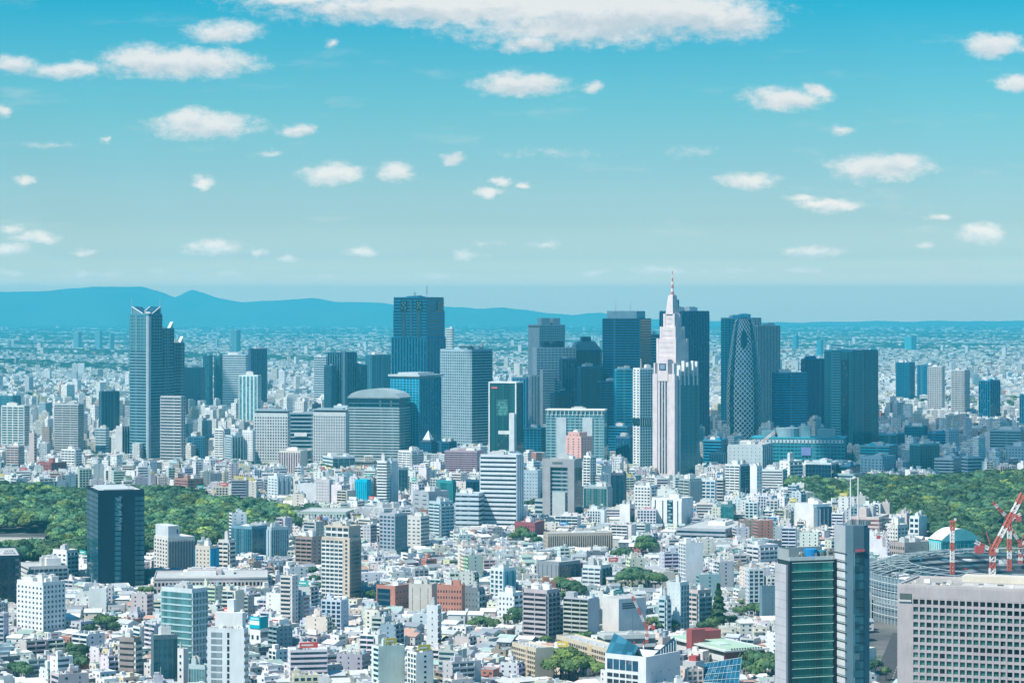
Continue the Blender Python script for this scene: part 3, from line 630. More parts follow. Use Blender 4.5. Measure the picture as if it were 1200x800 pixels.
B.fb(B.mb, B.main, 'L', .25 * B.D, .75 * B.D, wz(511, 3960), wz(507, 3960), .5, 2.5, WHITE); B.done()
T('office_building', 'building', 'small domed white roof-house building behind the glass link', 'small domed building', 346, 356, 360, 471, L=('punch', 4, .3, .3), R=('punch', 2, .3, .3), Y=4300, b=482, wall=OFF, boxes=1, hbox=6)
def barrel_block():
    B = T('office_block', 'building', 'broad white-banded office block with dark top storeys and a low barrel roof', 'barrel-roofed block', 408, 468, 481, 478, L=('band', .5), R=('band', .45, {'wall': (.2, .34, .4)}), Y=3900, b=548, th=72, wall=(.42, .50, .52), glass=G_D, pitch=4.2, done=False, rooff=False)
    x0, x1, y0, y1, _, z = B.main; H = 15
    top = Mesh(); top.box(x0 + .6, x1 - .6, y0 + .6, y1 - .6, z, z + H, (.06, .17, .22)); B.part(top, 'top_storey')
    for k in range(2):
        m = Mesh(); m.box(x0 + .4, x1 - .4, y0 + .4, y1 - .4, z + 2 + 6 * k, z + 6 + 6 * k, G_N, GLASS); B.part(m, 'window_glazing')
    m = Mesh(); n = 12
    for i in range(n):
        a0, a1 = i / n, (i + 1) / n; f = lambda a: z + H + 1 + 13 * math.sin(pi * min(max(a, 0.0), 1.0)) ** .55
        ya, yb = y0 - 1 + (y1 - y0 + 2) * a0, y0 - 1 + (y1 - y0 + 2) * a1
        m.poly([(x0 - 1, yb, f(a1)), (x0 - 1, ya, f(a0)), (x1 + 1, ya, f(a0)), (x1 + 1, yb, f(a1))][::-1], (.36, .44, .46))
        m.poly([(x0 - 1, yb, z + H), (x0 - 1, ya, z + H), (x0 - 1, ya, f(a0)), (x0 - 1, yb, f(a1))], (.36, .44, .46)); m.poly([(x1 + 1, ya, z + H), (x1 + 1, yb, z + H), (x1 + 1, yb, f(a1)), (x1 + 1, ya, f(a0))], (.36, .44, .46))
    m.box(x0 - 1, x1 + 1, y0 - 1, y1 + 1, z + H - .5, z + H + .99, (.32, .4, .44)); B.part(m, 'barrel_roof')
    B.done()
barrel_block()
T('office_building', 'building', 'pale blank box between the twin blocks and the barrel-roofed block', 'pale blank box', 391, 407, 410, 476, Y=4200, b=484, wall=LBLUE, L=('punch', 3, .2, .2), boxes=1)
# --- the three-part grey tower behind
B = Bld('office_tower', 'tower', 'grey-teal tower of clustered shafts stepping down to the right', 'clustered grey tower', 384, 404, 418, 413, 4700, 474, 50, None, (.26, .36, .39), G_N)
for (a, b_, c, yt, dy) in ((384, 404, 418, 413, 0), (412, 422, 430, 428, 20), (380, 388, 394, 429, -6)):
    sg = B.main if dy == 0 else B.seg(a, b_, c, yt, None, 4700 + dy); B.bx(sg, (.05, .24, .32)); B.facade(sg, {'L': ('fins', 7, .45), 'R': ('fins', 5, .45)}, 5, rows=False); B.roof(sg, 1, 1, None, 4)
m = Mesh(); x0, x1, y0, y1, _, z = B.main; m.box(x0 - 2, x0 + 3, y0 - 2, y0 + 3, 0, z + 2, (.34, .42, .44)); B.part(m, 'corner_strip'); B.done()
T('office_tower', 'tower', 'wide dark teal building left of the twin-topped tower', 'wide teal building', 428, 436, 458, 416, L=('band', .4), R=('grid', .3, 8, .1), Y=5500, b=456, th=30, wall=(.06, .22, .29), glass=G_D)
T('office_building', 'building', 'pale banded building behind the clustered grey tower', 'pale banded far building', 368, 382, 385, 418, L=('band', .5), R=('band', .5), Y=5600, b=450, wall=LBLUE, glass=G_D, pitch=5)

# --- twin-topped city hall
def twin_top():
    Y = 4600; W_ = (.17, .29, .34)
    B = Bld('twin_topped_tower', 'tower', 'massive grey-teal tower with two notched heads and an antenna on top', 'twin-topped tower', 459, 500, 522, 395, Y, 436, 62, None, W_, G_N)
    B.bx(B.main, (.03, .22, .3)); B.facade(B.main, {'L': ('fins', 12, .5), 'R': ('fins', 6, .5)}, 5, rows=False)
    segs = [B.seg(461, 500, 521, 364, 395, Y + 3), B.seg(461.5, 499.5, 520, 349, 364, Y + 5)]
    for sg in segs:
        B.bx(sg, (.04, .22, .32)); B.facade(sg, {'L': ('band', .5), 'R': ('band', .5)}, 5.0, z0=sg[4], topb=.5)
    x0, x1, y0, y1, z0, zt = segs[1]; d = y1 - y0; za = segs[0][4] - 90
    for k, (u0, u1) in enumerate(((.22, .42), (.88, .70))):
        m = Mesh(); ya, yb = y1 - u0 * d, y1 - u1 * d; ya, yb = min(ya, yb), max(ya, yb)
        m.box(x0 - 1.5, x0 - 1.1, ya, yb, zt - 30, zt - 5, (.01, .035, .05), GLASS)
        for (q, zz) in ((.3, -9), (.7, -9), (.5, -13), (.25, -17), (.75, -18)):
            m.box(x0 - 1.9, x0 - 1.5, ya + (yb - ya) * q - .8, ya + (yb - ya) * q + .8, zt + zz - 1, zt + zz + .8, (.6, .7, .74))
        B.part(m, 'crown_opening')
        m = Mesh(); yc = (ya + yb) / 2; m.box(x0 - 3.2, x0 + 1, yc - 4.2, yc + 4.2, 0, zt - 26, (.16, .34, .42))
        for j in range(4): m.box(x0 - 3.5, x0 - 3.2, yc - 3.6 + j * 2.1, yc - 2.6 + j * 2.1, 0, zt - 26, G_N, GLASS)
        B.part(m, 'centre_shaft')
    m = Mesh(); yc = y0 + .45 * d; m.box(x0 - 2.4, x0 + .5, yc - 2.2, yc + 2.2, 0, zt - 3, (.10, .2, .26)); B.part(m, 'recess_strip')
    w = x1 - x0
    m = Mesh(); m.box(x1 * .3 - 1, x1 * .3 + w * .25, y0 - 1.7, y0 - .5, zt - 28, zt - 5, (.01, .035, .05), GLASS); B.part(m, 'crown_opening')
    B.roof(segs[1], 1.5, 2, None, 4)
    for (yy, h) in ((y0 + .25 * d, 24), (y0 + .62 * d, 12)):
        m = Mesh(); m.tube((x0 + w / 2, yy, zt), (x0 + w / 2, yy, zt + h), .6, LGREY, r2=.3)
        for q in (.4, .6, .8): m.box(x0 + w / 2 - 1.6, x0 + w / 2 + 1.6, yy - 1.6, yy + 1.6, zt + h * q, zt + h * q + .6, GREY)
        B.part(m, 'antenna')
    B.done()
twin_top()
B = T('office_tower', 'tower', 'tall office block with flat projecting roof slab in front of the twin-topped tower', 'flat-roofed tower', 458, 491, 517, 442, L=('grid', .3, 9, .25), R=('fins', 14, .15), Y=3950, b=531, th=55, wall=(.20, .36, .43), glass=(.02, .13, .19), pitch=4, rooff=False, done=False)
x0, x1, y0, y1, _, z = B.main; m = Mesh(); m.box(x0 - 3, x1 + 3, y0 - 3, y1 + 3, z + 1, z + 4, (.50, .56, .57)); m.box(x0 + 1, x1 - 1, y0 + 1, y1 - 1, z, z + 1, (.1, .15, .18)); m.box(x0 + 8, x1 - 8, y0 + 8, y1 - 8, z + 4, z + 7, (.45, .52, .54)); B.part(m, 'roof_slab'); B.done()
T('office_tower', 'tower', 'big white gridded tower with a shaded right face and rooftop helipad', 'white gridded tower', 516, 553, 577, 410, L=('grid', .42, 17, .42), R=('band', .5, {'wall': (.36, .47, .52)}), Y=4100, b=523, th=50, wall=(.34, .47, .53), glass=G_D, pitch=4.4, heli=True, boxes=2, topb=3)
BF = T('office_tower', 'tower', 'dark glass tower with a thin white frame and a stair shaft at its foot', 'white-framed glass tower', 573, 605, 613, 449, L=('grid', .12, 3, .04, {'wall': G_N}), R=('glass', 3), Y=3750, b=532, th=72, wall=(.05, .13, .15), glass=(.015, .10, .11), pitch=4, rooff=False, done=False)
B = None
def frame_on():
    h = HERO[-1]; r = h['root']; D, W = h['D'], h['W']; z = wz(449, 3750)
    m = Mesh(); x0 = -W / 2; y0, y1 = -D / 2, D / 2
    m.box(x0 - 1.2, x0 - .5, y1 - 1.6, y1 + .4, 0, z, (.75, .78, .78)); m.box(x0 - 1.2, x0 - .5, y0 - .4, y0 + 1.6, 0, z, (.75, .78, .78)); m.box(x0 - 1.2, -x0, y0 - .4, y1 + .4, z, z + 2, (.75, .78, .78)); m.obj('frame', r)
    m = Mesh(); m.box(x0 - 1.1, x0 - .5, y0 + D * .68, y0 + D * .9, z - 8, z - 5.5, (.62, .05, .08))
    for k in range(5): m.box(x0 - 1.2, x0 - 1.1, y0 + D * (.70 + .04 * k), y0 + D * (.725 + .04 * k), z - 7.5, z - 6, (.8, .3, .3))
    m.obj('sign', r)
    m = Mesh(); zz = wz(484, 3740); m.box(x0 - 7, x0 - 1.3, y0 + 1, y0 + 9, 0, zz, (.66, .69, .69)); m.obj('stair_shaft', r)
    m = Mesh(); m.box(x0 - 5, x0 - 1.3, y0 + 9.2, y0 + D * .62, 0, wz(509, 3740), (.02, .07, .09), GLASS); m.box(x0 - 5, x0 - 1.3, y0 + 9.2, y0 + D * .62, wz(509, 3740), wz(505, 3740), (.7, .72, .7)); m.obj('porch_block', r)
    m = Mesh(); m.box(x0 - .35, x0 - .2, y0 + D * .3, y0 + D * .72, z - 48, z - 24, (.10, .30, .27), GLASS); m.obj('bright_window', r)
    return
frame_on()
# the wall mesh of that tower
BF.done()
T('office_building', 'building', 'plain mauve slab wall behind the white-framed glass tower', 'mauve slab', 600, 617, 619, 443, Y=4050, b=510, wall=(.36, .37, .42), L=('fins', 4, .7), boxes=0)
T('office_building', 'building', 'dark low glass building crowned by pale machinery right of the framed tower', 'dark low glass building', 612, 634, 641, 502, L=('grid', .3, 5, .2), R=('band', .4), Y=3850, b=530, wall=(.05, .17, .23), glass=G_N)
# pyramid roofed
B = T('office_building', 'building', 'small dark tower with a white pyramid roof at the foot of the flat-roofed tower', 'pyramid-roofed building', 492, 505, 512, 517, L=('grid', .25, 4, .15), R=('grid', .25, 3, .15), Y=3700, b=531, wall=(.04, .10, .16), glass=G_N, rooff=False, done=False)
x0, x1, y0, y1, _, z = B.main; m = Mesh(); cx, cyy = (x0 + x1) / 2, (y0 + y1) / 2; r4 = [(x0, y0), (x1, y0), (x1, y1), (x0, y1)]; r4i = [(cx + (a - cx) * .66, cyy + (b - cyy) * .66) for a, b in r4]
m.prism([(cx + (a - cx) * .7, cyy + (b - cyy) * .7) for a, b in r4], z, z + 2, DGREY)
for i in range(4):
    a, b = r4i[i], r4i[(i + 1) % 4]; m.poly([(a[0], a[1], z + 2), (b[0], b[1], z + 2), (cx, cyy, z + 16)], (.62, .68, .7))
B.part(m, 'pyramid_roof'); B.done()
T('office_building', 'building', 'dark blue building with rooftop trees right of the pyramid roof', 'tree-topped dark building', 512, 526, 535, 518, L=('grid', .25, 5, .15), R=('grid', .25, 3, .15), Y=3720, b=532, wall=(.04, .11, .17), glass=G_N)
T('department_store', 'building', 'wide mauve-banded building with a cream roof-house below the white gridded tower', 'mauve-banded building', 521, 559, 567, 529, L=('band', .5), R=('punch', 3, .5, .4), Y=3450, b=553, th=74, wall=(.42, .31, .36), glass=(.12, .08, .12), pitch=2.8, boxes=3)
T('office_building', 'building', 'white small block with round rooftop drum left of the pyramid-roofed building', 'drum-topped block', 467, 482, 496, 529, L=('balc', .5, 3), R=('balc', .5, 2), Y=3500, b=545, wall=WHITE, pitch=3)

# --- centre group
B = T('office_tower', 'tower', 'pale concrete tower with two roof boxes and blank left flank', 'two-boxed pale tower', 619, 632, 662, 381, L=None, R=('grid', .35, 12, .2), Y=4600, b=470, th=24, wall=(.42, .50, .53), glass=G_C, pitch=4.2, rooff=False, done=False)
x0, x1, y0, y1, _, z = B.main
for (a, b_) in ((.12, .45), (.58, .85)):
    m = Mesh(); m.box(x0 + (x1 - x0) * a, x0 + (x1 - x0) * b_, y0 + 4, y0 + 20, z, z + 13, (.40, .48, .51)); B.part(m, 'roof_box')
B.mb.box(x0 - .3, x0 + .6, y0 + 1, y1 - 1, z - 4, z - 1, G_N, GLASS); B.roof(B.main, 1, 0); B.done()
B = T('office_tower', 'tower', 'light grey stepped tower with rows of small windows and dark roof plant', 'light stepped tower', 624, 629, 675, 407, L=None, R=('punch', 11, .7, .35), Y=4200, b=500, th=18, wall=(.58, .62, .63), glass=(.08, .2, .24), pitch=4.3, rooff=False, done=False)
sg = B.seg(617, 622, 650, 440, None, 4190); B.bx(sg); B.facade(sg, {'L': ('fins', 2, .7), 'R': ('fins', 8, .7)}, 4, rows=False); sg2 = B.seg(633, 636, 650, 433, None, 4170); B.bx(sg2); B.facade(sg2, {'R': ('band', .6)}, 4)
x0, x1, y0, y1, _, z = B.main; m = Mesh(); m.box(x0 + 14, x0 + 24, y0 + 3, y1 - 2, z, z + 9, (.03, .08, .14)); m.box(x0 + 24, x0 + 34, y0 + 3, y1 - 2, z, z + 5, (.03, .08, .14)); m.box(x0 + 34, x0 + 48, y0 + 3, y1 - 2, z, z + 10, (.03, .08, .14)); B.part(m, 'roof_plant'); B.roof(sg, 1, 0); B.done()
def slant_dark():
    B = Bld('office_tower', 'tower', 'dark blue tower with sloped shoulders behind the black slabs', 'slope-shouldered dark tower', 667, 672, 705, 410, 4250, 480, 25, None, (.04, .12, .20), G_N)
    B.bx(B.main); B.facade(B.main, {'L': ('fins', 3, .3), 'R': ('glass', 9)}, 4)
    x0, x1, y0, y1, _, z = B.main; w = x1 - x0; m = Mesh()
    ra = [(x0, y0), (x1, y0), (x1, y1), (x0, y1)]; rb = [(x0 + .18 * w, y0 + 2), (x1 - .22 * w, y0 + 2), (x1 - .22 * w, y1 - 2), (x0 + .18 * w, y1 - 2)]
    m.prism(ra, z, z + 14, (.10, .24, .32), topring=rb); m.box(x0 + .36 * w, x0 + .66 * w, y0 + 4, y1 - 4, z + 14, z + 22, (.03, .10, .17)); B.part(m, 'sloped_top'); B.done()
slant_dark()
T('office_tower', 'tower', 'black slab tower standing in front of the light stepped tower', 'black slab tower', 656, 659, 676, 421, L=('fins', 1, .3), R=('fins', 5, .2), Y=4050, b=480, th=20, wall=(.03, .12, .19), glass=G_N, boxes=1)
T('office_tower', 'tower', 'dark tower of two shafts with small pale roof horns, above the wide cyan block', 'horned dark tower', 677, 681, 706, 430, L=('fins', 2, .3), R=('glass', 8), Y=4100, b=480, th=22, wall=(.05, .16, .23), glass=G_D, boxes=2)
T('office_building', 'building', 'small black block at the foot of the black slab tower', 'small black block', 645, 650, 668, 461, L=None, R=('glass', 5), Y=3900, b=480, th=24, wall=(.02, .07, .12), glass=G_N, boxes=1)
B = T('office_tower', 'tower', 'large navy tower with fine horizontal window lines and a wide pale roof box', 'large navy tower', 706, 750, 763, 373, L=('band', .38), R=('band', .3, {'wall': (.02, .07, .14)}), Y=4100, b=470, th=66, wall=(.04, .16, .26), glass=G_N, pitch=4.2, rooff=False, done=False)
x0, x1, y0, y1, _, z = B.main; m = Mesh(); m.box(x0 + 5, x1 - 6, y0 + 8, y1 - 6, z, z + 12, (.42, .54, .58)); B.part(m, 'roof_box')
for yy in (y0 + 22, y0 + 48): m = Mesh(); m.tube((x0 + 15, yy, z + 12), (x0 + 15, yy, z + 30), .35, LGREY, r2=.15); B.part(m, 'antenna')
B.done()
T('office_tower', 'tower', 'dark flank tower between the navy tower and the teal block', 'dark flank tower', 700, 704, 724, 447, L=('glass', 2), R=('band', .35), Y=3960, b=520, th=25, wall=(.04, .15, .22), glass=G_N)
B = T('office_block', 'building', 'wide cyan glass block with white vertical panels and a white roof rim', 'wide cyan block', 640, 708, 713, 482, L=('grid', .3, 12, .1, {'wall': (.35, .52, .54)}), R=('glass', 2), Y=3700, b=540, th=80, depth=28, wall=(.30, .48, .50), glass=G_C, pitch=4, done=False, boxes=1)
x0, x1, y0, y1, _, z = B.main; D = y1 - y0
for (u0, u1) in ((.18, .35), (.63, .80)):
    m = Mesh(); m.box(x0 - 2, x0 + 1, y1 - u1 * D, y1 - u0 * D, 0, z - 9, (.55, .60, .62)); B.part(m, 'wall_panel')
m = Mesh(); m.box(x0 - 3, x1, y0 - 1, y1 + 1, z + 1.3, z + 3, WHITE)
for k in range(14): m.box(x0 - 2.6, x0 - 2, y0 + D * (k + .5) / 14 - .4, y0 + D * (k + .5) / 14 + .4, z - 6, z + 1.3, WHITE)
B.part(m, 'roof_rim'); B.done()
B = Bld('hotel_block', 'building', 'pink stepped hotel-like tower in front of the wide cyan block', 'pink stepped tower', 663, 681, 694, 512, 3550, 538, 45, None, PINK, (.2, .08, .10))
for (a, b_, c, yt, dy) in ((663, 681, 694, 512, 0), (666, 679, 688, 507, 4)):
    sg = B.main if dy == 0 else B.seg(a, b_, c, yt, None, 3554); B.bx(sg); B.facade(sg, {'L': ('punch', 3, .3, .4), 'R': ('punch', 4, .3, .4)}, 3.4); B.roof(sg, 1, 1, None, 4)
B.done()
T('office_tower', 'tower', 'slate teal tower with a rooftop dish left of the slim white tower', 'slate teal tower', 720, 722, 743, 433, L=('fins', 1, .3), R=('band', .4), Y=3850, b=500, th=18, wall=(.14, .36, .42), glass=G_T, pitch=4.2, boxes=2)
T('office_building', 'building', 'dark purplish block at the foot of the slate teal tower', 'dark purplish block', 722, 738, 743, 512, L=('fins', 9, .4), R=('fins', 3, .4), Y=3750, b=535, wall=(.14, .17, .24), glass=G_N)
T('office_building', 'building', 'low blue-shaded block with a colonnade of dark bays below the slate tower', 'low bayed block', 713, 735, 742, 500, L=('band', .4), R=('band', .4), Y=3800, b=512, wall=(.08, .2, .28), glass=G_N)
B = T('apartment_tower', 'tower', 'slim tower with a white gridded left face, blue right face and a pale mast', 'slim white-faced tower', 742, 750, 768, 432, L=('grid', .5, 2, .5), R=('grid', .4, 6, .3, {'wall': (.35, .52, .58)}), Y=3700, b=548, th=28, wall=(.74, .76, .75), glass=G_D, pitch=4.0, done=False, boxes=1)
x0, x1, y0, y1, _, z = B.main; m = Mesh(); m.tube((x0 + 4, y0 + 4, z), (x0 + 4, y0 + 4, z + 15), 1.1, LPINK, r2=.6); B.part(m, 'mast')
m = Mesh(); zz = wz(490, 3700); m.box(x0 - .7, x1 + .7, y0 - .7, y1 + .7, zz - 11, zz, (.02, .07, .10), GLASS)
for k in range(8): m.box(x0 + (x1 - x0) * k / 7 - .35, x0 + (x1 - x0) * k / 7 + .35, y0 - 1, y0 - .7, zz - 11, zz, (.4, .55, .6))
B.part(m, 'dark_storey'); B.done()

# --- the stepped stone tower with spire
def stone_tower():
    Y = 3560; th = 45; ST = (.70, .60, .60); SH = (.10, .27, .33)
    B = Bld('stepped_stone_tower', 'tower', 'tall pinkish stone tower stepping up to a red and white striped spire', 'pink stone tower', 766, 791, 820, 440, Y, 558, th, None, ST, G_T)
    mn = B.main; x0, x1, y0, y1, _, z = mn; D = y1 - y0; W = x1 - x0
    B.mb.box(x0, x0 + 6, y0, y1, 0, z, ST); B.mb.box(x0 + 6, x1, y0 + .6, y1, 0, z - 1, (.12, .25, .3))
    # glazed right face, shade put into its dark teal colour; floor rows as parts
    B.facade((x0 + 8, x1, y0 + .6, y1, 0, z), {'R': ('glass', 8)}, 5.5, z0=2, wall=(.08, .25, .32), glass=(.02, .16, .22))
    for (u0, u1, c) in ((0, .02, WHITE), (.14, .17, (.55, .58, .6))):
        B.mb.box(x0 + W * u0 + .3, x0 + W * u1 + 2.0, y0 - 1.2, y0 + .6, 0, z, c if u0 else ST)
    for j in range(3):
        m = Mesh(); yc = y0 + D * (.40 + .13 * j); m.box(x0 - .15, x0 + .4, yc - 1.1, yc + 1.1, 3, z - 6, (.05, .09, .12), GLASS); B.part(m, 'window_strip')
    for u in (.33, .46, .59, .72): B.mb.box(x0 - .9, x0, y0 + D * u - 1.2, y0 + D * u + .8, 0, z - 3, (.66, .58, .58))
    B.mb.box(x0 - 1.6, x0 - .001, y0 + D * .80, y1 + .6, 0, z + 2, ST); B.mb.box(x0 - 1.6, x0 - .001, y0 - .8, y0 + D * .28, 0, z + 2, ST)
    for (a, b_, c, yt, yb, dy) in ((770, 792, 806, 397, 440, 12), (774, 791.5, 802, 383, 397, 15), (778, 790.5, 797.5, 368, 383, 18)):
        sg = B.seg(a, b_, c, yt, yb, Y + dy); m = Mesh(); m.box(*sg, ST)
        xx0, xx1, yy0, yy1, za, zb = sg
        m.box(xx0 - .7, xx0 - .001, yy0 - .7, yy0 + 3, za, zb + .5, (.72, .63, .62)); m.box(xx0 - .7, xx0 - .001, yy1 - 3, yy1 + .7, za, zb + .5, (.72, .63, .62)); m.box(xx0 + .001, xx0 + 3, yy0 - .7, yy0 - .001, za, zb + .5, (.6, .55, .56))
        m.box(xx1 - 3, xx1 + .7, yy0 - .7, yy0 - .001, za, zb + .5, (.6, .55, .56))
        for k in range(int((zb - za) / 7)): m.box(xx0 - .12, xx0, yy0 + 5, yy1 - 5, za + 4 + 7 * k, za + 4.8 + 7 * k, (.5, .42, .42))
        B.part(m, 'stepped_tier')
    s0 = B.seg(782, 789.5, 794, 368, 368, Y + 21); cx, cyy = (s0[0] + s0[1]) / 2, (s0[2] + s0[3]) / 2; za = wz(368, Y + 20); zb = wz(346, Y + 20)
    m = Mesh(); h1, h2 = 7.0, 4.2
    ring = [(cx - h1, cyy - h1), (cx + h1, cyy - h1), (cx + h1, cyy + h1), (cx - h1, cyy + h1)]; rt = [(cx - h2, cyy - h2), (cx + h2, cyy - h2), (cx + h2, cyy + h2), (cx - h2, cyy + h2)]
    m.prism(ring, za, zb, ST, topring=rt); m.box(cx + h2, cx + h1 + 4, cyy - 3, cyy + 5, za, zb - 6, (.12, .25, .32)); B.part(m, 'steeple')
    zc = wz(317, Y); n = 7
    spire = Mesh(); hh = (zc - zb) / n
    for k in range(n): spire.tube((cx, cyy, zb + hh * k), (cx, cyy, zb + hh * (k + 1)), 2.3 - k * .28, (.62, .16, .16) if k % 2 == 0 else (.8, .74, .72), 8, r2=2.1 - k * .28)
    spire.box(cx - 3, cx + 3, cyy - 3, cyy + 3, zb, zb + 1, ST); B.part(spire, 'spire')
    # crown of white fins round the shaft
    z1 = wz(423, Y)
    for k, (u, h) in enumerate(((.20, -6), (.36, 0), (.52, -2), (.72, 0), (.88, -1))):
        m = Mesh(); m.box(x0 + W * u, x0 + W * u + 2.4, y0 - .6, y0 + 6, z - 14, z1 + h, (.78, .78, .77)); B.part(m, 'fin')
    for u in (.05, .93): m = Mesh(); m.box(x0 - 1.8, x0 + 4, y0 + D * u - 1.2, y0 + D * u + 1.2, z - 10, z1 - 3, (.76, .7, .69)); B.part(m, 'fin')
    # clock, on a raised stone panel
    m = Mesh(); m.box(x0 - 1.7, x0 + 8, y0 + D * .30, y0 + D * .78, z - 8, wz(421, Y), ST); B.part(m, 'clock_panel')
    m = Mesh(); m.box(x0 - 2.1, x0 - 1.7, y0 + D * .38, y0 + D * .70, wz(434, Y), wz(426, Y), (.04, .07, .12)); m.box(x0 - 2.2, x0 - 2.1, y0 + D * .43, y0 + D * .65, wz(432.6, Y), wz(427.2, Y), (.22, .3, .42)); B.part(m, 'clock')
    B.done()
stone_tower()
T('office_tower', 'tower', 'tall dark blue tower behind the pink stone tower, with an aerial on its roof', 'tall blue tower behind the spire', 773, 799, 831, 365, L=('fins', 10, .35), R=('fins', 10, .25), Y=4300, b=500, th=48, wall=(.05, .20, .29), glass=(.01, .06, .11), boxes=2, hbox=11, mast=1)
T('office_tower', 'tower', 'pale banded tower glimpsed between the navy tower and the stone tower', 'glimpsed banded tower', 760, 763, 773, 392, L=('band', .5), R=('band', .5), Y=4500, b=425, th=30, wall=(.3, .48, .54), glass=G_D, pitch=5)

# --- right group: lattice tower etc.
T('office_tower', 'tower', 'broad grey-teal tower directly behind the white lattice tower', 'tower behind the lattice', 845, 882, 892, 373, L=('grid', .3, 9, .15), R=('grid', .4, 3, .3), Y=4450, b=495, th=66, wall=(.12, .33, .39), glass=G_T, pitch=4.3, boxes=3, hbox=7, mast=1)
T('office_tower', 'tower', 'tower with thin white vertical stripes right of the lattice tower', 'vertical-striped tower', 882, 888, 914, 382, L=('fins', 3, .3), R=('fins', 15, .42), Y=4400, b=470, th=22, wall=(.34, .52, .56), glass=(.01, .05, .09), boxes=2, topb=0)
def lattice_tower():
    Y = 4150; px = 873.5; z_top = wz(374, Y); x, y = wx(px, Y), Y
    B = Bld('lattice_tower', 'tower', 'curved cocoon tower wrapped in white diagonal lattice with an oval opening', 'lattice tower', 852, 874, 897, 374, Y, 498, 45, None, WHITE, G_T, reg=True)
    B.root.rotation_euler = (0, 0, -math.atan(x / y)); B.root.location = (x, y + 26, 0)
    n, mz = 40, 44; wall_pts = []
    def prof(t):      # half width over height 0..1
        return (1 - .50 * max(0, (t - .35) / .65) ** 2.0) * (1 - .10 * max(0, (.35 - t) / .35) ** 2)
    RX, RY = 28.5, 25.0
    def P(i, t, g=0):
        a = 2 * pi * i / n; r = prof(t); k = 1 - (max(0, t - .95) / .05) ** 2 * .12
        return ((RX * r * k + g) * cos(a), (RY * r * k + g) * sin(a), t * z_top)
    core = Mesh()
    for j in range(mz):
        for i in range(n):
            t0, t1 = j / mz, (j + 1) / mz
            core.poly([P(i, t0), P(i + 1, t0), P(i + 1, t1), P(i, t1)], (.015, .11, .16), GLASS, [(i * 4, t0 * 200), (i * 4 + 4, t0 * 200), (i * 4 + 4, t1 * 200), (i * 4, t1 * 200)])
    core.poly([P(i, 1) for i in range(n)], (.1, .2, .24)); core.obj('glass_shell', B.root)
    lat = Mesh(); ns = 44; nz = 54
    def Q(a, t, g=.5):
        r = prof(t); k = 1 - (max(0, t - .95) / .05) ** 2 * .12
        return np.array([(RX * r * k + g) * cos(a), (RY * r * k + g) * sin(a), t * z_top])
    panels = [(-pi / 2 - .62, -pi / 2 + .62), (-pi + .10, -pi / 2 - .95), (-pi / 2 + .95, -.10), (.5, pi - .5)]
    for (a0, a1) in panels:
        cols = max(2, int((a1 - a0) / .135)); da = (a1 - a0) / cols
        for j in range(nz):
            t0, t1 = j / nz, (j + 1) / nz
            for i in range(cols):
                A, Bq = a0 + i * da, a0 + (i + 1) * da
                if (i + j) % 2: p, q = (A, t0), (Bq, t1)
                else: p, q = (Bq, t0), (A, t1)
                P0, P1 = Q(*p), Q(*q)
                am, tm = (A + Bq) / 2 + pi / 2, (t0 + t1) / 2
                if (am / .27) ** 2 + ((tm - .85) / .068) ** 2 < 1: continue
                w = .8
                up = np.array([0, 0, w])
                lat.poly([P0 - up, P1 - up, P1 + up, P0 + up], (.84, .86, .86))
    lat.obj('lattice', B.root)
    op = Mesh(); ring = []
    for k in range(20):
        b_ = 2 * pi * k / 20; ring.append(tuple(Q(-pi / 2 + .27 * cos(b_), .85 + .068 * sin(b_), .7)))
    op.poly(ring, (.01, .06, .09), GLASS); op.obj('oval_opening', B.root)
    rp = Mesh(); rp.box(-6, 6, -5, 5, z_top, z_top + 4, (.1, .2, .25)); rp.tube((2, 0, z_top + 4), (2, 0, z_top + 10), .3, LGREY); rp.obj('roof_box', B.root)
lattice_tower()
T('office_building', 'building', 'blue-teal block with fine horizontal lines left of the big teal tower', 'blue-lined block', 905, 908, 946, 437, L=('band', .4), R=('band', .42), Y=4200, b=493, th=16, wall=(.10, .34, .44), glass=(.01, .09, .15), pitch=4.2, boxes=1)
T('office_tower', 'tower', 'darker blue tower half hidden left of the big teal tower', 'half-hidden blue tower', 939, 943, 966, 421, L=('fins', 2, .2), R=('grid', .25, 6, .1), Y=4500, b=480, th=24, wall=(.03, .15, .25), glass=(.005, .05, .10))
B = T('office_tower', 'tower', 'big teal glass tower with a darker central bay, broadest on the right side', 'big teal tower', 966, 999, 1029, 411, L=('glass', 10), R=('glass', 8), Y=4000, b=522, th=50, wall=(.06, .30, .36), glass=(.02, .17, .21), pitch=4.2, boxes=1, hbox=2, done=False)
D = B.D; m = Mesh(); x0, x1, y0, y1, _, z = B.main; m.box(x0 - 1.0, x0 - .4, y1 - .85 * D, y1 - .62 * D, 0, z - 14, (.01, .07, .12), GLASS); B.part(m, 'dark_bay')
m = Mesh()
for k in range(36): m.box(x0 - 1.4, x0 - .4, y1 - .60 * D, y1 - .26 * D, 30 + k * 4.2, 32 + k * 4.2, (.10, .36, .42))
B.part(m, 'louvre_panel'); B.done()
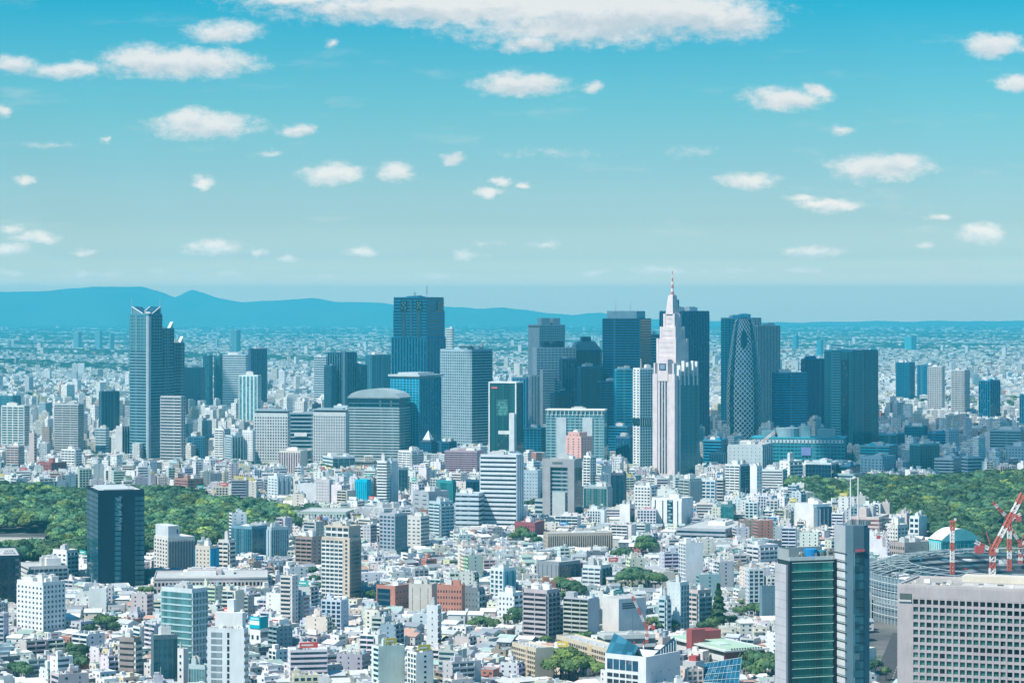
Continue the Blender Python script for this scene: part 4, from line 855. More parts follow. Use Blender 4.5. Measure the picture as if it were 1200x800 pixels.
def store():
    B = Bld('department_store', 'building', 'long low teal department store of stacked glass storeys below the teal tower', 'long teal store', 880, 990, 1003, 513, 3700, 542, 80, 60, (.26, .30, .30), G_T)
    B.bx(B.main); B.facade(B.main, {'L': ('grid', .3, 26, .15), 'R': ('grid', .3, 8, .1)}, 5)
    x0, x1, y0, y1, _, z = B.main
    m = Mesh(); m.box(x0 - .8, x0 - .5, y0 + 2, y1 - 2, z - 8, z - 3, (.55, .66, .68))
    for k in range(24): m.box(x0 - 1, x0 - .8, y0 + 4 + k * (y1 - y0 - 8) / 24, y0 + 5.6 + k * (y1 - y0 - 8) / 24, z - 7.4, z - 3.6, (.05, .14, .18))
    B.part(m, 'window_gallery')
    m = Mesh(); m.box(x0 - 1.5, x0 - 1.0, y0 + .36 * B.D, y0 + .46 * B.D, z - 26, z - 14, (.22, .28, .58)); B.part(m, 'sign')
    m = Mesh(); cx, cyy, r = x0 + 25, y0 + .62 * B.D, 17; m.prism([(cx + r * cos(a * pi / 10), cyy + r * sin(a * pi / 10)) for a in range(20)], z, z + 13, (.26, .38, .42)); B.part(m, 'roof_drum')
    for (u, w, h) in ((.2, 26, 12), (.42, 14, 16), (.82, 20, 9)):
        m = Mesh(); m.box(x0 + 12, x0 + 34, y0 + u * B.D - w / 2, y0 + u * B.D + w / 2, z, z + h, (.16, .30, .34)); B.part(m, 'roof_box')
    B.done()
store()
T('department_store', 'building', 'large pale blank-walled store with a column of small windows left of the teal store', 'pale blank store', 853, 893, 905, 522, L=('punch', 8, .12, .3), R=('fins', 5, .4), Y=3600, b=548, th=72, wall=(.55, .62, .64), glass=G_D, pitch=5, boxes=3)
T('office_building', 'building', 'dark blue banded block right of the pink stone tower', 'dark banded block', 824, 845, 853, 516, L=('band', .35), R=('band', .35), Y=3750, b=545, wall=(.10, .27, .36), glass=G_N, pitch=4)
T('office_building', 'building', 'pale low colonnaded block in front of the dark banded block', 'pale colonnaded block', 832, 850, 855, 531, L=('fins', 9, .6), R=('fins', 3, .6), Y=3620, b=545, wall=(.42, .52, .55), glass=G_D)
# right side
T('apartment_tower', 'tower', 'left of the two pale towers on the right plain, fine grey grid', 'left pale tower', 1087, 1104, 1107, 430, L=('grid', .5, 8, .35), R=('band', .5), Y=5600, b=480, th=74, wall=(.56, .55, .55), glass=G_D, pitch=4, boxes=1)
T('apartment_tower', 'tower', 'right of the two pale towers, with a rounded white balcony front', 'right pale tower', 1115, 1130, 1136, 434, L=('balc', .5, 4), R=('balc', .5, 2), Y=5400, b=485, wall=(.6, .6, .6), pitch=4, boxes=1)
T('office_tower', 'tower', 'dark teal slab tower right of the two pale towers', 'dark teal slab', 1147, 1160, 1172, 446, L=('fins', 5, .25), R=('fins', 5, .25), Y=5300, b=490, wall=(.06, .20, .28), glass=G_N, boxes=2)
T('office_tower', 'tower', 'dark tower cut by the right border of the picture', 'dark border tower', 1195, 1200, 1215, 462, L=('fins', 2, .3), R=('fins', 4, .3), Y=5200, b=500, wall=(.04, .16, .24), glass=G_N)
for (a, b_, c, yt, bb, Y, w, lab, sh, st) in [
    (1050, 1066, 1072, 425, 432, 6200, (.05, .16, .22), 'dark low block beside the woods on the right plain', 'dark plain block', 'grid'),
    (1075, 1090, 1100, 428, 434, 6400, (.05, .18, .25), 'dark teal low block behind the left pale tower', 'teal plain block', 'grid'),
    (1060, 1082, 1087, 500, 512, 4300, (.10, .25, .30), 'long dark-windowed block below the left pale tower', 'long dark-windowed block', 'grid'),
    (1087, 1110, 1118, 508, 520, 4100, (.08, .22, .30), 'dark blue flat block right of the long dark-windowed block', 'dark flat block', 'band'),
    (1030, 1050, 1060, 509, 522, 4000, (.10, .32, .36), 'teal-green glass block right of the big teal tower', 'teal-green block', 'glass'),
    (1008, 1042, 1052, 523, 540, 3700, (.22, .46, .48), 'long pale teal roofed block above the right wood', 'long pale teal block', 'band'),
    (1066, 1078, 1101, 521, 550, 3520, (.14, .38, .42), 'grey-edged teal cube above the right wood', 'teal cube', 'glass'),
    (1095, 1117, 1127, 538, 556, 3450, (.62, .64, .65), 'white banded building with a blank corner, above the right wood', 'white banded building', 'band'),
    (1127, 1134, 1150, 536, 558, 3440, (.50, .60, .64), 'blue-shaded banded wing joined to the white banded building', 'blue banded wing', 'band'),
    (1160, 1196, 1206, 505, 528, 3900, (.30, .46, .50), 'wide rounded banded building at the right border', 'wide banded border building', 'band'),
    (1178, 1200, 1210, 524, 540, 3650, (.35, .48, .54), 'plain blue-grey block at the right border above the wood', 'blue-grey border block', 'punch'),
    (1008, 1034, 1050, 536, 553, 3500, (.40, .55, .60), 'pale blank building with a curved corner beside the wood', 'pale blank corner building', 'punch'),
    (1108, 1112, 1124, 504, 522, 4050, (.40, .55, .60), 'small pale cube in front of the dark flat block', 'small pale cube', 'punch'),
    (978, 1000, 1010, 556, 560, 3300, (.35, .5, .5), 'low banded building peeping over the right wood', 'low peeping building', 'band')]:
    s_ = {'grid': ('grid', .3, 8, .2), 'band': ('band', .5), 'glass': ('glass', 8), 'punch': ('punch', 6, .4, .35)}[st]
    T('office_building', 'building', lab, sh, a, b_, c, yt, L=s_, R=s_, Y=Y, b=bb, wall=w, glass=G_D if st != 'glass' else G_T, pitch=4)
T('office_building', 'building', 'dark glass hall in a white frame at the edge of the right wood', 'white-framed hall', 944, 974, 982, 543, L=('glass', 8, {'wall': (.1, .2, .3)}), R=('glass', 3), Y=3300, b=561, wall=(.60, .68, .7), glass=G_N, pitch=5)
T('office_building', 'building', 'curved-looking dark blue block right of the white-framed hall', 'dark blue curved block', 982, 996, 1008, 546, L=('glass', 5), R=('glass', 5), Y=3320, b=560, wall=(.03, .14, .24), glass=G_N, pitch=5)
# --- middle distance
T('office_building', 'building', 'white office tower with evenly spaced dark window bands in the centre', 'white banded office', 563, 605, 613, 534, L=('band', .58), R=('fins', 3, .7), b=615, th=74, wall=(.66, .70, .73), glass=G_N, pitch=4.6, boxes=4, hbox=4)
T('office_building', 'building', 'lower banded wing standing left of the white banded office', 'lower banded wing', 534, 561, 567, 579, L=('band', .62), R=('band', .5), b=616, th=76, wall=(.55, .63, .67), glass=G_N, pitch=4.8)
T('office_building', 'building', 'dark blue windowed cube behind the lower banded wing', 'dark blue cube', 546, 562, 565, 563, L=('glass', 4), Y=2950, b=577, wall=(.03, .1, .17), glass=G_N)
B = T('office_building', 'building', 'grey portal-framed office with recessed dark glass front', 'grey portal office', 636, 674, 682, 539, L=('band', .42, {'u': (.26, .80), 'wall': (.3, .37, .39)}), R=('glass', 4), b=602, th=68, wall=(.33, .34, .35), glass=G_D, pitch=4.2, done=False, topb=9)
x0, x1, y0, y1, _, z = B.main; D = B.D
for (u0, u1) in ((.80, 1.0), (.08, .26)): B.mb.box(x0 - 3, x0 - .001, y0 + (1 - u1) * D, y0 + (1 - u0) * D, 0, z, (.36, .36, .37)) if False else B.mb.box(x0 - 3, x0 - .001, y1 - u1 * D, y1 - u0 * D, 0, z, (.36, .36, .37))
B.mb.box(x0 - 3, x0 - .001, y1 - .8 * D, y1 - .26 * D, z - 8, z, (.36, .36, .37))
m = Mesh()
for k in range(8): m.box(x0 - 3.2, x0 - 3.0, y1 - (.34 + .04 * k) * D - .7, y1 - (.34 + .04 * k) * D + .3, z - 4.6, z - 2.2, (.06, .10, .12))
B.part(m, 'sign'); B.done()
T('office_building', 'building', 'pale beige blocks of uneven height at the foot of the portal office', 'pale uneven blocks', 647, 662, 672, 578, L=None, R=('punch', 4, .2, .3), Y=2800, b=602, wall=(.48, .52, .52), boxes=1)
T('office_building', 'building', 'grey low block with terraces left of the pale uneven blocks', 'terraced grey block', 627, 640, 648, 586, L=('band', .5), R=('band', .5), Y=2820, b=605, wall=(.42, .48, .49))
T('office_building', 'building', 'blue-grey shaded plain building between the white office and the portal office', 'blue-grey plain building', 613, 630, 636, 552, L=('punch', 5, .3, .3), R=('punch', 2, .3, .3), Y=3000, b=592, wall=(.42, .52, .58), glass=G_D)
T('office_building', 'building', 'green glass block with grey side right of the portal office', 'green glass block', 684, 711, 717, 571, L=('glass', 8), R=('fins', 3, .8), b=594, th=72, wall=(.40, .47, .49), glass=(.03, .16, .17), pitch=4)
T('office_building', 'building', 'dark glass cube stacked over a brown base right of the green glass block', 'dark stacked cube', 716, 731, 734, 555, L=('glass', 3), Y=2950, b=594, wall=(.1, .12, .16), glass=(.01, .06, .10), pitch=4)
T('apartment_block', 'building', 'white and dark checked balcony block behind the green glass block', 'checked balcony block', 684, 692, 698, 535, L=('balc', .4, 2), R=('grid', .3, 3, .2), Y=3150, b=566, wall=WHITE, glass=G_D, pitch=3.3)
T('apartment_block', 'building', 'white apartment block with square balconies above the white twin-slab building', 'square-balconied block', 744, 762, 770, 570, L=('grid', .5, 5, .35), R=('balc', .5, 2), b=594, wall=WHITE, glass=G_D, pitch=3.3)
T('office_building', 'building', 'white cube with a dark blue window square left of the square-balconied block', 'dark-windowed white cube', 726, 738, 744, 592, L=None, R=('punch', 1, .8, .8), b=612, wall=WHITE, glass=(.02, .08, .14), pitch=12)
B = T('apartment_block', 'building', 'white twin-slab building split by a dark zigzag balcony strip', 'white twin-slab building', 764, 799, 812, 585, L=('fins', 4, .85), R=None, b=614, th=60, wall=(.78, .78, .77), glass=G_N, pitch=3.4, done=False)
D = B.D; x0, x1, y0, y1, _, z = B.main
for k in range(9): B.mb.box(x0 - 1.2, x0 - .001, y1 - (.64 if k % 2 else .70) * D, y1 - (.54 if k % 2 else .58) * D, 3 + k * 3.4, 4.6 + k * 3.4, (.25, .4, .46))
m = Mesh(); m.box(x0 - .9, x0 - .81, y1 - .72 * D, y1 - .52 * D, 2, z - 1, (.02, .07, .10), GLASS); B.part(m, 'window_strip'); B.done()
T('apartment_block', 'building', 'grey-green balcony block in front of the pink stone tower', 'grey-green balcony block', 796, 808, 822, 562, L=('balc', .5, 2), R=('fins', 5, .9), b=588, wall=(.42, .48, .46), glass=G_D, pitch=3.3, boxes=3)
T('office_building', 'building', 'white-framed block with bright blue windows', 'blue-windowed block', 822, 838, 840, 563, L=('grid', .35, 3, .2), b=585, wall=(.7, .74, .76), glass=(.03, .17, .27), pitch=4)
T('office_building', 'building', 'narrow dark block with white floor lines right of the blue-windowed block', 'narrow dark lined block', 840, 847, 850, 561, L=('band', .3), R=('band', .3), b=588, wall=OFF, glass=(.05, .05, .08), pitch=3.4)
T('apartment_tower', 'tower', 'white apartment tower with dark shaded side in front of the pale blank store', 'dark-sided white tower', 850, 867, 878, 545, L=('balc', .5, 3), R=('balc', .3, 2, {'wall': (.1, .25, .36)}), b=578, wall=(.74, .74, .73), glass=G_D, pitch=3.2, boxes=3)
T('apartment_block', 'building', 'plain white slab with a wedge top right of the dark-sided white tower', 'plain wedge slab', 879, 887, 893, 547, L=None, R=('punch', 2, .3, .3), b=580, wall=(.78, .78, .77))
T('office_building', 'building', 'white block with close dark floor lines left of the right wood', 'close-lined white block', 892, 917, 922, 551, L=('band', .52), R=('grid', .3, 2, .2), b=573, th=72, wall=(.76, .76, .74), glass=G_D, pitch=3.2)
T('apartment_block', 'building', 'stepped white building rising behind the close-lined white block', 'stepped white building', 914, 925, 940, 541, L=('punch', 2, .3, .3), R=('balc', .5, 3), Y=3250, b=560, wall=(.78, .76, .72), boxes=1, hbox=14)
T('office_building', 'building', 'teal glass building with slanting reflections among the low houses', 'teal reflecting building', 845, 859, 862, 592, L=('glass', 3), R=('glass', 1), b=617, wall=(.10, .22, .24), glass=(.03, .20, .22), pitch=5)
B = T('office_building', 'building', 'white hall with dark vertical slits and a blue glass right end', 'slitted white hall', 932, 953, 974, 592, L=None, R=('fins', 2, .85), b=617, th=30, wall=(.76, .76, .75), glass=G_N, pitch=4, done=False)
sg = B.seg(955, 961, 975, 594, None, B.Y - 3); B.bx(sg, (.03, .1, .17)); B.facade(sg, {'L': ('glass', 2), 'R': ('glass', 3)}, 4, glass=(.02, .11, .2)); B.done()

T('office_building', 'building', 'tall blank-sided white slab tower in the left centre', 'blank white slab', 454, 459, 466, 541, L=('fins', 1, .1), R=None, b=592, th=35, wall=(.60, .66, .69), glass=(.02, .18, .20), boxes=1)
T('office_building', 'building', 'dark glass building attached right of the blank white slab', 'attached dark glass building', 465, 467, 478, 549, R=('glass', 3), L=None, b=577, th=20, wall=(.25, .36, .4), glass=(.015, .09, .14), pitch=5)
T('apartment_block', 'building', 'white block with close dark floor lines left of the blank white slab', 'lined block left of slab', 442, 453, 457, 541, L=('band', .5), R=('band', .5), Y=2900, b=570, wall=WHITE, glass=G_D, pitch=3.3, boxes=3, hbox=8)
B = T('wrapped_building', 'building', 'building wrapped entirely in bright cyan scaffold sheeting', 'cyan-wrapped building', 416, 430, 435, 563, L=('fins', 6, .75), R=None, b=585, wall=(.0, .48, .66), glass=(0, .33, .5), pitch=4, boxes=0)
T('wrapped_building', 'building', 'building under teal-green construction netting left of the dark blue cube', 'teal-netted building', 512, 530, 534, 564, L=('glass', 4), R=('fins', 2, .5), b=590, wall=(.05, .32, .34), glass=(.04, .30, .32), pitch=4)
T('office_building', 'building', 'grey building with panel walls below the teal-netted building', 'grey panelled building', 484, 502, 526, 577, L=('punch', 2, .5, .2), R=('fins', 6, .9), b=595, wall=(.40, .43, .46), glass=G_D)
T('apartment_block', 'building', 'row of blue-grey balconied slabs left of the lower banded wing', 'blue-grey slabs', 503, 516, 531, 589, L=('balc', .5, 2), R=('balc', .5, 3), b=630, wall=(.48, .58, .62), glass=G_T, pitch=3.2, boxes=3)
T('office_building', 'building', 'dark teal slab with a grey front and glazed lower floors', 'dark teal slab', 445, 463, 477, 603, L=('grid', .4, 4, .3), R=('glass', 4), b=646, wall=(.40, .42, .48), glass=(.03, .13, .18), pitch=3.4)
T('apartment_block', 'building', 'white slab with many small shaded windows and a beige lower face', 'beige-and-white slab', 477, 493, 503, 606, L=('punch', 3, .5, .3, {'wall': BEIGE}), R=('band', .5), b=640, wall=(.66, .64, .60), glass=G_D, pitch=3.3)
T('school', 'building', 'long low grey building with flat roofs between wood and slabs', 'long low grey building', 427, 450, 480, 597, L=None, R=('band', .5), b=606, th=30, wall=(.45, .49, .50), glass=G_D, pitch=4)
T('sports_hall', 'building', 'big pale green-roofed hall at the right tip of the left wood', 'green-roofed hall', 346, 405, 412, 601, L=('fins', 16, .5), R=('fins', 3, .5), b=608, th=80, depth=60, wall=(.42, .50, .46), glass=G_D, boxes=0, roofc=(.35, .45, .40))
T('apartment_block', 'building', 'pale lilac block beside small houses left of the cyan-wrapped building', 'pale lilac block', 370, 386, 390, 563, L=('punch', 5, .5, .3), R=None, b=588, wall=(.60, .57, .58), glass=(.4, .4, .42), pitch=3.4)
T('apartment_block', 'building', 'white windowed block with a blue side left of the pale lilac block', 'blue-sided white block', 314, 325, 341, 559, L=('punch', 3, .6, .4), R=('fins', 3, .6), b=580, wall=(.66, .72, .74), glass=(.12, .26, .34), pitch=3.3)
T('arcade_building', 'building', 'cream and purple-fronted building under the twin gridded blocks', 'purple-fronted building', 327, 352, 360, 529, L=('fins', 9, .4, {'glass': (.25, .14, .28)}), R=None, b=546, Y=3500, wall=CREAM, pitch=4, boxes=2)
T('office_building', 'building', 'white building with a curved roof below the right gridded block', 'curved-roof white building', 378, 390, 416, 536, L=('band', .5), R=('glass', 4), b=549, wall=(.62, .68, .70), glass=G_T, pitch=4)
T('brick_block', 'building', 'reddish-brown house block with steep roofs on the far side of the left wood', 'reddish-brown block', 205, 220, 238, 562, L=('band', .5), R=('band', .4), b=572, wall=(.40, .22, .19), glass=(.15, .07, .07), pitch=3)

# --- left foreground
B = T('office_tower', 'tower', 'dark navy glass tower rising in front of the left wood', 'dark navy tower', 102, 115, 169, 576, L=('band', .12, {'wall': (.01, .06, .10)}), R=None, b=684, th=18, wall=(.003, .028, .055), glass=(.012, .12, .18), pitch=4.1, done=False, boxes=0)
x0, x1, y0, y1, _, z = B.main; W = B.W
row = Mesh()
for (u0, u1) in ((.36, .50), (.80, 1.0)): row.box(x0 + W * u0, x0 + W * u1, y0 - .25, y0 - .02, .3, 3.5, (.02, .12, .17), GLASS)
me = row.data('window_glazing')
for k in range(int((z - 5) / 4.1)): link(bpy.data.objects.new('window_glazing', me), B.root, (0, 0, 4 + k * 4.1))
m = Mesh(); rr = random.Random(4)
for k in range(5):
    zz = z - 8 - k * 6.0; xx = x0 + W * .41
    for s_ in range(5): m.box(xx + rr.uniform(-1, 2.5), xx + rr.uniform(3, 4.5), y0 - .5, y0 - .26, zz + s_ * .9, zz + s_ * .9 + .35, (.25, .42, .48))
B.part(m, 'vertical_sign')
m = Mesh(); m.box(x0 + 5, x1 - 8, y0 + 3, y1 - 3, z + .26, z + 1.8, (.5, .55, .57)); B.part(m, 'roof_box')
m = Mesh(); m.tube((x1 - 12, y0 + 5, z), (x1 - 12, y0 + 5, z + 4), .25, LGREY); m.box(x1 - 13.4, x1 - 10.6, y0 + 4.9, y0 + 5.1, z + 3.4, z + 4.8, WHITE); B.part(m, 'antenna'); B.done()
T('office_building', 'building', 'plain dark navy building cut by the left border', 'dark border building', -30, -26, 24, 653, L=('glass', 1), R=('glass', 9), b=704, th=14, wall=(.012, .04, .07), glass=(.008, .035, .06), pitch=5, boxes=3, hbox=3)
T('apartment_block', 'building', 'white small block with framed windows left of the dark navy tower', 'framed white block', 62, 78, 91, 646, L=('punch', 3, .5, .4), R=('balc', .5, 3, {'wall': (.3, .42, .48)}), b=676, wall=WHITE, glass=G_D, pitch=3.3)
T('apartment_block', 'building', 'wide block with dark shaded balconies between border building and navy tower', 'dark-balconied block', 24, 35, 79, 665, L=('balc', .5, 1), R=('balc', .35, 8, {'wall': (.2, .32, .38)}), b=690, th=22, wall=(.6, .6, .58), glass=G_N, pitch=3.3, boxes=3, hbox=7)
T('apartment_block', 'building', 'white windowed apartment block with stepped roof at the left', 'white stepped apartments', 20, 50, 76, 684, L=('punch', 7, .4, .4), R=('grid', .5, 6, .5), b=738, th=48, wall=(.77, .77, .76), glass=G_D, pitch=3.2, boxes=4, hbox=5)
B = T('office_building', 'building', 'white office block with a slatted shaded side and a tall roof box', 'slatted-side office', 181, 197, 228, 631, L=('grid', .45, 5, .5), R=('fins', 17, .3, {'wall': (.40, .47, .50)}), b=666, th=32, wall=(.72, .68, .64), glass=G_D, pitch=3.3, boxes=0, done=False)
h = HERO[-1]; m = Mesh(); z = wz(631, h['Y']); m.box(-h['W'] / 2 + .6, h['W'] / 2 - 14, -h['D'] / 2 + 1, h['D'] / 2 - 1, z, z + 11, (.62, .66, .68)); m.box(-4, -3, -h['D'] / 2 + .8, -h['D'] / 2 + 1.0, z + 4, z + 8, G_N, GLASS); m.obj('roof_box', h['root'])
B.done()
T('apartment_block', 'building', 'cream block whose narrow right wall is painted bright blue', 'blue-walled cream block', 229, 246, 256, 641, L=('punch', 4, .3, .4), R=('fins', 1, .9, {'wall': (.02, .33, .56)}), b=668, wall=CREAM, glass=G_D, pitch=3.2, boxes=2)
T('apartment_block', 'building', 'white tiered block with recessed upper floors right of the blue wall', 'white tiered block', 256, 268, 275, 634, L=('balc', .5, 2), R=('balc', .5, 1), b=664, wall=(.72, .70, .66), glass=G_D, pitch=3.4, boxes=1, hbox=10)
T('office_building', 'building', 'blue glass office with faint reflections below the left wood', 'blue glass office', 271, 295, 313, 618, L=('glass', 10), R=('glass', 6), b=648, wall=(.16, .32, .40), glass=(.03, .16, .23), pitch=4, boxes=1, hbox=2)
T('office_building', 'building', 'blue glass office with two white piers, right of its plain twin', 'white-piered blue office', 313, 318, 338, 619, L=('fins', 1, .8), R=('glass', 8), b=652, th=30, wall=(.42, .52, .56), glass=(.04, .18, .26), pitch=4)
T('apartment_block', 'building', 'brown balconied apartment block left of the beige lattice tower', 'brown balconied block', 347, 366, 377, 630, L=('balc', .45, 3), R=('punch', 2, .4, .4), b=662, wall=(.36, .27, .24), glass=(.04, .06, .08), pitch=3.2)
T('school', 'building', 'very long low school building of pinkish concrete with a green roof', 'long pinkish school', 180, 183, 313, 670, L=('punch', 2, .5, .5), R=('punch', 30, .6, .55), b=685, th=6, wall=(.56, .49, .48), glass=(.10, .10, .14), pitch=4, boxes=3)
B = T('apartment_tower', 'tower', 'beige high-rise with a white lattice of balconies and a dark banded flank', 'beige lattice tower', 377, 410, 423, 632, L=('grid', .42, 5, .14, {'u': (0, .76), 'wall': (.72, .72, .70)}), R=('band', .3, {'wall': (.30, .25, .24)}), b=700, th=58, wall=(.55, .46, .38), glass=(.05, .09, .11), pitch=3.15, done=False, boxes=0)
sg = B.seg(382, 409, 422, 618, 632, B.Y + 3); B.bx(sg, (.5, .42, .35)); B.facade(sg, {'L': ('grid', .42, 4, .14, {'wall': (.72, .72, .70)})}, 3.2, z0=sg[4], topb=.6); B.roof(sg, 1.2, 3, BEIGE, 4)
x0, x1, y0, y1, _, z = B.main; m = Mesh(); D = B.D
for k in range(int(z / 3.15) - 1): m.box(x0 - .6, x0 - .45, y0 + D * .08, y0 + D * .15, 5 + k * 3.15, 6.6 + k * 3.15, G_D, GLASS)
B.part(m, 'stair_window', (0, 0, 0)); B.mb.box(x0 - .45, x0 - .001, y0, y0 + D * .23, 0, z, (.62, .50, .40)); B.done()
B = T('office_building', 'building', 'office building with light green glass front and white-framed dark side', 'green-glass office', 189, 225, 243, 692, L=('band', .22, {'wall': (.42, .58, .60)}), R=('grid', .3, 5, .22, {'wall': (.55, .64, .66)}), b=792, th=55, drop=4, wall=(.62, .68, .69), glass=(.10, .27, .29), pitch=4.0, boxes=3, hbox=4)
B = T('office_tower', 'tower', 'tall white tower with grey window panels at the bottom left centre', 'white panelled tower', 243, 286, 291, 739, L=('punch', 1, .0, .0), R=('band', .5), Y=1420, b=800, th=76, wall=(.66, .70, .71), glass=G_D, pitch=3.8, done=False, boxes=0)
x0, x1, y0, y1, _, z = B.main; D = B.D
rw = Mesh(); rw.box(x0 - .12, x0, y1 - .40 * D, y1 - .10 * D, .6, 3.3, (.30, .35, .37), GLASS); rw.box(x0 - .12, x0, y1 - .60 * D, y1 - .54 * D, .5, 3.3, (.03, .05, .07), GLASS); me = rw.data('window_glazing')
for k in range(18): link(bpy.data.objects.new('window_glazing', me), B.root, (0, 0, z - 4.5 - 3.8 * k))
sg = B.seg(252, 284, 288, 718, 739, 1423); B.bx(sg, (.68, .70, .69)); 
m = Mesh(); zz = sg[5]; m.box(sg[0] + 3, sg[0] + 8, (sg[2] + sg[3]) / 2 - 2, (sg[2] + sg[3]) / 2 + 2, zz, zz + 7, (.70, .71, .70)); B.part(m, 'roof_box')
m = Mesh(); rr = random.Random(5)
for k in range(14): yy = y0 + 1 + k * (D - 3) / 14; m.box(x0 + .8, x0 + 2.2, yy, yy + 1.1, z + .2, z + rr.uniform(1.2, 2.6), rr.choice([LGREY, GREY, WHITE]))
B.part(m, 'roof_machinery'); B.done()
T('office_building', 'building', 'dark teal plain glazed block left of the green-glass office foot', 'dark teal block', 177, 180, 208, 746, L=None, R=('glass', 5), b=796, th=16, wall=(.10, .17, .20), glass=(.02, .12, .16), pitch=4, boxes=2, drop=6)
B = T('apartment_block', 'building', 'brown-grey stepped apartment block with terraced balconies at the lower left', 'brown terraced block', 140, 157, 165, 749, L=('band', .6), R=('balc', .5, 1, {'wall': OFF}), b=788, wall=(.34, .29, .27), glass=(.07, .08, .09), pitch=3.2, done=False, drop=6)
for k in range(5):
    sg = B.seg(120 + k * 4, 140, 143, 781 - k * 7, None, B.Y + 10 - k); B.bx(sg, (.60, .54, .48)); B.facade(sg, {'L': ('balc', .5, 1)}, 3.2, wall=(.62, .56, .50), z0=max(2, sg[5] - 7))
B.done()
T('office_building', 'building', 'pale slim blank tower slab right of the dark teal block', 'slim pale slab', 208, 215, 221, 762, L=('punch', 1, .3, .4), R=None, b=798, wall=OFF, drop=6, boxes=1)
T('office_building', 'building', 'teal glass low block at the bottom edge left of the panelled tower', 'low teal glass block', 221, 240, 246, 781, L=('glass', 6), R=('glass', 2), Y=1540, b=800, wall=(.45, .55, .55), glass=(.12, .30, .32), pitch=4)
B = T('advert_building', 'building', 'small building with a big cyan and white billboard on its roof', 'billboard building', 293, 305, 314, 738, L=('punch', 2, .4, .4), R=('band', .5), b=752, wall=WHITE, boxes=0, done=False)
x0, x1, y0, y1, _, z = B.main; m = Mesh(); D = B.D; h_ = 8
m.box(x0 - .6, x0 - .2, y0, y1, z + 1, z + 1 + h_, (.0, .42, .50)); m.box(x0 - .7, x0 - .6, y0 + .4, y1 - .4, z + 3.4, z + 6.2, (.78, .80, .78))
for k in range(6): m.box(x0 - .7, x0 - .6, y0 + 1 + k * (D - 2) / 6, y0 + 1.8 + k * (D - 2) / 6, z + 7, z + 8.2, (.7, .8, .8))
m.box(x0 - .2, x1, y0 - .3, y0, z + 1, z + 1 + h_, (.0, .36, .44)); B.part(m, 'billboard'); B.done()

# --- centre foreground
T('office_building', 'building', 'red brick block with a dark glass corner, left end of the brick row', 'left brick block', 441, 463, 479, 688, L=('band', .3, {'u': (.05, .75), 'wall': (.06, .1, .13)}), R=('punch', 4, .3, .3), b=710, wall=(.50, .22, .17), glass=G_N, pitch=4, boxes=3, hbox=3)
T('office_building', 'building', 'beige windowless block with a dark seam between the two brick blocks', 'beige windowless block', 479, 506, 513, 686, L=('punch', 3, .05, .9), R=None, b=714, th=72, wall=(.55, .52, .47), glass=G_N, boxes=4, hbox=4)
T('office_building', 'building', 'orange-red brick block with rows of square windows, right of the beige block', 'right brick block', 512, 541, 545, 687, L=('punch', 9, .45, .4), R=None, b=716, th=76, wall=(.52, .23, .17), glass=(.06, .05, .06), pitch=4.2)
T('office_building', 'building', 'dark grey block with a slanted lower edge right of the orange-red brick block', 'dark grey block', 545, 560, 567, 690, L=('punch', 4, .2, .3), R=('balc', .4, 2, {'wall': (.3, .42, .46)}), b=712, wall=(.20, .24, .27), glass=G_D, pitch=4)
T('office_building', 'building', 'tall slim blank white slab below the beige windowless block', 'slim blank white slab', 500, 513, 517, 711, L=('punch', 1, .08, .3), R=('band', .3), b=755, th=70, wall=(.70, .73, .74), glass=G_D, pitch=4, boxes=1)
T('apartment_block', 'building', 'white block with dark chequered balconies and a teal neighbour wall', 'chequered block', 575, 590, 604, 667, L=('grid', .35, 3, .4), R=('fins', 2, .6, {'wall': (.2, .45, .52), 'glass': (.05, .25, .33)}), b=700, wall=(.70, .74, .74), glass=(.03, .12, .17), pitch=3.2)
T('apartment_block', 'building', 'white block with small square windows left of the mauve striped tower', 'square-windowed white block', 584, 601, 613, 696, L=('punch', 4, .35, .4), R=('balc', .5, 2), b=722, wall=(.76, .77, .76), glass=G_N, pitch=3.3)
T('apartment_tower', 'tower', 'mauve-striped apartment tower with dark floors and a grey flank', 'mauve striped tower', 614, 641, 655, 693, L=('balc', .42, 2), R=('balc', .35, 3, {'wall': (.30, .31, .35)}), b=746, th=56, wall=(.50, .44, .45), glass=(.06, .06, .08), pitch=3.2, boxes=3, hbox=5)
T('long_block', 'building', 'long beige building with fine vertical ribs across the middle', 'long ribbed building', 637, 642, 718, 626, L=('punch', 3, .2, .4), R=('fins', 30, .45), b=640, th=10, wall=(.48, .41, .34), glass=(.10, .12, .13), pitch=3.4, boxes=2, hbox=3)
T('brick_block', 'building', 'dark red sloping brick building right of the white banded office foot', 'dark red brick building', 603, 627, 638, 613, L=('punch', 8, .4, .4), R=None, b=626, wall=(.34, .10, .12), glass=(.12, .03, .05), pitch=3.2)
T('office_building', 'building', 'grey building with a blank front wall and a dark slanted roof edge', 'grey slant-roofed building', 629, 655, 680, 660, L=('fins', 5, .9), R=('glass', 4), b=676, wall=(.26, .29, .32), glass=G_N, boxes=1)
T('apartment_block', 'building', 'small deep red building beside the grey slant-roofed building', 'small deep red building', 658, 671, 683, 662, L=('punch', 3, .4, .4), R=('punch', 3, .4, .4), Y=2180, b=678, wall=(.45, .07, .10), glass=(.1, .05, .07), pitch=3.2)
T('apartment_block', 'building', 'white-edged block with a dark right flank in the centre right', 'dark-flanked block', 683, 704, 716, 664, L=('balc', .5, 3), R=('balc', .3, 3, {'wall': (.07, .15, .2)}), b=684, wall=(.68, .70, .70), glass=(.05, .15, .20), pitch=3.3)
T('theatre', 'building', 'big plain white windowless box with a dark louvre on its shaded face', 'big white box', 706, 725, 757, 702, L=None, R=None, b=742, th=34, wall=(.70, .69, .67), boxes=0, done=False)
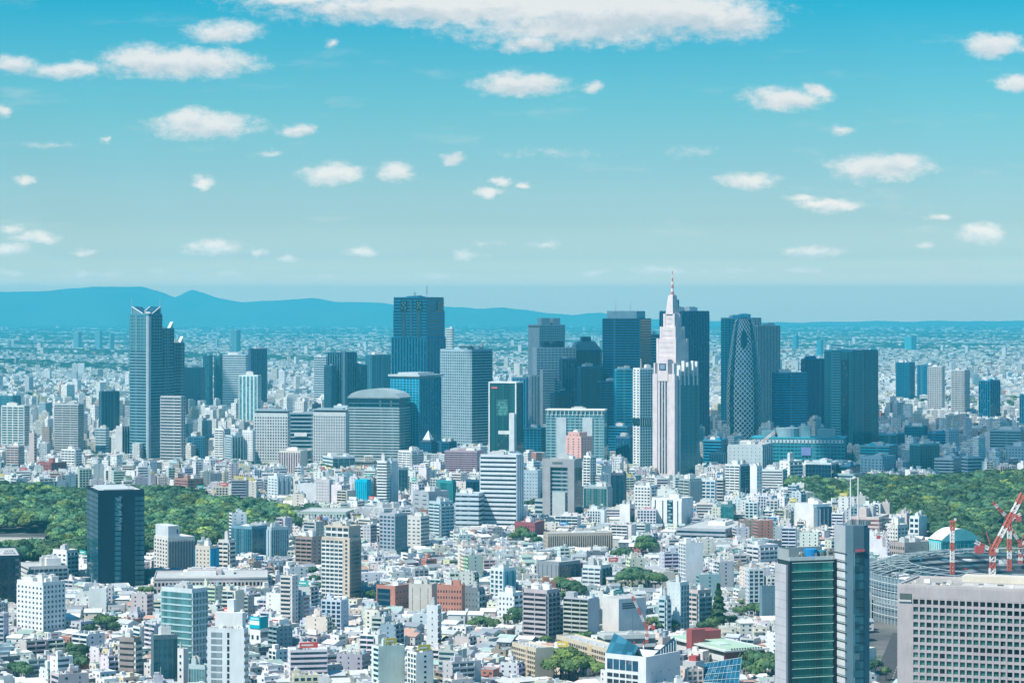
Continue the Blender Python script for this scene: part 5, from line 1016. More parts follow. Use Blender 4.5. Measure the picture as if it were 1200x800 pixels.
h = HERO[-1]; z = wz(702, h['Y']); m = Mesh(); m.box(-h['W'] / 2, h['W'] / 2, -h['D'] / 2, h['D'] / 2, 0, z - .01, (.70, .69, .67)); m.box(-h['W'] / 2 + .02, h['W'] / 2 - .02, -h['D'] / 2 - .06, -h['D'] / 2, 0, z, (.52, .56, .58)); m.obj('wall', h['root'])
m = Mesh()
for k in range(3): m.box(-h['W'] / 2 + 3, -h['W'] / 2 + 16, -h['D'] / 2 - .3, -h['D'] / 2 - .07, z - 7 + k * 1.6, z - 6 + k * 1.6, (.08, .12, .15))
m.obj('louvre', h['root'])
T('parking_deck', 'parking deck', 'long white open parking deck with green roof edge below the big white box', 'parking deck', 700, 708, 768, 746, L=('band', .4), R=('band', .4, {'wall': (.66, .68, .66)}), b=768, th=12, depth=None, wall=(.62, .66, .62), glass=(.04, .07, .09), pitch=4.2, boxes=1, hbox=2)
T('office_tower', 'tower', 'slim pale tiled tower with a glazed stair side right of the big white box', 'pale tiled tower', 782, 797, 807, 684, L=('punch', 3, .1, .1), R=('grid', .25, 3, .3, {'wall': (.4, .52, .56)}), b=736, wall=(.62, .68, .68), glass=(.03, .13, .18), pitch=3.5, boxes=1)
T('apartment_block', 'building', 'striped block with peach and teal balconies right of the pale tiled tower', 'peach and teal block', 806, 818, 833, 693, L=('balc', .4, 2), R=('balc', .4, 2, {'wall': (.35, .45, .46)}), b=728, wall=(.60, .50, .46), glass=(.04, .13, .17), pitch=3.3)
T('apartment_block', 'building', 'narrow blue-windowed block behind the parking deck and tiled tower', 'narrow blue-windowed block', 773, 780, 785, 700, L=('balc', .5, 1), R=('balc', .5, 1), b=738, wall=LBLUE, glass=G_T, pitch=3.3)
T('sloped_roof_hall', 'building', 'wide grey tent-roofed hall beyond the low houses on the centre right', 'tent-roofed hall', 793, 850, 880, 621, L=('band', .5), R=('band', .5), b=630, th=70, wall=(.42, .44, .48), pitch=4, boxes=1, hbox=5)
T('office_building', 'building', 'blue-grey blank building left of the tall green glass tower', 'blue-grey blank building', 890, 893, 909, 688, L=None, R=('punch', 2, .1, .1), b=722, th=18, wall=(.17, .27, .32), boxes=1, hbox=2)
T('apartment_block', 'building', 'lilac-white balcony block among low houses left of the green glass tower', 'lilac balcony block', 876, 890, 912, 640, L=('balc', .5, 2), R=('balc', .5, 4), b=660, wall=(.68, .66, .68), glass=G_D, pitch=3.3)

# long striped building with green roof and brick ends
def striped_building():
    B = Bld('striped_building', 'building', 'long white-striped building with a green roof and dark red brick ends', 'green-roofed striped building', 779, 849, 896, 763, 1640, 782, 25, None, (.66, .66, .64), (.05, .06, .06))
    x0, x1, y0, y1, _, z = B.main; B.bx(B.main, (.55, .55, .53)); B.facade(B.main, {'L': ('band', .58)}, 5.2, topb=.2); B.mb.box(x0 - .45, x1, y0 - .4, y0 - .001, 0, z - 1, (.26, .08, .08))
    B.mb.box(x0 + (x1 - x0) * .62, x1 - 1, y0 - 1.2, y0 - .41, 0, z - 1.5, (.03, .06, .09))
    m = Mesh(); m.box(x0 - 1.5, x1 + 2, y0 - 3, y1, z + .02, z + .9, (.60, .64, .60)); m.box(x0 + 2, x1 - 3, y0 + 1, y1 - 3, z + .91, z + 1.3, (.40, .55, .42)); m.box(x0 + 8, x0 + 16, y0 + 20, y0 + 34, z + 1.3, z + 1.8, (.5, .62, .56)); B.part(m, 'roof')
    m = Mesh()
    for k in range(12): m.box(x0 + 4 + k * (x1 - x0 - 6) / 12, x0 + 4.6 + k * (x1 - x0 - 6) / 12, y0 - 2.6, y0 - 1.4, z + .9, z + 2, (.08, .12, .12))
    B.part(m, 'parapet_teeth')
    for (ya, yb, h, xa, xb) in ((y0 + .47 * B.D, y0 + .56 * B.D, 10, -3, 7), (y0 + .62 * B.D, y0 + .80 * B.D, 7, 12, 26)):
        m = Mesh(); m.box(x0 + xa, x0 + xb, ya, yb, 0 if xa < 0 else z, z + h, (.34, .08, .08)); B.part(m, 'brick_tower')
    B.done()
striped_building()
for (a, b_, c, yt, bb, th, lab, sh, dr) in ((600, 628, 648, 761, 792, 26, 'beige gallery-access apartment slab with a blank end wall, left one of two', 'left beige slab', 8), (652, 716, 722, 763, 782, 24, 'long beige gallery-access apartment slab, right one of two', 'right beige slab', 10)):
    B = T('apartment_slab', 'building', lab, sh, a, b_, c, yt, L=('grid', .40, 13 if a < 650 else 24, .16), R=None, b=bb, th=th, drop=dr, wall=(.62, .54, .42), glass=(.10, .08, .06), pitch=2.9, boxes=0, done=False, depth=None if a < 650 else 14)
    x0, x1, y0, y1, _, z = B.main; m = Mesh(); m.box(x0 - .4, x0 + .2, y0 + .35 * B.D, y0 + .41 * B.D, 0, z + .5, (.66, .50, .30)); B.part(m, 'stair_bay')
    m = Mesh()
    for k in range(6): m.box(x0 + 3, x0 + 4.5, y0 + 4 + k * B.D / 6.5, y0 + 5 + k * B.D / 6.5, z, z + 1.5, WHITE)
    B.part(m, 'roof_vent'); B.done()

def blue_window_house():
    Y = 1440; WH = (.72, .73, .73)
    B = Bld('civic_building', 'building', 'white building with large square blue windows and two slanted glass roof wings', 'blue-windowed white building', 709, 757, 797, 772, Y, 800, 52, None, WH, (.02, .09, .16))
    x0, x1, y0, y1, _, z = B.main; D = B.D; B.bx(B.main)
    for r_, (za, zb, n) in enumerate(((z - 7.5, z - 1.6, 5), (z - 11.8, z - 9.6, 5), (z - 15.6, z - 13.2, 5), (z - 19.6, z - 17, 5))):
        for k in range(n):
            m = Mesh(); yc = y1 - D * (.10 + .155 * k); w_ = 2.6 if r_ == 0 else 2.4
            m.box(x0 - .15, x0 - .02, yc - w_, yc + w_ * .5, za, zb, (.02, .09, .16) if r_ == 0 else (.02, .04, .06), GLASS); m.obj('window', B.root)
    m = Mesh()
    for k in range(8): m.box(x0 + 6 + k * 4.2, x0 + 6.7 + k * 4.2, y0 - .2, y0 - .02, z - 9 - (k % 2) * 5, z - 8.2 - (k % 2) * 5, GREY)
    B.part(m, 'vent_hole')
    m = Mesh(); m.poly([(x0, y1, z + .3), (x0, y0 + .3 * D, z + .3), (x0 + 5, y0 + .3 * D, z + 6), (x0 + 9, y1, z + 12)], (.04, .17, .24), GLASS); m.poly([(x0 + 9, y1, z + 12), (x0 + 5, y0 + .3 * D, z + 6), (x0 + 9, y0 + .3 * D, z), (x0 + 14, y1, z)], WH); m.poly([(x0, y1, z), (x0 + 9, y1, z + 12), (x0 + 14, y1, z)], WH); B.part(m, 'glass_roof_wing')
    m = Mesh(); W = x1 - x0
    m.poly([(x0 + .25 * W, y0 + 2, z + .3), (x1, y0 + 2, z + .3), (x1, y0 + 4, z + 9)], (.04, .16, .22), GLASS); m.poly([(x0 + .25 * W, y0 + 2.1, z + .3), (x1, y0 + 4.1, z + 9), (x1 - 2, y0 + 9, z)], WH)
    for k in range(7): q = .35 + .1 * k; xx = x0 + (.25 + .75 * q) * W; m.box(xx - .25, xx + .25, y0 + 1.7, y0 + 1.95, z + .3, z + .3 + 8 * q, WH)
    B.part(m, 'glass_roof_wing')
    B.mb.box(x0, x0 + 1, y0, y1, z + .01, z + 1.2, WH); B.mb.box(x0 + 1.01, x1, y0, y0 + 1, z + .01, z + 1.2, WH); B.done()
blue_window_house()
def solar_wedge():
    B = Bld('glass_wedge_building', 'building', 'building with one huge slanted blue glass roof at the bottom edge', 'slanted blue glass building', 815, 850, 872, 799, 1480, 800, 55, None, (.45, .5, .52), G_D, reg=True)
    x0, x1, y0, y1, _, z = B.main; z = wz(803, 1480); m = Mesh(); m.box(x0, x1, y0, y1, 0, z, (.45, .5, .52)); m.obj('wall', B.root)
    m = Mesh(); P = [(x0 - 2, y1 + 2, z - 6), (x0 + 4, y0 - 6, z - 4), (x1 + 4, y0 + 4, z + 13), (x1 - 6, y1 + 4, z + 9)]; m.poly(P, (.02, .14, .24), GLASS, [(0, 0), (30, 0), (30, 22), (0, 22)])
    m.poly([(a, b, c - 1) for a, b, c in P][::-1], GREY); B.part(m, 'glass_roof')
    m = Mesh(); P = [np.array(p) for p in P]
    for k in range(11):
        t = k / 10; a = P[0] * (1 - t) + P[1] * t; b = P[3] * (1 - t) + P[2] * t; m.tube(a + (0, 0, .25), b + (0, 0, .25), .16, (.25, .4, .46), 4)
    for k in range(6):
        t = k / 5; a = P[0] * (1 - t) + P[3] * t; b = P[1] * (1 - t) + P[2] * t; m.tube(a + (0, 0, .25), b + (0, 0, .25), .2, (.35, .48, .52), 4)
    B.part(m, 'roof_glazing_bars')
    m = Mesh(); m.box(x0 + 2, x0 + 12, y1 + 1, y1 + 10, 0, z + 12, LGREY); m.box(x0 + 4, x0 + 9, y1 + 2, y1 + 7, z + 12, z + 15, (.4, .08, .08)); B.part(m, 'stair_tower')
solar_wedge()

# --- right foreground: the green glass tower with its antenna shaft
def green_tower():
    Y = 1150; GW = (.42, .44, .47)
    B = Bld('green_glass_tower', 'tower', 'dark green glass office tower with a tall grey shaft and two white masts', 'tall green glass tower', 911, 925, 977, 657, Y, 800, 20, None, GW, (.008, .10, .085))
    mn = B.main; x0, x1, y0, y1, _, z = mn; W = B.W; B.bx(mn, (.02, .05, .06))
    n = 21; p = 4.0; row = Mesh(); row.box(x0 + 1.0, x1 - .4, y0 - .25, y0 - .02, .5, p, (.012, .19, .155), GLASS)
    for j in range(27): xx = x0 + 1.2 + (W - 1.8) * j / 26; row.box(xx - .05, xx + .05, y0 - .34, y0 - .26, .5, p, (.10, .30, .28))
    me = row.data('window_glazing')
    for k in range(27): link(bpy.data.objects.new('window_glazing', me), B.root, (0, 0, z - 5 - k * p))
    B.part(_louv(x0 + 1.0, x1 - .4, y0, z - 5 - 26 * p, z - 1, p), 'sun_louvre')
    B.mb.box(x0 - .3, x0 + .9, y0 - .7, y0 + 1, 0, z, (.02, .04, .06)); B.mb.box(x1 - .35, x1 + 1.2, y0 - .7, y0 + 1, 0, z, (.01, .02, .035))
    # concrete flank on the left, a bit lower
    m = Mesh(); m.box(x0 - 1.2, x0 - .31, y0 + 1, y1, 0, z - 2, (.50, .50, .53))
    for k in range(26): m.box(x0 - 1.25, x0 - 1.2, y0 + 1, y1, z - 6 - 4 * k, z - 5.8 - 4 * k, (.36, .36, .39))
    B.part(m, 'concrete_flank')
    # roof: parapet walls, deck, blue tank, machinery
    m = Mesh(); m.box(x0, x1, y0, y0 + .5, z, z + 1.6, (.62, .66, .66)); m.box(x0, x0 + .5, y0 + .5, y1, z, z + 5.0, (.30, .38, .40)); m.box(x0 + .5, x1, y1 - .5, y1, z, z + 5, (.30, .38, .40))
    for k in range(12): m.box(x0 - .12, x0, y0 + 2 + k * (y1 - y0 - 4) / 12, y0 + 2.3 + k * (y1 - y0 - 4) / 12, z, z + 5, LGREY)
    B.part(m, 'parapet')
    m = Mesh(); m.box(x0 + .5, x1, y0 + .5, y1 - .5, z + .01, z + .3, (.30, .31, .30)); B.part(m, 'roof')
    m = Mesh(); rr = random.Random(2)
    for k in range(26): a = rr.uniform(x0 + 4, x1 - 4); b = rr.uniform(y0 + 3, y1 - 4); w = rr.uniform(.6, 2); m.box(a, a + w, b, b + w, z + .3, z + rr.uniform(1, 3.2), rr.choice([(.2, .24, .22), GREY, (.14, .18, .16), LGREY]))
    B.part(m, 'roof_machinery')
    m = Mesh(); m.tube((x0 + W * .62, y1 - 6, z + .3), (x0 + W * .62, y1 - 6, z + 4.5), 3.2, (.02, .25, .55), 14); B.part(m, 'water_tank')
    m = Mesh(); m.tube((x0 + W * .86, y1 - 5, z + .3), (x0 + W * .86, y1 - 5, z + 3.5), 2.8, (.05, .25, .30), 14); B.part(m, 'water_tank')
    # shaft
    sg = B.seg(978, 994, 1022, 616, None, Y - 2); a0, a1, b0, b1, _, zt = sg
    m = Mesh(); ring = [(a0, b1), (a0, b0 + 2.5), (a0 + 2.5, b0), (a0 + (a1 - a0) * .62, b0 - .8), (a1 - 1.5, b0 + 1.5), (a1, b0 + 4), (a1, b1)]
    m.prism(ring, 0, zt, (.10, .18, .23)); m.box(a0 - .15, a0 - .01, b0 + 2.5, b1, 0, zt - .1, (.42, .45, .47)); B.part(m, 'shaft')
    m = Mesh(); m.box(a0 + 2.8, a0 + (a1 - a0) * .60, b0 - 1.0, b0 + 1, 0, wz(647, Y), (.04, .17, .22), GLASS); m.box(a0 + (a1 - a0) * .62, a1 - 1.8, b0 - .9, b0 + 3, 0, zt - 1, (.03, .11, .16)); B.part(m, 'shaft_glazing')
    m = Mesh()
    for k in range(20):
        zz = wz(648, Y) - 4.0 * k; m.box(a0 - .35, a0 + .05, b0 + 2.5, b1 - 1.0, zz - 3.3, zz - .7, (.62, .64, .66)); m.box(a0 - .2, a0 + .04, b0 + 2, b1, zz - .69, zz - .01, (.05, .08, .10))
        m.box(a0 + 3, a0 + (a1 - a0) * .60, b0 - 1.1, b0 - 1.0, zz - .4, zz, (.02, .08, .11))
    B.part(m, 'shaft_panel')
    m = Mesh(); m.box(a0 + 3.2, a0 + 7.8, b0 - 1.5, b0 - .9, wz(646, Y), wz(643, Y), (.42, .06, .10))
    for k in range(5): m.box(a0 + 3.5 + k * .85, a0 + 4.0 + k * .85, b0 - 1.6, b0 - 1.5, wz(645.6, Y), wz(643.6, Y), (.75, .25, .28))
    B.part(m, 'sign')
    for (u, v) in ((.30, .35), (.62, .35)):
        mx, my = a0 + (a1 - a0) * u, b0 + (b1 - b0) * v
        m = Mesh(); m.tube((mx, my, zt), (mx, my, wz(560, Y)), .42, (.78, .79, .78), 8, r2=.30); m.tube((mx, my, zt), (mx, my, zt + 2.5), .9, GREY, 8); m.tube((mx - .5, my, zt + 9), (mx + .5, my, zt + 9), .2, GREY, 5); B.part(m, 'mast')
    m = Mesh()
    for k in range(9): xx = a0 + (a1 - a0) * (.1 + .09 * k); m.tube((xx, b0 + 3, zt), (xx, b0 + 3, zt + 1.3), .12, GREY, 4)
    for k in range(3): m.box(a0 + 3 + 4 * k, a0 + 5.6 + 4 * k, b0 + 4, b0 + 7, zt, zt + 1.8, (.2, .26, .28))
    B.part(m, 'roof_machinery'); B.done()
def _louv(xa, xb, y0, z0, z1, p):
    m = Mesh(); k = 0; z = z1
    while z > z0: m.box(xa, xb, y0 - .9, y0 - .35, z - .12, z + .12, (.45, .66, .62) if True else 0); z -= p; k += 1
    m.box(xa, xb, y0 - .3, y0 - .02, z1 - 3.7, z1 - .3, (.03, .30, .25), GLASS)
    return m
green_tower()
def pink_grid():
    Y = 1350; PK = (.46, .41, .42)
    B = Bld('gridded_office', 'building', 'large pinkish-grey concrete building with a regular grid of recessed square windows', 'pinkish grid building', 1052, 1230, 1231, 694, Y, 800, None, 48, PK, G_D)
    x0, x1, y0, y1, _, z = B.main; D = B.D; ppm = F / Y
    ca = B.fw(B.main, 'L'); u = lambda px: (px - 1052) / (1230 - 1052) * D
    pit = u(1052 + 7.9); hw = pit * .37; row_p = 9.05 / ppm; z_first = wz(711, Y)
    cols = int((1214 - 1070) / 7.9) + 1; nr = 14
    win = Mesh(); win.box(x0 + .0, x0 + .12, -hw, hw, -row_p * .5 * .68, row_p * .5 * .62, (.03, .17, .15), GLASS); win.box(x0 - .02, x0 + .0, -hw * .05, hw * .05, -row_p * .34, row_p * .31, (.2, .2, .2)); me_ = win.data('window')
    wd = Mesh(); wd.box(x0 + .0, x0 + .12, -hw, hw, -row_p * .5 * .68, row_p * .5 * .62, (.008, .02, .03), GLASS); med = wd.data('window')
    rest = Mesh(); cnt = 0; rr = random.Random(9)
    B.mb.box(x0 + .12, x1, y0, y1, 0, z, PK)      # mass behind
    B.mb.box(x0 - .9, x0 + .119, y1 - u(1070), y1, 0, z, PK)      # blank left pier
    B.mb.box(x0 - .9, x0 + .119, y0, y1 - u(1070) - .001, z_first + row_p * .5, z, PK)
    B.mb.box(x0 - .9, x0 + .119, y0, y1 - u(1070) - cols * pit, 0, z_first + row_p * .5 - .001, PK)
    for r_ in range(nr):
        zc = z_first - r_ * row_p
        B.mb.box(x0 - .82, x0 + .119, y1 - u(1070) - cols * pit, y1 - u(1070) - .002, zc - row_p * .5, zc - row_p * .34, PK)
        B.mb.box(x0 - .82, x0 + .119, y1 - u(1070) - cols * pit, y1 - u(1070) - .002, zc + row_p * .31, zc + row_p * .5 - .001, PK)
        for c in range(cols):
            yc = y1 - u(1070) - (c + .5) * pit
            dark = r_ == 0 or rr.random() < .06 or (r_ == 1 and c in (14, 15, 16, 17)) or (r_ == 6 and 7 < c < 17)
            if cnt < 100 and r_ < 6 or (cnt < 100): link(bpy.data.objects.new('window', med if dark else me_), B.root, (0, yc, zc)); cnt += 1
            else: rest.box(x0, x0 + .12, yc - hw, yc + hw, zc - row_p * .34, zc + row_p * .31, (.008, .02, .03) if dark else (.03, .17, .15), GLASS)
    for c in range(cols + 1):
        yc = y1 - u(1070) - c * pit; B.mb.box(x0 - .9, x0 + .118, yc - (pit / 2 - hw), yc + (pit / 2 - hw), 0, z_first + row_p * .5 - .003, PK)
    o = rest.obj('window_field', B.root); tag(o, kind='stuff')
    # roof
    m = Mesh(); t = 1.0
    m.box(x0 - .9, x0 + t, y0, y1, z, z + 1.4, (.52, .47, .46)); m.box(x1 - t, x1, y0, y1, z, z + 1.4, (.52, .47, .46)); m.box(x0 + t, x1 - t, y1 - t, y1, z, z + 1.4, (.52, .47, .46)); m.box(x0 + t, x1 - t, y0, y0 + t, z, z + 1.4, (.52, .47, .46)); B.part(m, 'parapet')
    m = Mesh(); m.box(x0 + t, x1 - t, y0 + t, y1 - t, z + .01, z + .4, (.38, .36, .33)); B.part(m, 'roof')
    m = Mesh(); m.box(x1 - 14, x1 - 2, y0 + 6, y1 - 28, z + .4, z + 3.6, (.66, .60, .50)); B.part(m, 'roof_box')
    m = Mesh(); m.box(x0 + 3, x0 + 16, y0 + 3, y1 - 34, z + .4, z + 1.6, (.56, .53, .50))
    for k in range(34): a = rr.uniform(x0 + 2, x0 + 22); b = rr.uniform(y0 + 4, y1 - 4); w = rr.uniform(.5, 1.8); m.box(a, a + w, b, b + w * 2, z + .4, z + rr.uniform(1, 2.4), rr.choice([WHITE, LGREY, GREY, DGREY, CREAM]))
    B.part(m, 'roof_machinery')
    m = Mesh(); m.box(x0 - 1.3, x0 - .9, y1 - u(1069), y1 - u(1055), z_first + 1.0, z_first + 4.2, (.10, .13, .12)); m.box(x0 - 1.6, x0 - .9, y1 - u(1069), y1 - u(1054), z_first - .2, z_first + .8, (.6, .58, .56)); B.part(m, 'ledge_planting')
    B.done()
pink_grid()

# --- right middle ground
T('office_building', 'building', 'small white building with four dark windows and a teal side before the right wood', 'four-windowed white building', 1066, 1077, 1086, 606, L=('grid', .4, 2, .3), R=None, b=622, wall=(.72, .74, .73), glass=G_N, pitch=4.4, drop=16)
T('school', 'building', 'low brown-grey building with square windows left of the turquoise hall', 'brown-grey windowed building', 1042, 1060, 1088, 637, L=('punch', 7, .55, .5), R=('punch', 2, .1, .2), b=650, wall=(.42, .36, .34), glass=(.08, .08, .09), pitch=4, boxes=3)
T('hospital_block', 'building', 'cream building with a red roof band between masts and wood', 'red-banded cream building', 996, 1030, 1042, 607, L=('band', .5), R=('band', .5), b=622, wall=(.66, .54, .50), glass=(.3, .14, .14), pitch=3.6, boxes=2, hbox=9, drop=16)
T('school', 'building', 'white block with cream neighbours right of the masts', 'white block near masts', 1040, 1052, 1064, 616, L=('punch', 4, .5, .4), R=('punch', 3, .5, .4), b=632, wall=(.74, .70, .64), pitch=3.6, boxes=2, hbox=7, drop=14)
def turquoise_hall():
    B = Bld('turquoise_hall', 'hall', 'turquoise sheeted hall with a curved pale roof in front of the right wood', 'turquoise hall', 1088, 1103, 1148, 634, None, 650, 24, None, (.10, .50, .52), (.05, .36, .42))
    B.bx(B.main); B.facade(B.main, {'L': ('fins', 6, .6, {'wall': (.40, .66, .66)}), 'R': ('glass', 10)}, 8); x0, x1, y0, y1, _, z = B.main
    m = Mesh(); n = 12
    for i in range(n):
        a0, a1 = i / n, (i + 1) / n; f = lambda a: z + 1 + 10 * sin(pi * a)
        xa, xb = x0 + (x1 - x0) * a0, x0 + (x1 - x0) * a1
        m.poly([(xa, y0 - .6, f(a0)), (xb, y0 - .6, f(a1)), (xb, y1 + .6, f(a1)), (xa, y1 + .6, f(a0))], (.66, .68, .66)); m.poly([(xa, y0 - .6, z - .2), (xb, y0 - .6, z - .2), (xb, y0 - .6, f(a1)), (xa, y0 - .6, f(a0))], (.16, .52, .54)); m.poly([(xb, y1 + .6, z - .2), (xa, y1 + .6, z - .2), (xa, y1 + .6, f(a0)), (xb, y1 + .6, f(a1))], (.16, .52, .54))
    B.part(m, 'curved_roof'); B.done()
turquoise_hall()
def dome_gym():
    Y = 1990; x, y = wx(1046, Y), Y; r = bpy.data.objects.new('gymnasium', None); link(r, None, (x, y, 0)); tag(r, 'white low dome-roofed gymnasium left of the unfinished stadium', 'gymnasium')
    m = Mesh(); n = 24; rings = []
    for j in range(7):
        t = j / 6; R = 24 * cos(t * pi / 2 * .96); zz = 14 + 12 * sin(t * pi / 2); rings.append([(R * cos(2 * pi * i / n) * 1.15, R * sin(2 * pi * i / n), zz) for i in range(n)])
    for a, b in zip(rings, rings[1:]):
        for i in range(n): m.poly([a[i], a[(i + 1) % n], b[(i + 1) % n], b[i]], (.70, .68, .65))
    m.poly(rings[-1], (.7, .68, .65)); m.obj('domed_roof', r)
    m = Mesh(); m.prism([(p[0] * 1.06, p[1] * 1.06) for p in rings[0]], 11, 13.9, (.66, .64, .6)); m.prism([(p[0] * .95, p[1] * .95) for p in rings[0]], 0, 11, (.12, .16, .18)); m.obj('wall', r)
    HERO.append(dict(root=r, short='domed gymnasium', xl=1020, xr=1074, yt=642, vis=662, Y=Y, c=(x, y), r=32, W=50, D=50, th=0))
dome_gym()
def stadium():
    cx, cyy = wx(1232, 1930), 1930; rx, ry = 142, 145
    r = bpy.data.objects.new('stadium', None); link(r, None, (cx, cyy, 0)); tag(r, 'huge oval stadium under construction with scaffolded grey wall and steel roof ring', 'stadium')
    n = 96; E = lambda i, k=1.0, z=0: (rx * k * cos(2 * pi * i / n), ry * k * sin(2 * pi * i / n), z)
    m = Mesh(); H = 34
    for i in range(n):
        for (k0, z0, k1, z1, c) in ((1, 0, 1, 14, (.20, .25, .28)), (.985, 14, .985, 25, (.26, .32, .35)), (1, 25, 1, H, (.22, .30, .34))):
            m.poly([E(i, k0, z0), E(i + 1, k0, z0), E(i + 1, k1, z1), E(i, k1, z1)], c)
        m.poly([E(i, 1, 14), E(i + 1, 1, 14), E(i + 1, .985, 14), E(i, .985, 14)], LGREY); m.poly([E(i, .985, 25), E(i + 1, .985, 25), E(i + 1, 1, 25), E(i, 1, 25)], DGREY)
    m.obj('outer_wall', r)
    m = Mesh()
    for i in range(0, n * 2):
        a = E(i / 2, 1.012, 0); b = E(i / 2, 1.012, H + 1.5); m.tube(a, b, .28, (.40, .46, .49), 4)
    for zz in (6, 12, 18, 24, 30):
        for i in range(n): m.tube(E(i, 1.012, zz), E(i + 1, 1.012, zz), .28, (.55, .6, .6), 4)
    m.obj('scaffolding', r)
    m = Mesh(); rr = random.Random(3)
    for j in range(9):
        k0, k1 = 1 - j * .05, 1 - (j + 1) * .05; z0 = H - 1 - j * 3.4
        for i in range(n):
            c = rr.choice([(.06, .08, .10), (.10, .13, .16), (.20, .24, .26), (.05, .12, .14)])
            m.poly([E(i, k0, z0), E(i + 1, k0, z0), E(i + 1, k1, z0 - 1.2), E(i, k1, z0 - 1.2)], c); m.poly([E(i, k1, z0 - 1.2), E(i + 1, k1, z0 - 1.2), E(i + 1, k1, z0 - 3.4), E(i, k1, z0 - 3.4)], (.08, .1, .12))
    m.obj('seating_bowl', r)
    m = Mesh(); m.poly([E(i, .55, 2) for i in range(n)], (.30, .28, .24)); m.obj('pitch', r)
    m = Mesh()
    for i in range(0, n, 2):
        a, b = np.array(E(i, 1.0, H)), np.array(E(i, .76, H + 6)); c = np.array(E(i, .88, H + 1)); c2 = np.array(E(i, .88, H + 5))
        for p, q in ((a, c2), (c2, b), (a, c), (c, b), (c, c2)): m.tube(p, q, .5, (.25, .31, .33), 4)
    for (k, zz) in ((1.0, H), (.88, H + 5), (.76, H + 6)):
        for i in range(n): m.tube(E(i, k, zz), E(i + 1, k, zz), .45, (.28, .34, .36), 4)
    m.obj('roof_truss', r)
    m = Mesh()
    for i in range(26, 60):
        if i % 7 in (1, 3, 4, 6): continue
        m.poly([E(i, 1.0, H + .8), E(i + 1, 1.0, H + .8), E(i + 1, .86, H + 5.6), E(i, .86, H + 5.6)], (.34, .38, .39))
        m.poly([E(i, 1.0, H + .5), E(i, .86, H + 5.3), E(i + 1, .86, H + 5.3), E(i + 1, 1.0, H + .5)], (.4, .42, .42))
    pass
    m = Mesh()
    for k in range(90):
        a = rr.uniform(0, n); kk = rr.uniform(.6, .98); x, y, _ = E(a, kk); zz = H - 1 - (1 - kk) / .05 * 3.4; s = rr.uniform(1, 3.5)
        m.box(x - s, x + s, y - s / 2, y + s / 2, zz, zz + rr.uniform(1, 4), rr.choice([(.45, .06, .06), WHITE, (.1, .3, .4), LGREY, (.3, .05, .06)]))
    m.obj('building_materials', r); tag(r.children[-1], kind='stuff')
    HERO.append(dict(root=r, short='unfinished stadium', xl=1022, xr=1440, yt=655, vis=702, Y=1800, c=(cx, cyy), r=150, W=280, D=290, th=0))
stadium()

def lattice_boom(m, a, b, w, seg, c1=(.52, .13, .10), c2=(.74, .70, .68), n=None):
    a, b = np.array(a, float), np.array(b, float); d = b - a; L = np.linalg.norm(d); d /= L
    t = np.array((0, 1., 0)) if abs(d[1]) < .8 else np.array((1., 0, 0)); e1 = np.cross(t, d); e1 /= np.linalg.norm(e1); e2 = np.cross(d, e1)
    n = n or max(4, int(L / seg)); th = w * .16
    for i in range(n):
        c = c1 if (i * 5 // n) % 2 == 0 else c2
        p0, p1 = a + d * L * i / n, a + d * L * (i + 1) / n
        k0 = w / 2
        cs = [e1 * k0 + e2 * k0, -e1 * k0 + e2 * k0, -e1 * k0 - e2 * k0, e1 * k0 - e2 * k0]
        for j in range(4):
            m.tube(p0 + cs[j], p1 + cs[j], th, c, 4); m.tube(p0 + cs[j], p1 + cs[(j + 1) % 4], th * .75, c, 4); m.tube(p0 + cs[(j + 1) % 4], p0 + cs[j], th * .7, c, 4)
def crane(label, px, py_base, Y, mast_top, jib_tip=None, w=2.2, pale=False):
    x = wx(px, Y); zb = max(0, wz(py_base, Y)); r = bpy.data.objects.new('tower_crane', None); link(r, None, (x, Y, 0)); tag(r, label, 'crane', 'construction cranes on the right')
    c1 = (.52, .13, .10) if not pale else (.66, .5, .47)
    mt = wz(mast_top, Y)
    m = Mesh(); lattice_boom(m, (0, 0, zb if zb > 3 else 0), (0, 0, mt), w, w * 1.1, c1); m.obj('mast', r)
    m = Mesh(); m.box(-w * .75, w * .75, -w * .7, w * .7, mt, mt + w * .6, c1); m.box(w * .5, w * 1.1, -w * .6, 0, mt + w * .6, mt + w * 1.3, (.75, .74, .7)); m.obj('cab', r)
    if jib_tip:
        tx, ty = wx(jib_tip[0], Y) - x, wz(jib_tip[1], Y)
        m = Mesh(); lattice_boom(m, (0, 0, mt + w * .8), (tx, 0, ty), w * .8, w, c1); m.obj('jib', r)
        s = -1 if tx > 0 else 1
        m = Mesh(); lattice_boom(m, (0, 0, mt + w * .8), (s * w * 3.4, 0, mt + w * 2.6), w * .6, w, c1); m.box(s * w * 2.6 - w * .8, s * w * 2.6 + w * .8, -w * .8, w * .8, mt + w * .4, mt + w * 1.8, (.5, .1, .1)); m.obj('counter_jib', r)
        m = Mesh(); ap = (s * w * 1.2, 0, mt + w * 4.6); m.tube((0, 0, mt + w * .8), ap, w * .12, c1, 4); m.tube(ap, (tx * .9, 0, mt + (ty - mt) * .9), .12, DGREY, 4); m.tube(ap, (s * w * 3.4, 0, mt + w * 2.6), .14, DGREY, 4); m.tube((tx, 0, ty), (tx, 0, ty - 22), .12, DGREY, 4); m.obj('cable', r)
    return r
crane('red and white lattice crane mast standing alone in front of the turquoise hall', 1116, 672, 1800, 612, None, 2.4)
crane('large red and white crane whose jib rises to the right border of the picture', 1163, 680, 1700, 650, (1199, 578), 3.4)
crane('red and white crane behind the largest one, jib leaning up to the left', 1183, 668, 1960, 612, (1163, 588), 2.6)
crane('crane at the right border with a short jib crossing the large one', 1196, 660, 2050, 640, (1180, 612), 2.4)
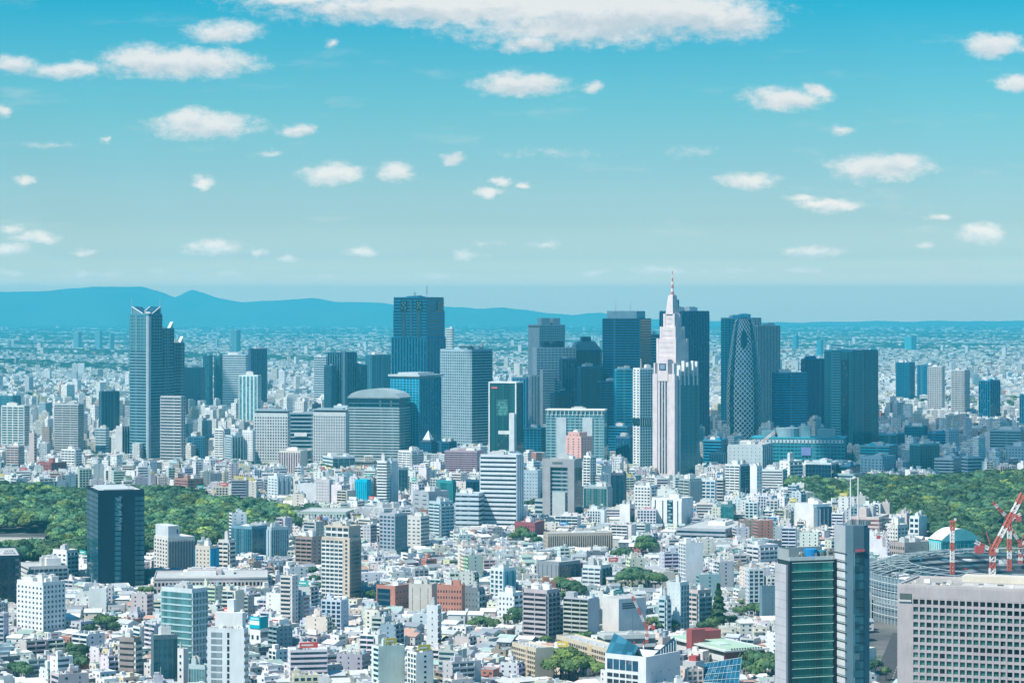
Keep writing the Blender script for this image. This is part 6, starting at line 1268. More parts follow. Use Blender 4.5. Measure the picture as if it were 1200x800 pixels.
crane('thin pale pink crane jib leaning over the long teal department store', 882, 545, 3650, 528, (908, 506), 3.2, True)
crane('slim red and white crane rising behind the blue-windowed white building', 758, 752, 1560, 738, (741, 698), 1.5)
crane('pale crane on the site behind the grey shaft with the masts', 1036, 640, 2100, 632, (1048, 612), 1.8, True)
# red and white steel posts above the blue-windowed building
def posts():
    for i, (px, py) in enumerate(((741, 772), (746, 770), (757, 771))):
        Y = 1475; x = wx(px, Y); zb = wz(774, Y); m = Mesh(); m.tube((0, 0, 0), (0, 0, 12), .45, (.6, .07, .06), 5); m.tube((-.8, 0, 5), (.8, 0, 5), .5, WHITE, 5); m.tube((0, 0, 8), (0, 0, 10), .6, WHITE, 5)
        o = m.obj('steel_post', None, (x, Y + 25, max(0, zb - 4))); tag(o, 'short red and white steel post on the roof behind the blue-windowed white building', 'post', 'red and white roof posts')
posts()
# ------------------------------------------------------------------ vegetation
def crown_arrays(seed, nleaf, R=6.5, H=4.6, leaf=1.5, lobes=7, conifer=False):
    """leaf clumps spread through a lumpy crown volume; crown centre at the origin"""
    r = np.random.default_rng(seed)
    if conifer:
        t = r.uniform(0, 1, nleaf) ** .8; ang = r.uniform(0, 2 * pi, nleaf)
        rad = R * (1 - t) ** .8 * (.75 + .3 * np.sin(t * 40)) * r.uniform(.75, 1.08, nleaf)
        P = np.stack([rad * np.cos(ang), rad * np.sin(ang), H * (2 * t - 1)], -1); Nn = np.stack([np.cos(ang), np.sin(ang), np.full(nleaf, .5)], -1)
    else:
        lc = r.normal(size=(lobes, 3)); lc /= np.linalg.norm(lc, axis=1)[:, None]; lc[:, 2] = np.abs(lc[:, 2]) * .8 - .15
        lc *= np.array([R * .55, R * .55, H * .55]); lr = r.uniform(.42, .62, lobes)
        li = r.integers(0, lobes, nleaf); d = r.normal(size=(nleaf, 3)); d /= np.linalg.norm(d, axis=1)[:, None]; d[:, 2] = np.where(d[:, 2] < -.35, -d[:, 2], d[:, 2])
        rr_ = r.uniform(.92, 1.03, nleaf)[:, None]
        P = lc[li] + d * lr[li][:, None] * np.array([R, R, H]) * rr_; Nn = d
    Nn = Nn + r.normal(size=(nleaf, 3)) * .17; Nn /= np.linalg.norm(Nn, axis=1)[:, None]
    a = np.cross(Nn, r.normal(size=(nleaf, 3))); a /= np.linalg.norm(a, axis=1)[:, None]; b = np.cross(Nn, a)
    s = leaf * r.uniform(.6, 1.25, nleaf)[:, None]; s2 = leaf * r.uniform(.5, 1.0, nleaf)[:, None]
    V = np.stack([P - a * s - b * s2 * .6, P + a * s * .8 - b * s2, P + a * s + b * s2 * .7, P - a * s * .7 + b * s2], 1)   # n,4,3
    g = r.uniform(0, 1, nleaf)[:, None]
    C = np.array([.046, .108, .062]) * (1 - g) + np.array([.080, .142, .070]) * g
    if conifer: C = np.array([.018, .055, .035]) * (1 - g) + np.array([.035, .08, .045]) * g
    return V, C
CR = [crown_arrays(10 + i, 330, leaf=1.45, lobes=5 + i % 3) for i in range(6)]
def merged_trees(name, X, Y, S, Z, label=None, kind='stuff', stretch=None, leafscale=1.0, variants=None):
    Vs, Cs = [], []
    n = len(X); k = rng.integers(0, len(variants or CR), n); rot = rng.uniform(0, 2 * pi, n); tone = rng.choice([.5, .75, 1.0, 1.25, 1.6], n) * rng.uniform(.85, 1.15, n); warm = rng.uniform(0, 1, n)
    for v in range(len(variants or CR)):
        idx = np.where(k == v)[0]
        if not len(idx): continue
        V, C = (variants or CR)[v]
        c, s = np.cos(rot[idx])[:, None, None], np.sin(rot[idx])[:, None, None]; sc = S[idx][:, None, None]
        x = (c * V[None, ..., 0] - s * V[None, ..., 1]) * sc + X[idx][:, None, None]; y = (s * V[None, ..., 0] + c * V[None, ..., 1]) * sc + Y[idx][:, None, None]
        z = V[None, ..., 2] * sc * (1 if stretch is None else stretch) + Z[idx][:, None, None]
        Vs.append(np.stack([x, y, z], -1).reshape(-1, 3))
        tn = tone[idx][:, None, None] * np.where(warm[idx][:, None, None] > .88, np.array([1.7, 1.3, .8]), np.array([1, 1, 1]))
        Cs.append(np.repeat((C[None] * tn).reshape(-1, 3), 4, 0))
    V = np.concatenate(Vs); C = np.concatenate(Cs); q = len(V) // 4
    me = make_mesh(name, V, np.arange(len(V)), np.full(q, 4), np.full(q, LEAF), C)
    return link(bpy.data.objects.new(name, me))
def crown_mesh(name, V, C):
    n = len(V); return make_mesh(name, V.reshape(-1, 3), np.arange(n * 4), np.full(n, 4), np.full(n, LEAF), np.repeat(C, 4, 0))
TREE_ME = [crown_mesh('crown', *crown_arrays(40 + i, 420, leaf=1.25, lobes=9)) for i in range(5)]
TREE_G = [crown_mesh('crown', *(lambda v: (v[0], v[1] * np.array([1.5, 1.25, .9])))(crown_arrays(60 + i, 420, leaf=1.25, lobes=9))) for i in range(2)]
CONIF = crown_mesh('crown', *crown_arrays(77, 900, R=7.5, H=14, leaf=1.3, conifer=True))
def trunk_mesh(h, r0, limbs=True):
    m = Mesh(); m.tube((0, 0, 0), (0, 0, h), r0, (.09, .065, .045), 7, r2=r0 * .6, m=BARK)
    if limbs:
        for k in range(5):
            a = k * 1.3; m.tube((0, 0, h * .75), (cos(a) * 3.2, sin(a) * 3.2, h * .75 + 3.4), r0 * .45, (.09, .065, .045), 5, r2=r0 * .15, m=BARK)
    return m.data('trunk')
TRUNK = trunk_mesh(7, .38); TRUNKC = trunk_mesh(20, .5, False)
TREES = []
def tree(px, Y, s, label, group=None, mesh=None, conifer=False, zt=None):
    x = wx(px, Y); r = bpy.data.objects.new('conifer_tree' if conifer else 'tree', None); link(r, None, (x, Y, 0)); r.rotation_euler = (0, 0, random.uniform(0, 6)); r.scale = (s, s, s)
    tag(r, label, 'tree', group)
    link(bpy.data.objects.new('trunk', TRUNKC if conifer else TRUNK), r)
    link(bpy.data.objects.new('crown', CONIF if conifer else (mesh or random.choice(TREE_ME))), r, (0, 0, 17.5 if conifer else 9.4))
    TREES.append((x, Y, 6 * s)); return r

def yb(py): return 683100.0 / (py - PY0)
# wood outlines in pixels of canopy level (top edge, bottom edge) by column
WOOD_L = [(-40, 563, 655), (0, 563, 655), (60, 564, 655), (100, 565, 652), (170, 568, 648), (230, 570, 642), (270, 579, 634), (300, 583, 628), (330, 590, 622), (350, 596, 617)]
WOOD_R = [(920, 560, 566), (930, 556, 573), (960, 555, 592), (990, 557, 602), (1020, 553, 604), (1060, 552, 609), (1100, 552, 626), (1150, 546, 648), (1200, 546, 656), (1250, 548, 660)]
def canopyY(py, h=23): return (HC - h) * F / (py - PY0)
def in_wood(x, y, pad=0):
    px = PX0 + F * x / y
    for Wd in (WOOD_L, WOOD_R):
        if Wd[0][0] <= px <= Wd[-1][0]:
            a = [w[0] for w in Wd]; top = np.interp(px, a, [w[1] for w in Wd]); bot = np.interp(px, a, [w[2] for w in Wd])
            if canopyY(bot, 12) + 6 - pad * .5 <= y <= canopyY(top) + pad: return True
    return False
def wood(name, Wd, label, seed):
    r = np.random.default_rng(seed); xs, ys = [], []
    step = 12.5
    y = 2150
    pts = []
    while y < 3500:
        x0, x1 = wx(Wd[0][0], y), wx(Wd[-1][0], y); x = x0
        while x < x1:
            X, Yy = x + r.uniform(-4, 4), y + r.uniform(-4, 4)
            px = PX0 + F * X / Yy; a = [w[0] for w in Wd]
            if Wd[0][0] <= px <= Wd[-1][0]:
                top = np.interp(px, a, [w[1] for w in Wd]); bot = np.interp(px, a, [w[2] for w in Wd])
                if canopyY(bot, 12) + 14 <= Yy <= canopyY(top) and not any(abs(X - h['c'][0]) < h['r'] + 5 and abs(Yy - h['c'][1]) < h['r'] + 5 for h in HERO if 2300 < h['Y'] < 3500):
                    # the bare clearing in the left wood
                    if Wd is WOOD_L and px < 64 and 2385 < Yy < 2640: x += step; continue
                    pts.append((X, Yy, px, bot))
            x += step
        y += step * .9
    pts = np.array(pts); n = len(pts)
    hump = 3.5 * np.sin(pts[:, 0] / 47 + 1) * np.sin(pts[:, 1] / 61) + 2.0 * np.sin(pts[:, 0] / 21 + pts[:, 1] / 33)
    S = r.uniform(.85, 1.65, n); Z = 11.5 + hump + r.uniform(-2, 2.2, n)
    # the front rows and the tallest crowns are trees of their own
    front = np.argsort(pts[:, 1] - canopyY(pts[:, 3], 12) - S * 12)[:55]
    mask = np.ones(n, bool); mask[front] = False
    o = merged_trees(name, pts[mask, 0], pts[mask, 1], S[mask], Z[mask] + S[mask] * 1.5); tag(o, label, 'woodland', kind='stuff')
    for i in front:
        X, Yy = pts[i, 0], pts[i, 1]
        tree(PX0 + F * X / Yy, Yy, S[i] * 1.15, label.replace('dense green canopy of', 'broadleaf tree at the near edge of'), 'trees along the near edge of ' + ('the left wood' if Wd is WOOD_L else 'the right wood'))
    print(name, n)
wood('woodland', WOOD_L, 'dense green canopy of the large wood on the left', 21)
wood('woodland', WOOD_R, 'dense green canopy of the large wood on the right', 22)
sheet('path', [(wx(-40, 2480), 2480), (wx(60, 2500), 2500), (wx(64, 2590), 2590), (wx(-40, 2600), 2600)], .02, mat('pale_gravel')[0])
bpy.data.materials['pale_gravel'].node_tree.nodes['Principled BSDF'].inputs['Base Color'].default_value = (.5, .46, .40, 1)
# second, darker wood strip behind, at the right border, and on the far plain
def strip(name, px0, px1, Y0, Y1, n, s, label, z=9):
    r = np.random.default_rng(int(px0)); Y_ = r.uniform(Y0, Y1, n); px = r.uniform(px0, px1, n)
    o = merged_trees(name, (px - PX0) / F * Y_, Y_, r.uniform(.8, 1.3, n) * s, np.full(n, z * 1.0) + r.uniform(-2, 2, n)); tag(o, label, 'woodland', kind='stuff')
strip('woodland', 1142, 1260, 3420, 3640, 340, 1.0, 'dark band of trees behind the right wood at the border')
strip('woodland', 980, 1240, 6050, 6500, 420, 1.5, 'dark woods among houses on the plain at the right')
strip('woodland', 1040, 1130, 5200, 5450, 120, 1.3, 'green strip of trees at the feet of the two pale towers')
strip('woodland', 60, 105, 5900, 6150, 120, 1.4, 'dark grove on the plain left of the crowned tower')
CITY_TREES = [(757, 652, 1.5), (752, 654, 1.2), (763, 653, 1.1), (728, 658, 1.0), (735, 659, 1.0), (722, 659, .9),
 (733, 694, 1.3), (741, 692, 1.5), (750, 693, 1.4), (760, 694, 1.4), (768, 695, 1.3), (774, 693, 1.1), (604, 640, 1.1), (612, 639, 1.4), (621, 641, 1.2), (629, 642, .9),
 (657, 698, 1.2), (664, 704, 1.3), (671, 703, 1.2), (678, 706, 1.1), (660, 712, 1.0), (600, 728, 1.0), (606, 732, 1.0), (612, 734, 1.0), (598, 738, .9),
 (556, 742, .8), (563, 741, .9), (570, 740, .8), (578, 742, .8), (640, 796, 1.1), (648, 793, 1.4), (657, 797, 1.5), (667, 795, 1.5), (676, 798, 1.2), (684, 794, 1.1), (696, 796, .9), (702, 799, .9), (652, 802, 1.3), (672, 803, 1.3),
 (660, 762, .8), (640, 760, .7), (670, 759, .8), (680, 758, .8), (690, 757, .8), (836, 742, .9), (824, 745, .8), (858, 735, .7), (868, 728, .9), (876, 725, .8), (884, 724, .9), (892, 726, .9), (900, 724, 1.0), (906, 722, .9), (870, 716, .7),
 (880, 790, 1.2), (889, 794, 1.2), (897, 791, 1.1), (905, 796, 1.3), (914, 799, 1.3), (872, 797, 1.0), (900, 803, 1.3), (884, 803, 1.0), (92, 778, 1.0), (88, 788, 1.1), (96, 792, 1.0), (103, 776, .8), (20, 799, 1.0), (28, 801, .9), (83, 770, .8),
 (112, 742, .8), (119, 738, .9), (127, 740, .9), (134, 745, .8), (106, 748, .8), (64, 724, .8), (176, 702, .8), (168, 700, .7), (205, 664, .8), (213, 663, .9), (220, 665, .9), (238, 668, .8), (441, 708, .8), (446, 711, .7), (434, 706, .8), (370, 688, .8), (374, 697, .8), (366, 678, .8),
 (284, 690, .9), (290, 692, .8), (395, 610, .9), (388, 612, .9), (372, 606, 1.0), (362, 604, 1.1), (350, 606, 1.0), (310, 553, 1.0), (293, 549, .9), (304, 555, .8), (120, 544, 1.1), (92, 552, 1.0), (97, 555, .9), (620, 598, .9), (627, 597, 1.0), (906, 572, 1.4), (908, 580, 1.0),
 (1060, 648, .9), (1068, 650, .9), (1075, 652, .8), (1053, 647, .8), (774, 745, .8), (768, 742, .9), (762, 740, .8), (790, 744, .8), (720, 770, .7), (713, 768, .7)]
TREE_PLACE = []
for (px, pyb, s) in CITY_TREES:
    TREE_PLACE.append((px, yb(pyb), s))
for i, (px, Y, s) in enumerate(TREE_PLACE):
    near = min(HERO, key=lambda h: abs((h['xl'] + h['xr']) / 2 - px) + abs(h['Y'] - Y) * .12)
    side = 'left of' if px < near['xl'] else ('right of' if px > near['xr'] else ('in front of' if Y < near['Y'] else 'behind'))
    tree(px, Y, s, f"round green tree {side} the {near['short']}", f"green trees {side} the {near['short']}", random.choice(TREE_G) if (px > 630 and pyb if False else 636 < px < 705 and Y < 1640) else None)
tree(842, yb(738), 1.05, 'tall dark conifer towering over the houses right of the peach and teal block', conifer=True)
tree(842, yb(729), .8, 'smaller dark conifer just behind the tall one', conifer=True)
tree(728, yb(704), .45, 'small dark conifer above the big white box', conifer=True)

# ------------------------------------------------------------------ the rest of the city
OCC = [(h['c'][0], h['c'][1], h['r'] + 2, h) for h in HERO]
OX = np.array([o[0] for o in OCC]); OY = np.array([o[1] for o in OCC])
def in_hero(x, y, r):
    near = np.where((np.abs(OX - x) < 200) & (np.abs(OY - y) < 200))[0]
    for i in near:
        h = OCC[i][3]
        dx, dy = x - h['c'][0], y - h['c'][1]; c, s = cos(h['th']), sin(h['th'])
        u, v = c * dx + s * dy, -s * dx + c * dy
        if abs(u) < h['W'] / 2 + r and abs(v) < h['D'] / 2 + r: return True
    return False
TX = np.array([(t[0], t[1], t[2]) for t in TREES])
def near_tree(x, y, r):
    return bool(np.any((TX[:, 0] - x) ** 2 + (TX[:, 1] - y) ** 2 < (TX[:, 2] * .75 + r) ** 2))
# open ground kept low: (px0, px1, Y0, Y1)
OPEN = [(1015, 1060, 1330, 1780), (822, 905, 1730, 1790), (1020, 1215, 1700, 2080), (905, 1025, 1100, 1300), (1060, 1250, 1150, 1500)]
VIS = [(h['xl'] - 1, h['xr'] + 1, h['vis'], h['Y']) for h in HERO]
for Wd in (WOOD_L, WOOD_R):
    for a, b in zip(Wd, Wd[1:]): VIS.append((a[0], b[0], (a[2] + b[2]) / 2 - 2, canopyY((a[2] + b[2]) / 2)))
for (px, pyb, s) in CITY_TREES: VIS.append((px - 4 * s, px + 4 * s, pyb - 7, yb(pyb)))
VIS.append((832, 854, 730, yb(738)))
VIS = np.array(VIS)
def hmax(x, y, r):
    pa, pb = PX0 + F * (x - r) / y, PX0 + F * (x + r) / y
    m = (VIS[:, 0] < pb) & (VIS[:, 1] > pa) & (VIS[:, 3] > y)
    if not m.any(): return 999
    return HC - (VIS[m, 2].max() - PY0) * y / F
pal = [((.82, .81, .78), 26), ((.72, .72, .70), 17), ((.72, .68, .61), 16), ((.60, .57, .52), 7), ((.50, .52, .53), 10), ((.58, .62, .65), 7), ((.36, .38, .40), 4), ((.38, .30, .26), 2.4), ((.45, .20, .15), 1.3), ((.56, .50, .48), 4), ((.14, .17, .20), 3), ((.25, .38, .42), 2), ((.66, .60, .42), 1.5)]
PN = ['white', 'pale grey', 'cream', 'beige', 'grey', 'pale blue-grey', 'dark grey', 'brown', 'brick-red', 'pinkish', 'near-black', 'teal', 'yellowish']
PW = np.array([p[1] for p in pal]); PW = PW / PW.sum()
ROOFC = [(.60, .61, .60), (.46, .49, .50), (.80, .80, .77), (.30, .34, .36), (.36, .48, .44), (.26, .29, .33), (.48, .30, .24), (.30, .40, .36)]
RW = np.array([30, 20, 22, 10, 7, 6, 2.5, 2.5]); RW = RW / RW.sum()

def lots(y0, y1, px0, px1, cell, seed, dist=150):
    """lots laid out in blocks, each quarter of the city turned its own way"""
    r = np.random.default_rng(seed); out = []
    gy = np.arange(y0 - dist, y1 + dist, dist)
    seeds = []
    for y in gy:
        xa, xb = wx(px0, max(y, 500)) - dist, wx(px1, y + dist) + dist
        for x in np.arange(xa, xb, dist): seeds.append((x + r.uniform(-.4, .4) * dist, y + r.uniform(-.4, .4) * dist, r.uniform(-.75, .75), r.uniform(.85, 1.25)))
    S = np.array(seeds)
    for (sx, sy, a, k) in seeds:
        c, s = cos(a), sin(a); w = cell * k; n = int(dist * .9 / w) + 1
        for i in range(-n, n + 1):
            for j in range(-n, n + 1):
                if j % 3 == 0 and r.random() < .65: continue                # lanes
                u = i * w + (i // 5) * 5.0 + r.uniform(-1, 1); v = j * w * 1.02 + r.uniform(-1, 1)
                X, Y = sx + c * u - s * v, sy + s * u + c * v
                if not (y0 <= Y < y1): continue
                px = PX0 + F * X / Y
                if px < px0 or px > px1: continue
                d = (S[:, 0] - X) ** 2 + (S[:, 1] - Y) ** 2
                if (S[np.argmin(d), 0] != sx) or (S[np.argmin(d), 1] != sy): continue
                out.append((X, Y, a, w))
    return out
def mid_density(px, Y):
    """how built-up: chance of a mid-rise, and its height"""
    v = .5 + .5 * sin(px / 57 + Y / 230) * sin(Y / 170 + px / 140)
    return v
FILL = []
def plan():
    r = np.random.default_rng(5)
    for (X, Y, a, w) in lots(1290, 3460, -15, 1215, 12.7, 31):
        px = PX0 + F * X / Y
        if in_wood(X, Y, 8): continue
        if any(p0 < px < p1 and q0 < Y < q1 for (p0, p1, q0, q1) in OPEN): continue
        v = mid_density(px, Y); q = r.random(); big = 1.0
        if Y < 2480: q = min(.99, q * (2.4 if Y > 1880 else 1.7))
        far = Y > 2500
        if q < (.05 + .14 * v) * (1.9 if far else 1.0): fl = int(r.integers(5, 10)); kind = 1; w *= 1.15
        elif q < (.07 + .17 * v) * (1.8 if far else 1.0): w *= 1.15; fl = int(r.integers(8, 14)); kind = 2 if r.random() < .5 else 1
        else: fl = int(r.choice([2, 2, 2, 3, 3, 3, 4])); kind = 0 if fl < 4 else 1
        W, D = w * r.uniform(.66, .90), w * r.uniform(.62, .92)
        if kind == 1 and r.random() < .35: W *= 1.45
        if kind == 2: W *= 1.25; D *= 1.15
        if in_hero(X, Y, max(W, D) * .5) or near_tree(X, Y, max(W, D) * .35): continue
        hm = hmax(X, Y, max(W, D) * .5)
        h = fl * 3.1 + .8
        if h > hm:
            fl = int((hm - .8) / 3.1)
            if fl < 1:
                if hm < 2.5: continue
                fl = 1
            h = min(fl * 3.1 + .8, hm); kind = 0 if fl < 4 else kind
        ci = int(r.choice(len(pal), p=PW)); ri = int(r.choice(len(ROOFC), p=RW))
        if kind == 0 and r.random() < .22: ri = int(r.choice([3, 5, 6, 7]))
        FILL.append(dict(x=X, y=Y, a=a, W=W, D=D, fl=fl, h=h, kind=kind, ci=ci, ri=ri, seed=int(r.integers(1 << 30)), px=px))
plan()
# what is seen of each, in a coarse picture drawn far to near
def visibility():
    W_, H_ = 1200, 800; buf = -np.ones((H_, W_), int)
    items = [(f['y'], 'f', i) for i, f in enumerate(FILL)] + [(h['Y'], 'h', i) for i, h in enumerate(HERO)]
    items.sort(key=lambda t: -t[0])
    for (Y, t, i) in items:
        if t == 'f':
            f = FILL[i]; r_ = (f['W'] + f['D']) * .36; xa, xb = f['px'] - r_ * F / Y, f['px'] + r_ * F / Y; ya = PY0 + (HC - f['h']) * F / (Y + f['D'] * .4); k = i
        else:
            h = HERO[i]; xa, xb, ya = h['xl'], h['xr'], h['yt']; k = 10 ** 6
        yb_ = PY0 + 683100 / Y
        xa, xb, ya, yb_ = int(max(0, round(xa))), int(min(W_, round(xb))), int(max(0, ya)), int(min(H_, yb_))
        if xb > xa and yb_ > ya: buf[ya:yb_, xa:xb] = k
    ids, cnt = np.unique(buf, return_counts=True)
    for f in FILL: f['vis'] = 0
    for i, c in zip(ids, cnt):
        if 0 <= i < 10 ** 6: FILL[i]['vis'] = int(c)
visibility()

def building_parts(f, detail):
    """-> list of (part name, Mesh) in the building's own frame; detail 2: rows apart, 1: walls whole"""
    r = random.Random(f['seed']); W, D, h, fl = f['W'], f['D'], f['h'], f['fl']
    c = tuple(min(.8, q * r.uniform(.92, 1.08)) for q in pal[f['ci']][0]); rc = ROOFC[f['ri']]
    m = Mesh(); row = Mesh(); x0, x1, y0, y1 = -W / 2, W / 2, -D / 2, D / 2; ph = (h - .8) / fl
    parts = []
    gl = r.choice([G_D, G_K, G_D, (.03, .09, .12)])
    if f['kind'] == 0:
        m.box(x0, x1, y0, y1, 0, h - .6, c, PAINT)
        style = r.random()
        # a few windows and, often, one balcony side
        for k in range(fl):
            zb = .9 + k * ph
            for (ax, s) in (('y', -1), ('x', -1), ('x', 1), ('y', 1)):
                L = W if ax == 'y' else D; nw = max(1, int(L / 3.6))
                for j in range(nw):
                    if r.random() < .25: continue
                    u = -L / 2 + L * (j + .5) / nw + r.uniform(-.3, .3); hw = r.uniform(.5, 1.0)
                    if ax == 'y': row.box(u - hw, u + hw, s * D / 2 - .05, s * D / 2 + .05, zb, zb + 1.3, gl, GLASS)
                    else: row.box(s * W / 2 - .05, s * W / 2 + .05, u - hw, u + hw, zb, zb + 1.3, gl, GLASS)
            if style < .45 and k > 0: m.box(x0, x0 + W * .7, y0 - 1.1, y0 - .06, k * ph, k * ph + 1.05, tuple(min(.8, q * 1.05) for q in c))
        if style > .66:      # pitched roof
            rf = Mesh(); zr = h - .59; hh = min(2.4, W * .22); e = .5
            A = [(x0 - e, y0 - e, zr), (x1 + e, y0 - e, zr), (x1 + e, 0, zr + hh), (x0 - e, 0, zr + hh)]; rf.poly(A, rc)
            rf.poly([(x1 + e, y1 + e, zr), (x0 - e, y1 + e, zr), (x0 - e, 0, zr + hh), (x1 + e, 0, zr + hh)], rc); rf.poly([(x0 - e, y1 + e, zr), (x0 - e, y0 - e, zr), (x0 - e, 0, zr + hh)], c); rf.poly([(x1 + e, y0 - e, zr), (x1 + e, y1 + e, zr), (x1 + e, 0, zr + hh)], c)
            parts.append(('roof', rf))
        else:
            rf = Mesh(); rf.box(x0 + .25, x1 - .25, y0 + .25, y1 - .25, h - .6, h - .35, rc)
            for (a, b, e, g) in ((x0, x1, y0, y0 + .25), (x0, x1, y1 - .25, y1), (x0, x0 + .25, y0 + .25, y1 - .25), (x1 - .25, x1, y0 + .25, y1 - .25)): m.box(a, b, e, g, h - .6, h, c)
            if r.random() < .6: a = r.uniform(x0 + .5, x1 - 4); b = r.uniform(y0 + .5, y1 - 4); q = Mesh(); q.box(a, a + r.uniform(2, 3.4), b, b + r.uniform(2, 3.4), h - .35, h + r.uniform(1.2, 2.4), c); parts.append(('roof_box', q))
            for k in range(r.randint(1, 4)): a = r.uniform(x0 + .6, x1 - 1.8); b = r.uniform(y0 + .6, y1 - 1.8); rf.box(a, a + r.uniform(.6, 1.3), b, b + r.uniform(.6, 1.3), h - .35, h + r.uniform(.1, .8), r.choice([WHITE, LGREY, GREY]))
            parts.append(('roof', rf))
    else:
        m.box(x0, x1, y0, y1, 0, h - .8, c, PAINT)
        style = r.random() if f['kind'] == 1 else r.uniform(.55, 1.0)
        faces = [('y', -1), ('x', -1), ('x', 1), ('y', 1)]
        front = r.choice([0, 1]) if W > D * .8 else 1
        rows1 = Mesh(); c2 = tuple(min(.8, q * r.uniform(.85, 1.15)) for q in c)
        def FB(mb, ax, s, u0, u1, z0, z1, t0, t1, cc, mt=PAINT):
            if ax == 'y': ya, yb_ = s * (D / 2 + t0), s * (D / 2 + t1); mb.box(u0, u1, min(ya, yb_), max(ya, yb_), z0, z1, cc, mt)
            else: xa, xb_ = s * (W / 2 + t0), s * (W / 2 + t1); mb.box(min(xa, xb_), max(xa, xb_), u0, u1, z0, z1, cc, mt)
        for fi, (ax, s) in enumerate(faces):
            L = W if ax == 'y' else D
            main = fi == front or fi == 3 - front
            if main:
                u0, u1 = (-L / 2, L / 2) if r.random() < .6 else (-L / 2, L / 2 * r.uniform(.45, .8))
                if style < .55:      # balconies
                    FB(rows1, ax, s, u0 + .1, u1 - .1, .35 * ph, ph - .05, .0, .06, gl, GLASS)
                    for k in range(fl): FB(m, ax, s, u0, u1, k * ph + .01, k * ph + .38 * ph, .0, 1.15, c2)
                    nb = max(2, int(L / 5.5))
                    for j in range(nb + 1): uu = u0 + (u1 - u0) * j / nb; FB(m, ax, s, max(u0, uu - .12), min(u1, uu + .12), 0, h - 1.2, .061, 1.14, c2)
                elif style < .8:     # ribbon windows
                    FB(rows1, ax, s, u0 + .3, u1 - .3, .34 * ph, .84 * ph, .0, .05, gl, GLASS)
                    for k in range(fl): FB(m, ax, s, u0, u1, k * ph - .12 * ph + (.13 * ph if k == 0 else 0), k * ph + .3 * ph, .0, .3, c2)
                else:                # window grid
                    nb = max(2, int(L / 3.2)); FB(rows1, ax, s, u0 + .2, u1 - .2, .25 * ph, .85 * ph, .0, .05, gl, GLASS)
                    for j in range(nb + 1): uu = u0 + (u1 - u0) * j / nb; hw = .55; FB(m, ax, s, max(u0, uu - hw), min(u1, uu + hw), 0, h - .85, .06, .4, c)
                    for k in range(fl): FB(m, ax, s, u0, u1, k * ph + .01, k * ph + .26 * ph, .0, .35, c)
            else:
                nb = r.choice([0, 1, 1, 2, 2, 3])
                for j in range(nb):
                    uu = -L / 2 + L * (j + .5) / nb + r.uniform(-.8, .8); hw = r.uniform(.4, .8); FB(rows1, ax, s, uu - hw, uu + hw, .35 * ph, .35 * ph + 1.2, .0, .05, gl, GLASS)
        for (a, b, e, g) in ((x0, x1, y0, y0 + .3), (x0, x1, y1 - .3, y1), (x0, x0 + .3, y0 + .3, y1 - .3), (x1 - .3, x1, y0 + .3, y1 - .3)): m.box(a, b, e, g, h - .8, h + .3, c)
        rf = Mesh(); rf.box(x0 + .3, x1 - .3, y0 + .3, y1 - .3, h - .8, h - .45, rc)
        for k in range(r.randint(6, 14)): a = r.uniform(x0 + .8, x1 - 2.4); b = r.uniform(y0 + .8, y1 - 2.4); rf.box(a, a + r.uniform(.7, 2), b, b + r.uniform(.7, 1.6), h - .45, h + r.uniform(.2, 1.5), r.choice([WHITE, LGREY, GREY, DGREY, OFF]))
        parts.append(('roof', rf))
        q = Mesh(); a = r.uniform(x0 + .5, x0 + W * .5); b = r.uniform(y0 + .5, y0 + D * .45); w_, d_ = r.uniform(.18, .36) * W, r.uniform(.2, .4) * D; hq = r.uniform(2.2, 4.2); q.box(a, a + w_, b, b + d_, h - .45, h + hq, c)
        if r.random() < .5: q.box(a + .3, a + w_ * .6, b + .3, b + d_ * .6, h + hq, h + hq + r.uniform(1, 2.2), r.choice([c, OFF, LBLUE]))
        if r.random() < .7: parts.append(('stair_house', q))
        if r.random() < .3:
            q = Mesh(); a, b = x1 - 3, y1 - 3; q.tube((a, b, h - .45), (a, b, h + 2.6), 1.3, r.choice([(.6, .66, .68), WHITE, (.35, .5, .58)]), 8); parts.append(('water_tank', q))
        if r.random() < .10:      # rooftop billboard on a frame, blank-faced
            q = Mesh(); bw = min(W, D) * .38; cc = r.choice([(.70, .10, .08), (.05, .25, .50), (.05, .42, .36), WHITE, (.72, .55, .08), (.8, .8, .78)]); q.box(-bw, bw, y0 + .5, y0 + .9, h + 1.2, h + 4.6, cc); q.box(-bw * .8, bw * .5, y0 + .42, y0 + .5, h + 2.4, h + 3.3, (.78, .78, .77) if cc != WHITE else (.5, .1, .1))
            for k in (-.8, 0, .8): q.box(bw * k - .12, bw * k + .12, y0 + .91, y0 + 1.1, h - .4, h + 4.4, GREY)
            parts.append(('billboard', q))
        if r.random() < .25: 
            q = Mesh(); q.tube((0, 0, h - .4), (0, 0, h + r.uniform(4, 9)), .14, LGREY, 4); q.box(-.9, .9, -.06, .06, h + 3, h + 3.14, LGREY); parts.append(('antenna', q))
        f['rows'] = (rows1, fl, ph)
    return m, row, parts
def add_mesh(dst, src, x, y, a):
    c, s = cos(a), sin(a)
    for b in src.b:
        b = list(b); bx, by = b[0], b[1]; b[0] = x + c * bx - s * by; b[1] = y + s * bx + c * by; b[6] += a; dst.b.append(tuple(b))
    for pts, col, m, u in src.p: dst.p.append(([(x + c * p[0] - s * p[1], y + s * p[0] + c * p[1], p[2]) for p in pts], col, m, u))
NOUN = ['house', 'apartment_block', 'office_block']; NLAB = ['house', 'apartment block', 'office block']
CAT = ['house', 'apartment block', 'office block']
GRP = ['low houses packed between the larger buildings', 'mid-rise apartment blocks among the houses', 'mid-rise office blocks among the houses']
